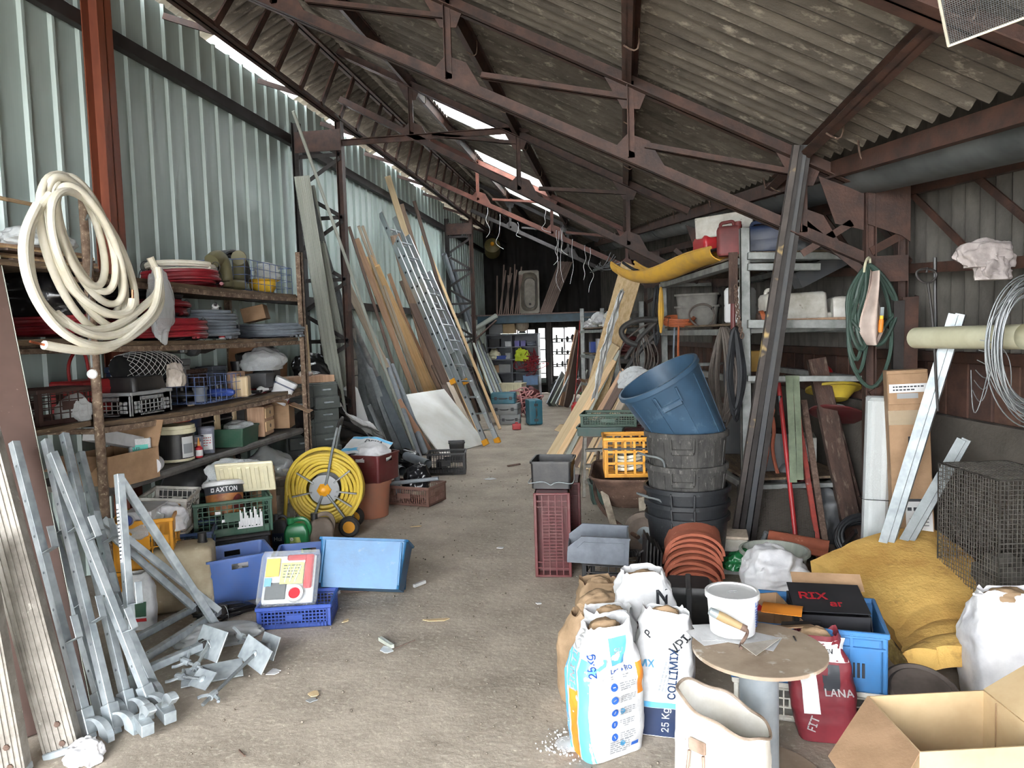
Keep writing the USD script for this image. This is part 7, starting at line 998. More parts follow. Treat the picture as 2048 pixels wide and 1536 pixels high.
for s_ in (-1, 1): part(wbw, 'leg', bar((-.12 + s_ * .14 - .05, .18, .46), (-.12 + s_ * .1, .04, .16), .05, .012, (1, 0, 0)), mat('flaking_cream_paint', '#8c8373', '#5d5245', 14, .8)); part(wbw, 'handle', tube(spline([(.06 * s_, -.05, .17), (-.12 + s_ * .2, .3, .28), (-.12 + s_ * .27, 1.1, .5), (-.12 + s_ * .27, 1.4, .55)], 20), .016, 8), RUSTW)
Q = F(1250, 1004, .56); ycr = crate('yellow-orange basket with square openings on the wheelbarrow', at(W0 + [-.12, .32, .565], 4), .38, .32, .3, YELLOW, 5, 3, name='yellow_basket', cat='basket', low=.1, bw=.018, plaque=False); part(ycr, 'black_band', bx((-.195, -.168, .21), (.195, -.164, .222)), BLACK)
coil('pale cable inside the yellow-orange basket', at(W0 + [-.12, .32, .585]), .1, 4, .12, .013, CABLE_WHITE, seed=103); lump('dark oddments inside the yellow-orange basket', at(W0 + [-.04, .38, .585]), .1, .1, .1, GREY_DARK, 'parts_heap', 'heap', 104, .35)
# red crates on end with the black tub
def end_crate(label, M):
    o = thing('stacking_crate', label, 'crate', M); w, d, h = .235, .3, .58; part(o, 'base', bx((-w / 2, d / 2 - .2, 0), (w / 2, d / 2 - .19, h)), MAROON)
    for x_ in (-w / 2, w / 2 - .012): part(o, 'side', bx((x_, -d / 2, 0), (x_ + .012, d / 2, h), .002), MAROON)
    for z_ in (0, h - .012): part(o, 'end', bx((-w / 2, -d / 2, z_), (w / 2, d / 2, z_ + .012), .002), MAROON)
    part(o, 'rim', mg(bx((-w / 2 - .006, -d / 2 - .006, 0), (-w / 2 + .014, -d / 2 + .006, h), .003), bx((w / 2 - .014, -d / 2 - .006, 0), (w / 2 + .006, -d / 2 + .006, h), .003), bx((-w / 2, -d / 2 - .006, 0), (w / 2, -d / 2 + .006, .016), .003), bx((-w / 2, -d / 2 - .006, h - .016), (w / 2, -d / 2 + .006, h), .003)), MAROON)
    for k in range(16): z_ = .12 + .022 * k; part(o, 'slat', bx((-w / 2 + .05, -d / 2 - .002, z_), (w / 2 - .05, -d / 2 + .006, z_ + .008)), MAROON)
    for k in range(4): x_ = -w / 2 + .05 + (w - .1) * k / 3; part(o, 'upright_bar', bx((x_ - .004, -d / 2 - .003, .015), (x_ + .004, -d / 2 + .006, h - .015)), MAROON)
    for z_ in (.06, .1, h - .1, h - .06): part(o, 'cross_bar', bx((-w / 2, -d / 2 - .002, z_), (w / 2, -d / 2 + .006, z_ + .007)), MAROON)
    return o
P = F(1105, 1155) + [0, .16, 0]; end_crate('front dark red crate standing on end in the aisle', at(P, 3)); end_crate('rear dark red crate standing on end behind the front one', at(P + [.05, .34, .0], 2))
o = thing('black_tub', 'square black tub with a wire bail on the dark red crates', 'tub', at(P + [.0, .1, .584], -2)); part(o, 'body', shell(.28, .3, .19, .004, .03, .02, .008, .015), BLACK); part(o, 'bail', wire([(-.145, 0, .06), (-.142, -.155, .04), (-.02, -.158, .04), (.0, -.16, .03), (.02, -.158, .04), (.142, -.155, .04), (.15, -.05, .1), (.148, .02, .14)], .0035, 50), GALV)
# grey open-front parts bin on black crate
P = F(1215, 1193) + [.03, .18, 0]; o = crate('low black crate under the grey open-front bin', at(P, -8), .34, .3, .21, BLACK, 2, 3, low=.5); part(o, 'frame', mv(tube(rrect(.12, .09, .02, 0), .008, 6, True), (.06, -.156, .09), 0, 90), BLACK)
o = thing('parts_bin', 'grey open-front parts bin lying tilted on the black crate', 'bin', at(P + [-.06, -.06, .215], 2, 4, 3)); prof = Polygon([(-.22, 0), (.16, 0), (.16, .17), (-.14, .17), (-.22, .1)]); ib = Polygon([(-.2, .01), (.15, .01), (.15, .2), (-.14, .2), (-.24, .09)])
def xz(poly, y0, y1): m = ext(poly, y1 - y0); return m.apply_transform(np.array([[1, 0, 0, 0], [0, 0, -1, y1], [0, 1, 0, 0], [0, 0, 0, 1.0]]))
part(o, 'side', xz(prof, -.125, -.118), STEELBIN); part(o, 'side', xz(prof, .118, .125), STEELBIN); part(o, 'base', bx((-.22, -.12, 0), (.16, .12, .006)), STEELBIN); part(o, 'back', bx((.154, -.12, 0), (.16, .12, .17)), STEELBIN); part(o, 'front_lip', tf(bx((0, -.12, 0), (.006, .12, .07)), at((-.222, 0, 0))), STEELBIN); part(o, 'raised_panel', xz(Polygon([(-.16, .03), (.13, .03), (.13, .14), (-.12, .14), (-.16, .1)]), -.13, -.122), STEELBIN); part(o, 'rim', bx((-.14, -.13, .165), (.165, -.115, .175)), STEELBIN); part(o, 'rim', bx((-.14, .115, .165), (.165, .13, .175)), STEELBIN)
o = thing('spring_grip', 'black ribbed grip on a bent rod beside the black crate', 'grip', along(F(1225, 1178) + [.02, -.02, .22], F(1275, 1172) + [.1, -.02, .24], (0, 0, 1))); part(o, 'grip', lathe([(.018 + .004 * (k % 2), .006 * k) for k in range(28)], 12), BLACK); part(o, 'rod', wire([(0, 0, .16), (.01, 0, .22), (-.06, 0, .26), (-.2, 0, .25)], .008, 20), STEEL_DARK)
for i in range(5): one('black_sheet', f'{["first", "second", "third", "fourth", "fifth"][i]} of the thin black panels standing between bins and tiles', 'panel', bx((-.006, -.12, 0), (.006, .12, .36 - .02 * i), .002), BLACK, at(F(1290, 1215) + [.022 * i, .3, 0], 4, 0, 3), 'thin black panels beside the bins')
o = thing('black_case', 'black plastic case with a raised middle in front of the ridge tiles', 'case', at(F(1385, 1295) + [0, .2, 0], -4)); part(o, 'body', loft([rrect(.26, .22, .02, 0), rrect(.28, .24, .03, .03), rrect(.28, .24, .03, .24), rrect(.22, .2, .03, .28)]), BLACK); part(o, 'ridge', bx((-.015, -.125, .03), (.015, .125, .285), .005), GREY_DARK)
o = thing('red_crate', 'red slotted crate edge showing behind the plaster sack', 'crate', at(F(1245, 1265) + [.03, .2, 0], 6)); part(o, 'body', bx((-.1, -.1, 0), (.1, .1, .22), .006), MAROON); 
for k in range(5): part(o, 'slat', bx((-.104, -.09, .04 + .035 * k), (-.1, .09, .055 + .035 * k)), RED)
# ================================================================ foreground right: sacks, spool table, drum, cartons
def sack_thing(label, P, rz, w, d, h, seed, m=PAPER, top=.5, lean=0.0, tilt=0, name='paper_sack'):
    o = thing(name, label, 'sack', at(P, rz, tilt)); s = Sack(w, d, h, seed, top, lean); part(o, 'paper', s.body(), m); part(o, 'inner_liner', mv(lump_mesh(w * .3, d * .22, .05, seed), (lean * h, 0, h * .93)), KRAFT); return o, s
def lump_mesh(sx, sy, sz, seed): s = trimesh.creation.icosphere(3, 1.0); v = s.vertices * (1 + .6 * noise3(s.vertices, 2.4, seed))[:, None] * [sx, sy, sz]; return tm(v, s.faces)
# tall white sack with light-blue and orange stripes
P = F(1222, 1525) + [-.02, .11, 0]; o, s = sack_thing('front white sack with light-blue and orange stripes and round blue symbols', P, 34, .25, .17, .51, 1)
for y0, y1, z0, z1, m_ in ((-.082, -.03, .0, .4, PRINT_CYAN), (.045, .082, .0, .42, PRINT_CYAN), (-.02, .03, .0, .27, PRINT_ORANGE), (-.02, .04, .27, .42, PRINT_CYAN)): part(o, 'print_panel', s.patch(y0, y1, z0, z1, 8, 18, True, .0014, -1), m_)
part(o, 'lettering', s.put(text('FINITION', .036), .012, .26, 90, True, .003, -1), PRINT_WHITE); part(o, 'lettering', s.put(text('SURFACE', .02), -.048, .03, 90, True, .003, -1), PRINT_WHITE)
part(o, 'print_panel', s.patch(-.02, .045, .37, .47, 8, 8), PRINT_CYAN); part(o, 'lettering', s.put(text('SU', .02), -.005, .41), PRINT_WHITE); part(o, 'lettering', s.put(text('25kg', .026), -.085, .34, 90), PRINT_ROYAL); part(o, 'lettering', s.put(text('Les + Pro', .017), -.03, .34), PRINT_ROYAL); part(o, 'small_print', s.put(lines(.08, 2, .008, .003), -.03, .327), PRINT_GREY)
part(o, 'print_panel', s.patch(.085, .118, .24, .36, 6, 10), PRINT_ORANGE)
for i in range(5):
    z_ = .29 - .05 * i; dsc = cut(lathe([(.0145, 0), (.0145, .0008)], 20), mv(mg(bx((-.007, -.002, -1), (.007, .002, 1))), (0, 0, 0), 30 * i)); part(o, 'symbol', s.put(dsc, -.02, z_), PRINT_ROYAL); part(o, 'small_print', s.put(lines(.07, 4, .008, .003, i), .005, z_ + .008), PRINT_GREY)
for z_ in (.2, .07): part(o, 'symbol', s.put(lathe([(.011, 0), (.011, .0008)], 18), .015, z_ - .012), PRINT_CYAN)
part(o, 'small_print', s.put(lines(.09, 6, .009, .004, 9), -.04, .07), PRINT_GREY); part(o, 'print_panel', s.patch(.055, .09, .035, .05, 4, 3), PRINT_ROYAL)
# white sack lettered COLLIMIX
P = F(1322, 1478) + [.0, .1, 0]; o, s = sack_thing('white sack lettered COLLIMIX with a navy foot', P, -8, .22, .16, .50, 2, top=.6, lean=.06); part(o, 'print_panel', s.patch(-.109, .109, .004, .125, 16, 10), NAVY); part(o, 'print_panel', s.patch(-.109, .109, .127, .15, 16, 3), PRINT_CYAN)
part(o, 'lettering', s.put(text('COLLIMIX', .03), .06, .165, 90), PRINT_BLUE); part(o, 'lettering', s.put(text('P', .03), .1, .165, 90), PRINT_BLUE); part(o, 'lettering', s.put(text('25 Kg', .028), .04, .02, 90), PRINT_WHITE); part(o, 'lettering', s.put(text('MX', .03), -.095, .29), PRINT_CYAN); part(o, 'lettering', s.put(text('VPI', .032), .045, .35, 50), PRINT_DK); part(o, 'lettering', s.put(text('P', .03), -.05, .4, 60), PRINT_DK)
part(o, 'small_print', s.put(lines(.13, 3, .012, .006, 3), .0, .2, 80), PRINT_GREY)
# taller plaster sack with big black letters
P = F(1283, 1408) + [.02, .12, 0]; o, s = sack_thing('tall white plaster sack with big black letters and a grey-green band', P, 8, .27, .18, .56, 3, top=.45); part(o, 'print_panel', s.patch(.0, .13, .33, .38, 12, 5), PRINT_GREEN); part(o, 'print_panel', s.patch(-.13, -.07, .26, .34, 8, 5), PRINT_GREEN)
part(o, 'lettering', s.put(text('MAP', .05), -.012, .06, 90), PRINT_DK); part(o, 'lettering', s.put(text('adhesif', .018), .012, .08, 90), PRINT_DK); part(o, 'lettering', s.put(text('Placo', .03), -.02, .27, 90), PRINT_DK); part(o, 'lettering', s.put(text('M', .09), .02, .235), PRINT_DK); part(o, 'lettering', s.put(text('M', .05), .03, .17), PRINT_GREY); part(o, 'lettering', s.put(text('N', .06), .03, .44), PRINT_DK)
o, s = sack_thing('smaller white sack squeezed behind the striped one', F(1222, 1470) + [0, .18, 0], 20, .24, .14, .46, 4, top=.3)
o, s = sack_thing('brown paper cement sack at the aisle side', F(1172, 1440) + [.03, .22, 0], 40, .3, .16, .40, 5, KRAFT, .35); part(o, 'lettering', s.put(text('32.5 R', .03), -.1, .2), PRINT_WHITE); part(o, 'lettering', s.put(text('25 kg', .03), -.08, .15), PRINT_WHITE); part(o, 'folded_top', mv(lump_mesh(.1, .06, .05, 9), (.02, 0, .43)), KRAFT)
o, s = sack_thing('crumpled brown sack folded shut behind the cement sack', F(1180, 1330) + [.04, .25, 0], 15, .22, .14, .34, 6, KRAFT, .2)
# spool table with bucket and trowel
SP = F(1517, 1294, .50); st = thing('cable_spool_table', 'plywood cable spool on a grey drum core used as a small table', 'table', at((SP[0], SP[1], 0))); PLY = mat('dusty_plywood', '#a3927f', '#857361', 5, .85, c3='#dcd8d2', s3=7, lo3=.6, hi3=.75)
part(st, 'top_disc', lathe([(.23, .484), (.234, .486), (.234, .498), (.23, .5)], 48), PLY); part(st, 'core', lathe([(.068, .02), (.068, .484)], 30, False), PVC_GREY); part(st, 'base_disc', lathe([(.23, 0), (.234, .002), (.234, .014), (.23, .016)], 48), PLY); part(st, 'staple', bx((.14, .06, .5), (.145, .1, .504)), STEEL_DARK)
z_ = .5; pb = F(1465, 1266, z_); 
for i, (dx_, dy_, a_) in enumerate(((-.05, -.02, 24), (-.03, .0, 10), (.05, -.05, -24))): one('paper_sheet', ['pale printed sheet sticking out left under the white pail', 'second printed sheet directly under the white pail', 'dusty printed sheet lying under the trowel'][i], 'paper', sheet(lambda u, v: np.c_[-.105 + .21 * u, -.07 + .14 * v, .0015 + .0012 * i + .004 * np.sin(3 * u + i) * v], 10, 8, .0006), PAPER, at(pb + [dx_, dy_, .0], a_)); one('printed_text', ['faint print on the left sheet', 'faint print on the second sheet', 'grey print on the dusty sheet'][i], 'print', mv(lines(.16, 8, .012, .004, i), (-.08, .04, .0075 + .0012 * i)), PRINT_GREY, at(pb + [dx_, dy_, 0], a_)) if False else None
o = thing('white_pail', 'white lidded plastic pail standing on the spool table', 'pail', at(pb + [0, 0, .008], 20)); part(o, 'body', lathe([(.078, 0), (.082, .004), (.092, .14), (.092, .145)], 44), PRINT_WHITE); part(o, 'lid', lathe([(.094, .135), (.1, .137), (.1, .155), (.097, .158), (.088, .158), (.087, .152)], 44), WHITE); part(o, 'lid_mark', mv(tube([(.02 * math.cos(q), .008 * math.sin(q), .1525) for q in np.linspace(0, 6.28, 20, endpoint=False)], .0008, 4, True), (0, 0, 0)), PRINT_GREY)
part(o, 'tab', tf(bx((-.012, -.003, -.012), (.012, .002, .006), .001), at((.0945 * math.cos(-1.9), .0945 * math.sin(-1.9), .13), -19)), WHITE); part(o, 'small_print', wrap(mv(lines(.035, 8, .009, .003, 4), (0, 0, 0)), .0905, -.95, .1), PRINT_ROYAL); part(o, 'small_print', wrap(mg(bx((0, 0, 0), (.035, .002, .001)), bx((0, .018, 0), (.035, .02, .001)), bx((0, 0, 0), (.002, .02, .001)), bx((.033, 0, 0), (.035, .02, .001))), .0918, -.95, .112), PRINT_ROYAL)
A_, B_ = Y(1424, 1224, pb[1] - .135), Y(1488, 1256, pb[1] - .14); o = thing('trowel', 'brick trowel with a wooden handle resting against the white pail', 'trowel', along(A_, B_, (0, 0, 1))); L = dist(A_, B_); part(o, 'handle', lathe([(.012, 0), (.016, .012), (.017, L * .4), (.013, L * .85), (.011, L)], 18), mat('handle_wood', '#a48c68', '#8a7350', 5, .6)); part(o, 'end_cap', lathe([(.001, -.012), (.013, -.01), (.016, .006), (.0165, .02)], 18), GALV); part(o, 'ferrule', lathe([(.0125, L - .012), (.0125, L + .008), (.005, L + .01)], 14), RUSTY)
Mi = np.linalg.inv(along(A_, B_, (0, 0, 1))); pq = [B_, B_ + (B_ - A_) * .05, F(1484, 1285, z_ + .016), F(1482, 1296, z_ + .02)]; part(o, 'tang', tf(tube(spline(pq, 16), .006, 8), Mi), RUSTY); tri = [F(1482, 1290, z_ + .02), F(1560, 1278, z_ + .016), F(1512, 1312, z_ + .016)]; part(o, 'blade', tf(loft([np.array(tri), np.array(tri) + [0, 0, .0025]]), Mi), mat('mortared_blade', '#b5aea5', '#8d857c', 8, .8))
# white milk drum
DP = Y(1446, 1420, 2.33); DR = .135; o = thing('metal_drum', 'battered white enamel drum with a slanted open top', 'drum', at((DP[0], DP[1], 0))); WH = mat('chipped_white_enamel', '#dedcd6', '#c6c1b6', 5, .45, bump=.15, c3='#7a6a58', s3=16, lo3=.66, hi3=.72); DH = DP[2]
def dring(r, z, shear=0.0, dent=0): a = np.linspace(0, 2 * math.pi, 56, endpoint=False); rr = r * (1 + .05 * np.cos(2 * a + .6) + dent * .04 * np.sin(5 * a)); x = rr * np.cos(a); return np.c_[x, rr * np.sin(a), z - shear * x * 1.0 + .006 * np.sin(6 * a) * (shear > 0)]
rg = [dring(DR * 1.12, 0), dring(DR * 1.12, .01)] + [dring(DR * (1.12 - .1 * z / DH + .012 * (abs(z - .14) < .012) + .012 * (abs(z - .3) < .012)), z, .42 * (z / DH) ** 3, 1) for z in np.linspace(.03, DH, 30)] + [dring(DR * 1.03, DH + .006, .42), dring(DR * 1.0, DH + .004, .42)] + [dring(DR * (1.08 - .1 * z / DH), z, .42 * (z / DH) ** 3) for z in (DH * .9, DH * .5, .06)]
part(o, 'shell', loft(rg), WH); part(o, 'rim', tube(dring(DR * 1.02, DH + .004, .42), .005, 6, True), mat('rusty_rim', '#9a8c7d', '#6e5a48', 12, .7)); a0 = -2.25
part(o, 'bracket', tf(mg(bx((-.03, -.012, -.02), (.03, .0, .02), .004), tube([(-.025, -.012, -.02), (-.03, -.018, -.09), (0, -.02, -.12), (.03, -.018, -.09), (.025, -.012, -.02)], .005, 6)), at((DR * 1.05 * math.cos(a0), DR * 1.05 * math.sin(a0), DH * .86), math.degrees(a0) + 90)), mat('worn_bracket', '#a58f80', '#7c6656', 8, .6)); part(o, 'seam', tube([(DR * (1.12 - .1 * z / DH) * 1.01 * math.cos(a0 + .3), DR * (1.12 - .1 * z / DH) * 1.01 * math.sin(a0 + .3), z) for z in np.linspace(.01, DH * .72, 8)], .004, 5), WH)
# blue crate with cartons, on a white crate
P = F(1632, 1372, .17) + [0, .2, 0]; crate('whitish crate under the blue crate', at((P[0], P[1], 0), -10), .58, .38, .165, WHITE_DIRTY, 12, 3); o = crate('big mid-blue crate full of torn cartons', at((P[0], P[1], .168), -10), .6, .4, .25, plastic('crate_blue', '#3c76ad', .45, .15), 1, 1, low=2.4, plaque=False)
for i in range(3):
    for j in range(3): part(o, 'slot', mg(*[bx((-.17 + .17 * i + .018 * k, -.2045, .06), (-.16 + .17 * i + .018 * k, -.1995, .12)) for k in (j,)]), PRINT_DK)
for k in (.2, .245): part(o, 'rib', bx((-.29, -.212, k - .02), (.29, -.2, k - .012)), plastic('crate_blue', '#3c76ad'))
for x_ in (.1, .16): part(o, 'rib', bx((x_, -.21, .02), (x_ + .012, -.2, .24)), plastic('crate_blue', '#3c76ad'))
Q = np.array([P[0], P[1], .168]); ob = carton('black carton with red lettering, torn open in the blue crate', at(Q + [.1, .03, .08], -4, 4), .3, .24, .19, mat('black_print_card', '#26262a', '#1d1d20', 6, .5), flaps=(('r', 172, .09),), closed=False); part(ob, 'top_flap', tf(bx((-.15, 0, 0), (.15, .24, .004)), at((0, -.12, .203), 0, 6)), mat('black_print_card', '#26262a')); part(ob, 'lettering', tf(mg(mv(text('RIX', .05), (-.12, .03, 0)), mv(text('ar', .04), (.0, -.02, 0))), at((0, -.05, .215), 0, 8)), PRINT_RED); part(ob, 'top_flap', tf(bx((-.14, 0, 0), (.16, .1, .004)), at((.02, .12, .2), 0, 25)), CARD)
carton('grey and orange carton beside the black one', at(Q + [-.16, .0, .1], 14, 8), .2, .26, .16, CARD, flaps=(('f', 70, .1), ('l', 60, .1))); one('orange_label_card', 'orange and black card bent over the grey carton', 'card', mg(sheet(lambda u, v: np.c_[-.08 + .16 * u, -.1 + .16 * v, .03 * np.sin(2.5 * v)], 8, 8, .003)), PRINT_ORANGE, at(Q + [-.1, -.06, .26], -16, -14)); one('card_flap', 'black curled card hanging before the orange one', 'card', sheet(lambda u, v: np.c_[-.08 + .16 * u, .04 * np.cos(2.6 * v), -.12 + .14 * v], 8, 10, .003), BLACK, at(Q + [-.06, -.16, .25], 8))
one('red_triangle_label', 'white label with a red triangle on the carton flap', 'label', mg(ext(Polygon([(0, 0), (.05, 0), (.02, .035)]), .001)), PRINT_RED, at(Q + [-.22, -.1, .275], 0, 30))
# red sack
o, s = sack_thing('red and white sack standing beside the spool table', F(1668, 1500) + [0, .12, 0], -4, .21, .15, .42, 7, mat('red_sack_print', '#7d2630', '#641d27', 6, .6), .45, -.1); part(o, 'print_panel', s.patch(-.09, .09, .33, .41, 14, 6), PRINT_WHITE); part(o, 'print_panel', s.patch(-.08, -.02, .12, .33, 8, 10), PRINT_WHITE); part(o, 'print_panel', s.patch(.0, .06, .22, .32, 8, 8), PRINT_DK); part(o, 'lettering', s.put(text('LANA', .028), .0, .2), PRINT_WHITE); part(o, 'lettering', s.put(text('FIT', .03), -.05, .04, 70), PRINT_WHITE); part(o, 'lettering', s.put(text('TEN', .018), .0, .36), PRINT_DK)
lump('grey crumpled film hanging beside the red sack', at(F(1720, 1480) + [.02, .25, .2], 30), .06, .1, .1, FILM, 'plastic_film', 'film', 111, .35)
# dark round lid, cardboard box, white bag
o = thing('round_cover', 'dusty dark round bin lid behind the large cardboard box', 'lid', at(Y(1840, 1398, 3.05), 0, 24) @ np.diag([.74, .74, .74, 1])); part(o, 'disc', lathe([(.19, 0), (.2, .01), (.2, .05), (.185, .06), (.165, .05), (.15, .065), (.02, .07)], 44), mat('dusty_dark_lid', '#5c524c', '#463e39', 6, .7)); part(o, 'support', lathe([(.15, -.16), (.17, 0)], 30), BLACK)
C0, C1, N0 = F(1735, 1392, .36), F(1968, 1380, .36), F(1872, 1540, .36); e1 = C1 - C0; e2 = (N0 - C0) / dist(N0, C0) * .34; f_ = F(1656, 1512, .27) - C0; dn = np.array([0, 0, -.36]); M_ = T(C0 + dn); i1, i2 = e1 / np.linalg.norm(e1) * .005, e2 / np.linalg.norm(e2) * .005; Zr = -dn
rq = lambda g, z: np.array([i1 * g + i2 * g, e1 - i1 * g + i2 * g, e1 + e2 - i1 * g - i2 * g, e2 + i1 * g - i2 * g])[::-1] + [0, 0, z]
o = thing('cardboard_box', 'large open cardboard box at the lower right corner', 'box', M_); part(o, 'body', loft([rq(0, 0), rq(0, .36), rq(1, .36), rq(1, .006)]), CARD_PALE, smooth=False)
def flap4(a, b, f, m=CARD_PALE): q = np.array([a, b, b + f, a + f]); nn = np.cross(b - a, f); nn = nn / np.linalg.norm(nn) * .004; part(o, 'flap', loft([q, q + nn]), m, smooth=False)
flap4(Zr, Zr + e2, f_, CARD); flap4(Zr + e1, Zr + e1 + e2, np.array([.14, .0, .1])); part(o, 'crease', bx(e1 * .97 + e2 * .25 + [-.001, -.001, .02], e1 * .97 + e2 * .25 + [.002, .002, .355]), CARD)
o, s = sack_thing('white woven sack with a tied neck at the right edge', F(2075, 1500) + [.06, .35, 0], 0, .3, .24, .5, 8, CLOTH, .7); part(o, 'tie', wire([(-.16, -.05, .5), (-.1, -.02, .49), (-.05, 0, .5)], .006), PRINT_WHITE)
# framed mesh hanging from the roof, powder, scraps on the floor
A_, B_, C_ = F(1897, 92, 2.42), F(2090, 20, 2.42), F(1872, -30, 2.50); o = thing('hanging_mesh', 'pale-edged wire mesh panel hanging under the roof, upper right corner', 'mesh panel'); part(o, 'edge', mg(rod(A_, B_, .004), rod(A_, C_, .004)), CABLE_WHITE)
e1, e2 = B_ - A_, C_ - A_; part(o, 'mesh', mg(*[rod(A_ + e1 * k / 40, A_ + e1 * k / 40 + e2, .0009, 4) for k in range(41)], *[rod(A_ + e2 * k / 34, A_ + e2 * k / 34 + e1, .0009, 4) for k in range(35)]), WIRE_GREY, kind='stuff')
one('suspension_wire', 'thin wires holding the mesh panel under the roof', 'wire', mg(rod(A_, A_ + [0, .1, .35], .002, 4), rod(B_, B_ + [0, .1, .25], .002, 4)), WIRE_GREY)
def scatter(label, px, py, w, d, m, seed, rz=0, z=.006):
    g = np.random.default_rng(seed); k = 9; a = np.sort(g.random(k)) * 6.283; pg = Polygon([(w / 2 * (.6 + .5 * g.random()) * math.cos(q), d / 2 * (.6 + .5 * g.random()) * math.sin(q)) for q in a]).buffer(.002); return one('paper_scrap', label, 'scrap', ext(pg, .004), m, at(F(px, py, .002), rz))
for l_, px_, py_, w_, d_, m_, rz_ in (('white paper scrap in the middle of the aisle', 980, 958, .16, .12, PAPER, 0), ('cream scrap by the red-brown crate', 832, 1053, .1, .08, CARD_PALE, 20), ('small white scrap near the dark red crates', 1002, 1096, .07, .05, PAPER, 0), ('long torn paper strip on the floor', 880, 1240, .22, .04, CARD_PALE, 10), ('triangle of clear film on the floor', 775, 1300, .07, .1, FILM, 40), ('torn white scrap by the steel plates', 545, 1345, .09, .07, PAPER, 15), ('pale flake at the lower left of the aisle', 628, 1388, .06, .05, CARD_PALE, 0), ('grey flake beside the pale one', 622, 1402, .06, .04, GREY, 30), ('small pale flake before the blue mesh basket', 692, 1242, .06, .03, CARD_PALE, 70), ('tiny white flake near the sacks', 1077, 1207, .04, .03, PAPER, 0)): scatter(l_, px_, py_, w_, d_, m_, px_, rz_)
for l_, p0, p1, w_, m_ in (('small white stick on the floor right of the sky-blue tote', (828, 1172), (850, 1163), .02, PRINT_WHITE), ('small grey-green stick with a white end on the floor', (760, 1277), (785, 1293), .02, PVC_PALE), ('thin twig on the floor', (790, 1297), (830, 1280), .005, WOOD_DARK), ('dark stick on the far floor', (1015, 932), (1040, 928), .02, WOOD_DARK), ('small nail on the floor at the bottom', (478, 1500), (490, 1512), .006, RUSTY)): one('floor_stick', l_, 'stick', bar(F(*p0, w_ / 2 + .001), F(*p1, w_ / 2 + .001), w_), m_)
g_ = np.random.default_rng(77); q_ = []
for i in range(420):
    x_, y_ = g_.uniform(-2.2, .3), g_.uniform(2.2, 9); r_ = g_.uniform(.002, .007); q_.append(mv(trimesh.creation.icosphere(0, r_), (x_, y_, r_ * .4), g_.uniform(0, 90), 0, 0))
one('floor_grit', 'fine scattered grit and crumbs over the concrete floor', 'grit', mg(*q_), mat('grit', '#8d8376', '#5b5248', 3, .9, rnd=.1), kind='stuff')
P = F(1145, 1488); q_ = [mv(trimesh.creation.icosphere(0, g_.uniform(.002, .006)), (P[0] + g_.normal() * .06, P[1] + g_.normal() * .05, .001)) for i in range(260)]; one('white_powder', 'spilled white plaster powder beside the striped sack', 'powder', mg(*q_, tm(sheet(lambda u, v: np.c_[P[0] + .07 * u * np.cos(6.283 * v), P[1] + .06 * u * np.sin(6.283 * v), .002 + .006 * (1 - u)], 8, 22).vertices, sheet(lambda u, v: np.c_[u, v, u], 8, 22).faces)), PRINT_WHITE, kind='stuff')
# ================================================================ foreground left: leaning panel, formwork rails, steel brackets
A_, B_ = X(3, 470, -2.92), F(212, 1490, .0); up = (A_ - B_) / dist(A_, B_); sd = np.array([-up[1], up[0], 0]) * np.sign(up[1]); L = dist(A_, B_); sd = sd - sd.dot(up) * up; sd /= np.linalg.norm(sd); nh = np.cross(up, sd); nh[2] = 0; nh *= np.sign(nh[1]) / np.linalg.norm(nh); M_ = np.eye(4); M_[:3, 0], M_[:3, 1], M_[:3, 2], M_[:3, 3] = sd, np.cross(up, sd), up, B_ + nh * .34 - sd * .06
o = thing('laminate_board', 'large worn brown laminate panel leaning at the left edge', 'panel', M_); part(o, 'board', bx((.0, -.014, 0), (.8, .014, L), .003), LAMINATE); part(o, 'edge_strip', bx((-.004, -.016, 0), (.0, .016, L), .001), PVC_PALE)
def rail(label, top, bot, w, t):
    L = dist(top, bot); o = thing('formwork_rail', label, 'rail', along(bot, top, (.9, .35, 0))); pr = [(-w / 2, t)]
    for i in range(6): x0 = -w / 2 + w * i / 6; pr += [(x0 + .0, 0), (x0 + w / 14, 0), (x0 + w / 14, .006), (x0 + w / 6 - .002, .006)]
    pr += [(w / 2, 0), (w / 2, t)]; part(o, 'profile', ext(Polygon(pr).buffer(0), L), ALU_CEMENT)
    for z_ in (.05, .13): part(o, 'bolt', mv(lathe([(.012, 0), (.012, .006), (.006, .009)], 6), (w * .1, -.0, z_), 0, 90), RUSTY)
    part(o, 'foot', bx((-w / 2 - .003, -.008, 0), (w / 2 + .003, t + .003, .03), .004), GALV); return o
rail('cement-smeared aluminium formwork rail leaning before the laminate panel', X(-60, 820, -2.62), F(124, 1512), .13, .06); rail('second aluminium formwork rail at the very edge of the picture', X(-70, 1080, -2.45), F(18, 1560) + [.0, .0, 0], .12, .06)
def sq(L, w=.036, holes=True, step=.17):   # square steel tube with a row of holes
    b = bx((-w / 2, -w / 2, 0), (w / 2, w / 2, L), .002)
    return cut(b, *[mv(lathe([(.0065, -w * .3), (.0065, w)], 8), (0, -w / 2, z_), 0, 90) for z_ in np.arange(.06, L - .03, step)]) if holes else b
def hookp(z, w=.036): return mg(bx((w / 2, -.017, z), (w / 2 + .075, .017, z + .005), .001), bx((w / 2 + .07, -.017, z), (w / 2 + .075, .017, z + .1), .001))
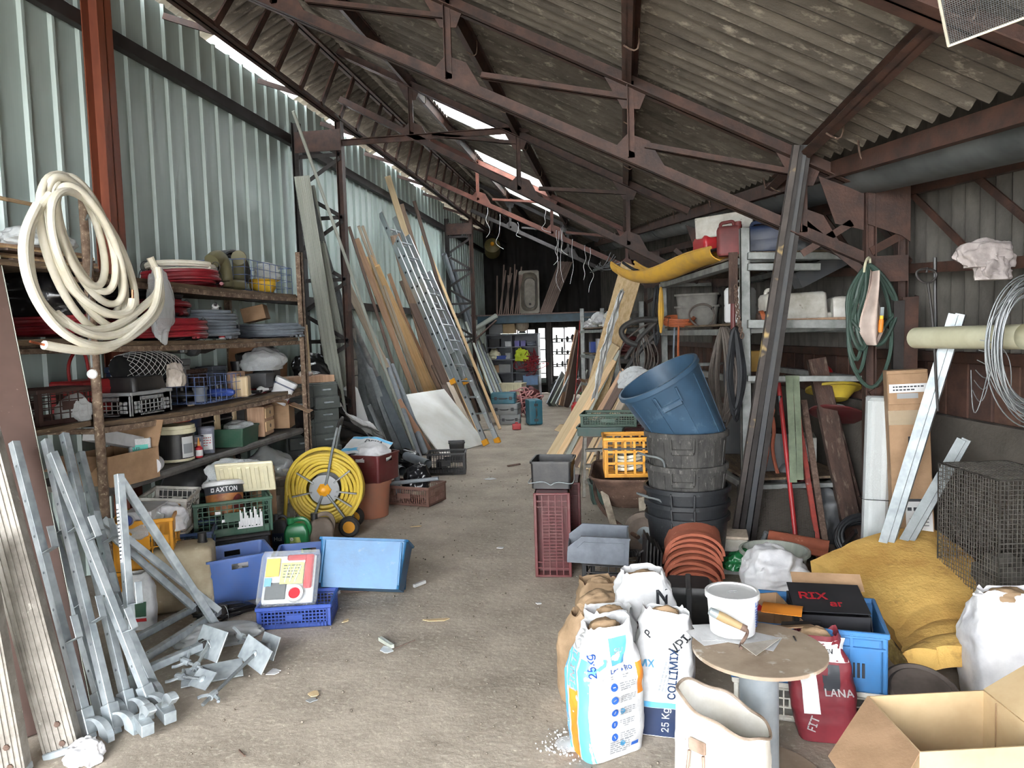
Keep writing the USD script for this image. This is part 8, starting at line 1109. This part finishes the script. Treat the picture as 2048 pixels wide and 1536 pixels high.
def jaw(o, s=1):                          # clamp at the foot: sleeve, C-shaped jaw, threaded rod, wing nut and pressure plate
    part(o, 'sleeve', bx((-.026, -.026, .02), (.026, .026, .13), .003), GALV)
    a = np.linspace(-.2, 1.9, 14); pg = Polygon([(.02 + .1 * math.sin(q), .0 - .09 * (1 - math.cos(q)) + .06) for q in a] + [(.02 + .06 * math.sin(q), -.0 - .06 * (1 - math.cos(q)) + .06) for q in a[::-1]]); m = ext(pg.buffer(.004), .03); part(o, 'jaw', m.apply_transform(np.array([[s, 0, 0, 0], [0, 0, 1, -.015], [0, 1, 0, .02], [0, 0, 0, 1.0]])) if s > 0 else mv(m.apply_transform(np.array([[1, 0, 0, 0], [0, 0, 1, -.015], [0, 1, 0, .02], [0, 0, 0, 1.0]])), (0, 0, 0), 180), GALV)
def post(label, top, bot, hint=(1, .2, 0), clamp=True, hooks=(.3, .62), group='guard posts leaning before the shelf'):
    L = dist(top, bot); o = thing('guard_post', label, 'post', along(bot, top, hint), group); part(o, 'tube', sq(L), GALV)
    for h_ in hooks: part(o, 'bracket', hookp(L * h_), GALV)
    if clamp: jaw(o)
    return o
gp = [((28, 884), -2.80, (182, 1478), 'leftmost galvanised guard post, against the laminate panel'), ((92, 880), -2.80, (232, 1468), 'galvanised guard post second from the left'), ((128, 868), -2.86, (262, 1440), 'galvanised guard post third from the left with a flat top'), ((104, 905), -2.62, (308, 1425), 'front galvanised guard post with a row of dark holes'), ((160, 905), -2.84, (285, 1400), 'galvanised guard post behind the front one'), ((60, 900), -2.95, (212, 1440), 'half-hidden galvanised guard post at the back of the row')]
for i, (t_, x_, b_, l_) in enumerate(gp): post(l_, X(*t_, x_), F(*b_, .0), (.95, -.25, 0), hooks=(.3 + .04 * (i % 3), .6 + .05 * (i % 2)))
# bracket frame with its apex up
def bracket(label, pts, w=.036):
    o = thing('scaffold_bracket', label, 'bracket', None, 'scaffold brackets')
    for k, (a, b, n_) in enumerate(pts): L = dist(a, b); part(o, n_, tf(sq(L, w), along(a, b, (.9, -.4, 0))), GALV)
    return o
ap = F(240, 948, 1.06); ap = X(238, 948, -2.45); b1, b2 = X(262, 1262, -2.32), F(440, 1262, .03); o = bracket('triangular galvanised scaffold bracket standing with its apex up', [(b1, ap, 'leg'), (b2, ap + [.01, -.01, -.02], 'strut')]); part(o, 'sticker', tf(bx((-.012, -.0195, .32), (.012, -.0185, .6)), along(b1, ap, (.9, -.4, 0))), PRINT_WHITE); part(o, 'bracket', tf(hookp(.12), along(b1, ap, (.9, -.4, 0))), GALV)
part(o, 'sticker_print', tf(mv(facing(lines(.02, 14, .018, .006, 2)), (-.01, -.0198, .57)), along(b1, ap, (.9, -.4, 0))), PRINT_DK)
for i, (t_, e_, h0, h1, l_) in enumerate((((175, 1028), (388, 1216), (262, 1282), (388, 1216), 'lying galvanised scaffold bracket, nearest the beige jerrycan'), ((205, 1038), (438, 1222), (280, 1322), (438, 1222), 'lying galvanised scaffold bracket in the middle'), ((140, 1000), (308, 1372), (296, 1338), (402, 1292), 'lying galvanised scaffold bracket nearest the camera'))):
    a = X(*t_, (-2.95, -2.8, -2.75)[i]); e = F(*e_, .12 if i < 2 else .04); c0, c1 = F(*h0, .1), F(*h1, .1)
    o = bracket(l_, [(e, a, 'strut'), (c0, c1, 'arm')]); part(o, 'end_cap', tf(bx((-.025, -.025, 0), (.025, .025, .05), .003), along(c1, c1 + (c1 - c0) / dist(c0, c1) * .06, (0, 0, 1))), STEEL_DARK); part(o, 'wire_tie', wire([c1 + [0, 0, .02], c1 + [.05, -.02, .04], c1 + [.07, -.03, -.04], c1 + [.02, -.02, -.06]], .002, 20, 5), WIRE_GREY)
def plate_clamp(label, c, n, up, w, h, rod_to):
    M_ = along(c, np.asarray(c) + n, up); o = thing('clamp_plate', label, 'clamp', M_, 'loose clamp plates'); part(o, 'plate', bx((-w / 2, -h / 2, -.003), (w / 2, h / 2, .003), .001), GALV); Mi = np.linalg.inv(M_); q = (Mi @ np.r_[rod_to, 1])[:3]; L = np.linalg.norm(q); k = 60
    part(o, 'threaded_rod', tf(lathe([(.008 + .0012 * (j % 2), L * j / k) for j in range(k + 1)], 10), along((0, 0, 0), q, (1, .1, 0))), GALV_DULL); part(o, 'washer', mv(lathe([(.018, .003), (.018, .007), (.01, .012)], 16), (0, 0, 0)), GALV); part(o, 'wing_nut', tf(mg(lathe([(.016, -.02), (.018, 0), (.016, .02)], 10), *[tf(tube([(s_ * .012, 0, 0), (s_ * .045, 0, .02), (s_ * .055, 0, .035)], .008, 6), np.eye(4)) for s_ in (-1, 1)]), along(q * .82, q, (1, .1, 0))), GALV); return o
plate_clamp('square clamp plate tilted up in the middle of the bracket heap', F(420, 1286, .12), (-.45, -.75, .5), (.8, -.55, .1), .24, .15, F(385, 1345, .05)); plate_clamp('clamp plate farthest out on the floor', F(510, 1308, .09), (-.35, -.8, .45), (.75, -.6, -.1), .21, .12, F(405, 1410, .03)); plate_clamp('clamp plate lying flattest of the heap', F(425, 1345, .04), (.1, -.2, .97), (.85, .5, 0), .28, .14, F(360, 1318, .09)); plate_clamp('small clamp plate standing behind the farthest one', F(538, 1292, .07), (-.3, -.85, .4), (.8, -.5, 0), .12, .12, F(470, 1268, .1)); plate_clamp('small scuffed clamp plate before the flat one', F(405, 1358, .06), (-.2, -.6, .78), (.85, -.3, 0), .12, .09, F(350, 1352, .05))
o = thing('clamp_jaw', 'shiny half-pipe clamp jaw on the floor at the front of the posts', 'clamp', along(F(345, 1440, .05), F(268, 1352, .09), (0, 0, 1))); jaw(o); o = thing('clamp_jaw', 'shiny clamp jaw lying left of the other', 'clamp', along(F(300, 1465, .05), F(235, 1382, .09), (0, 0, 1))); jaw(o)
o = thing('bracket_shoe', 'galvanised bracket foot with a bolt pointing to the aisle', 'bracket foot', along(F(440, 1272, .05), F(500, 1258, .05), (0, 0, 1))); part(o, 'channel', bx((-.02, -.02, 0), (.02, .02, .16), .003), GALV); part(o, 'bolt', lathe([(.012, .16), (.02, .17), (.02, .2), (.01, .22)], 8), GALV_DULL)
lump('white crumpled plastic at the lowest left corner of the floor', at(F(170, 1522), 0), .06, .05, .05, CLOTH, 'plastic_scrap', 'scrap', 121, .4); lump('pale dusty bundle behind the clamp plates', at(F(390, 1335) + [-.05, .3, 0], 30), .2, .1, .06, GREY, 'dusty_bundle', 'bundle', 122, .25)
lump('black film under the mid-blue tote corner', at(F(440, 1235) + [0, .05, 0], 30), .16, .06, .04, FILM_BLACK, 'plastic_film', 'film', 123, .3); one('black_strip', 'bent black strip on the floor by the mid-blue tote', 'strip', tube(spline([F(405, 1270, .01), F(445, 1240, .01), F(500, 1218, .01)], 16), .006, 6), BLACK)
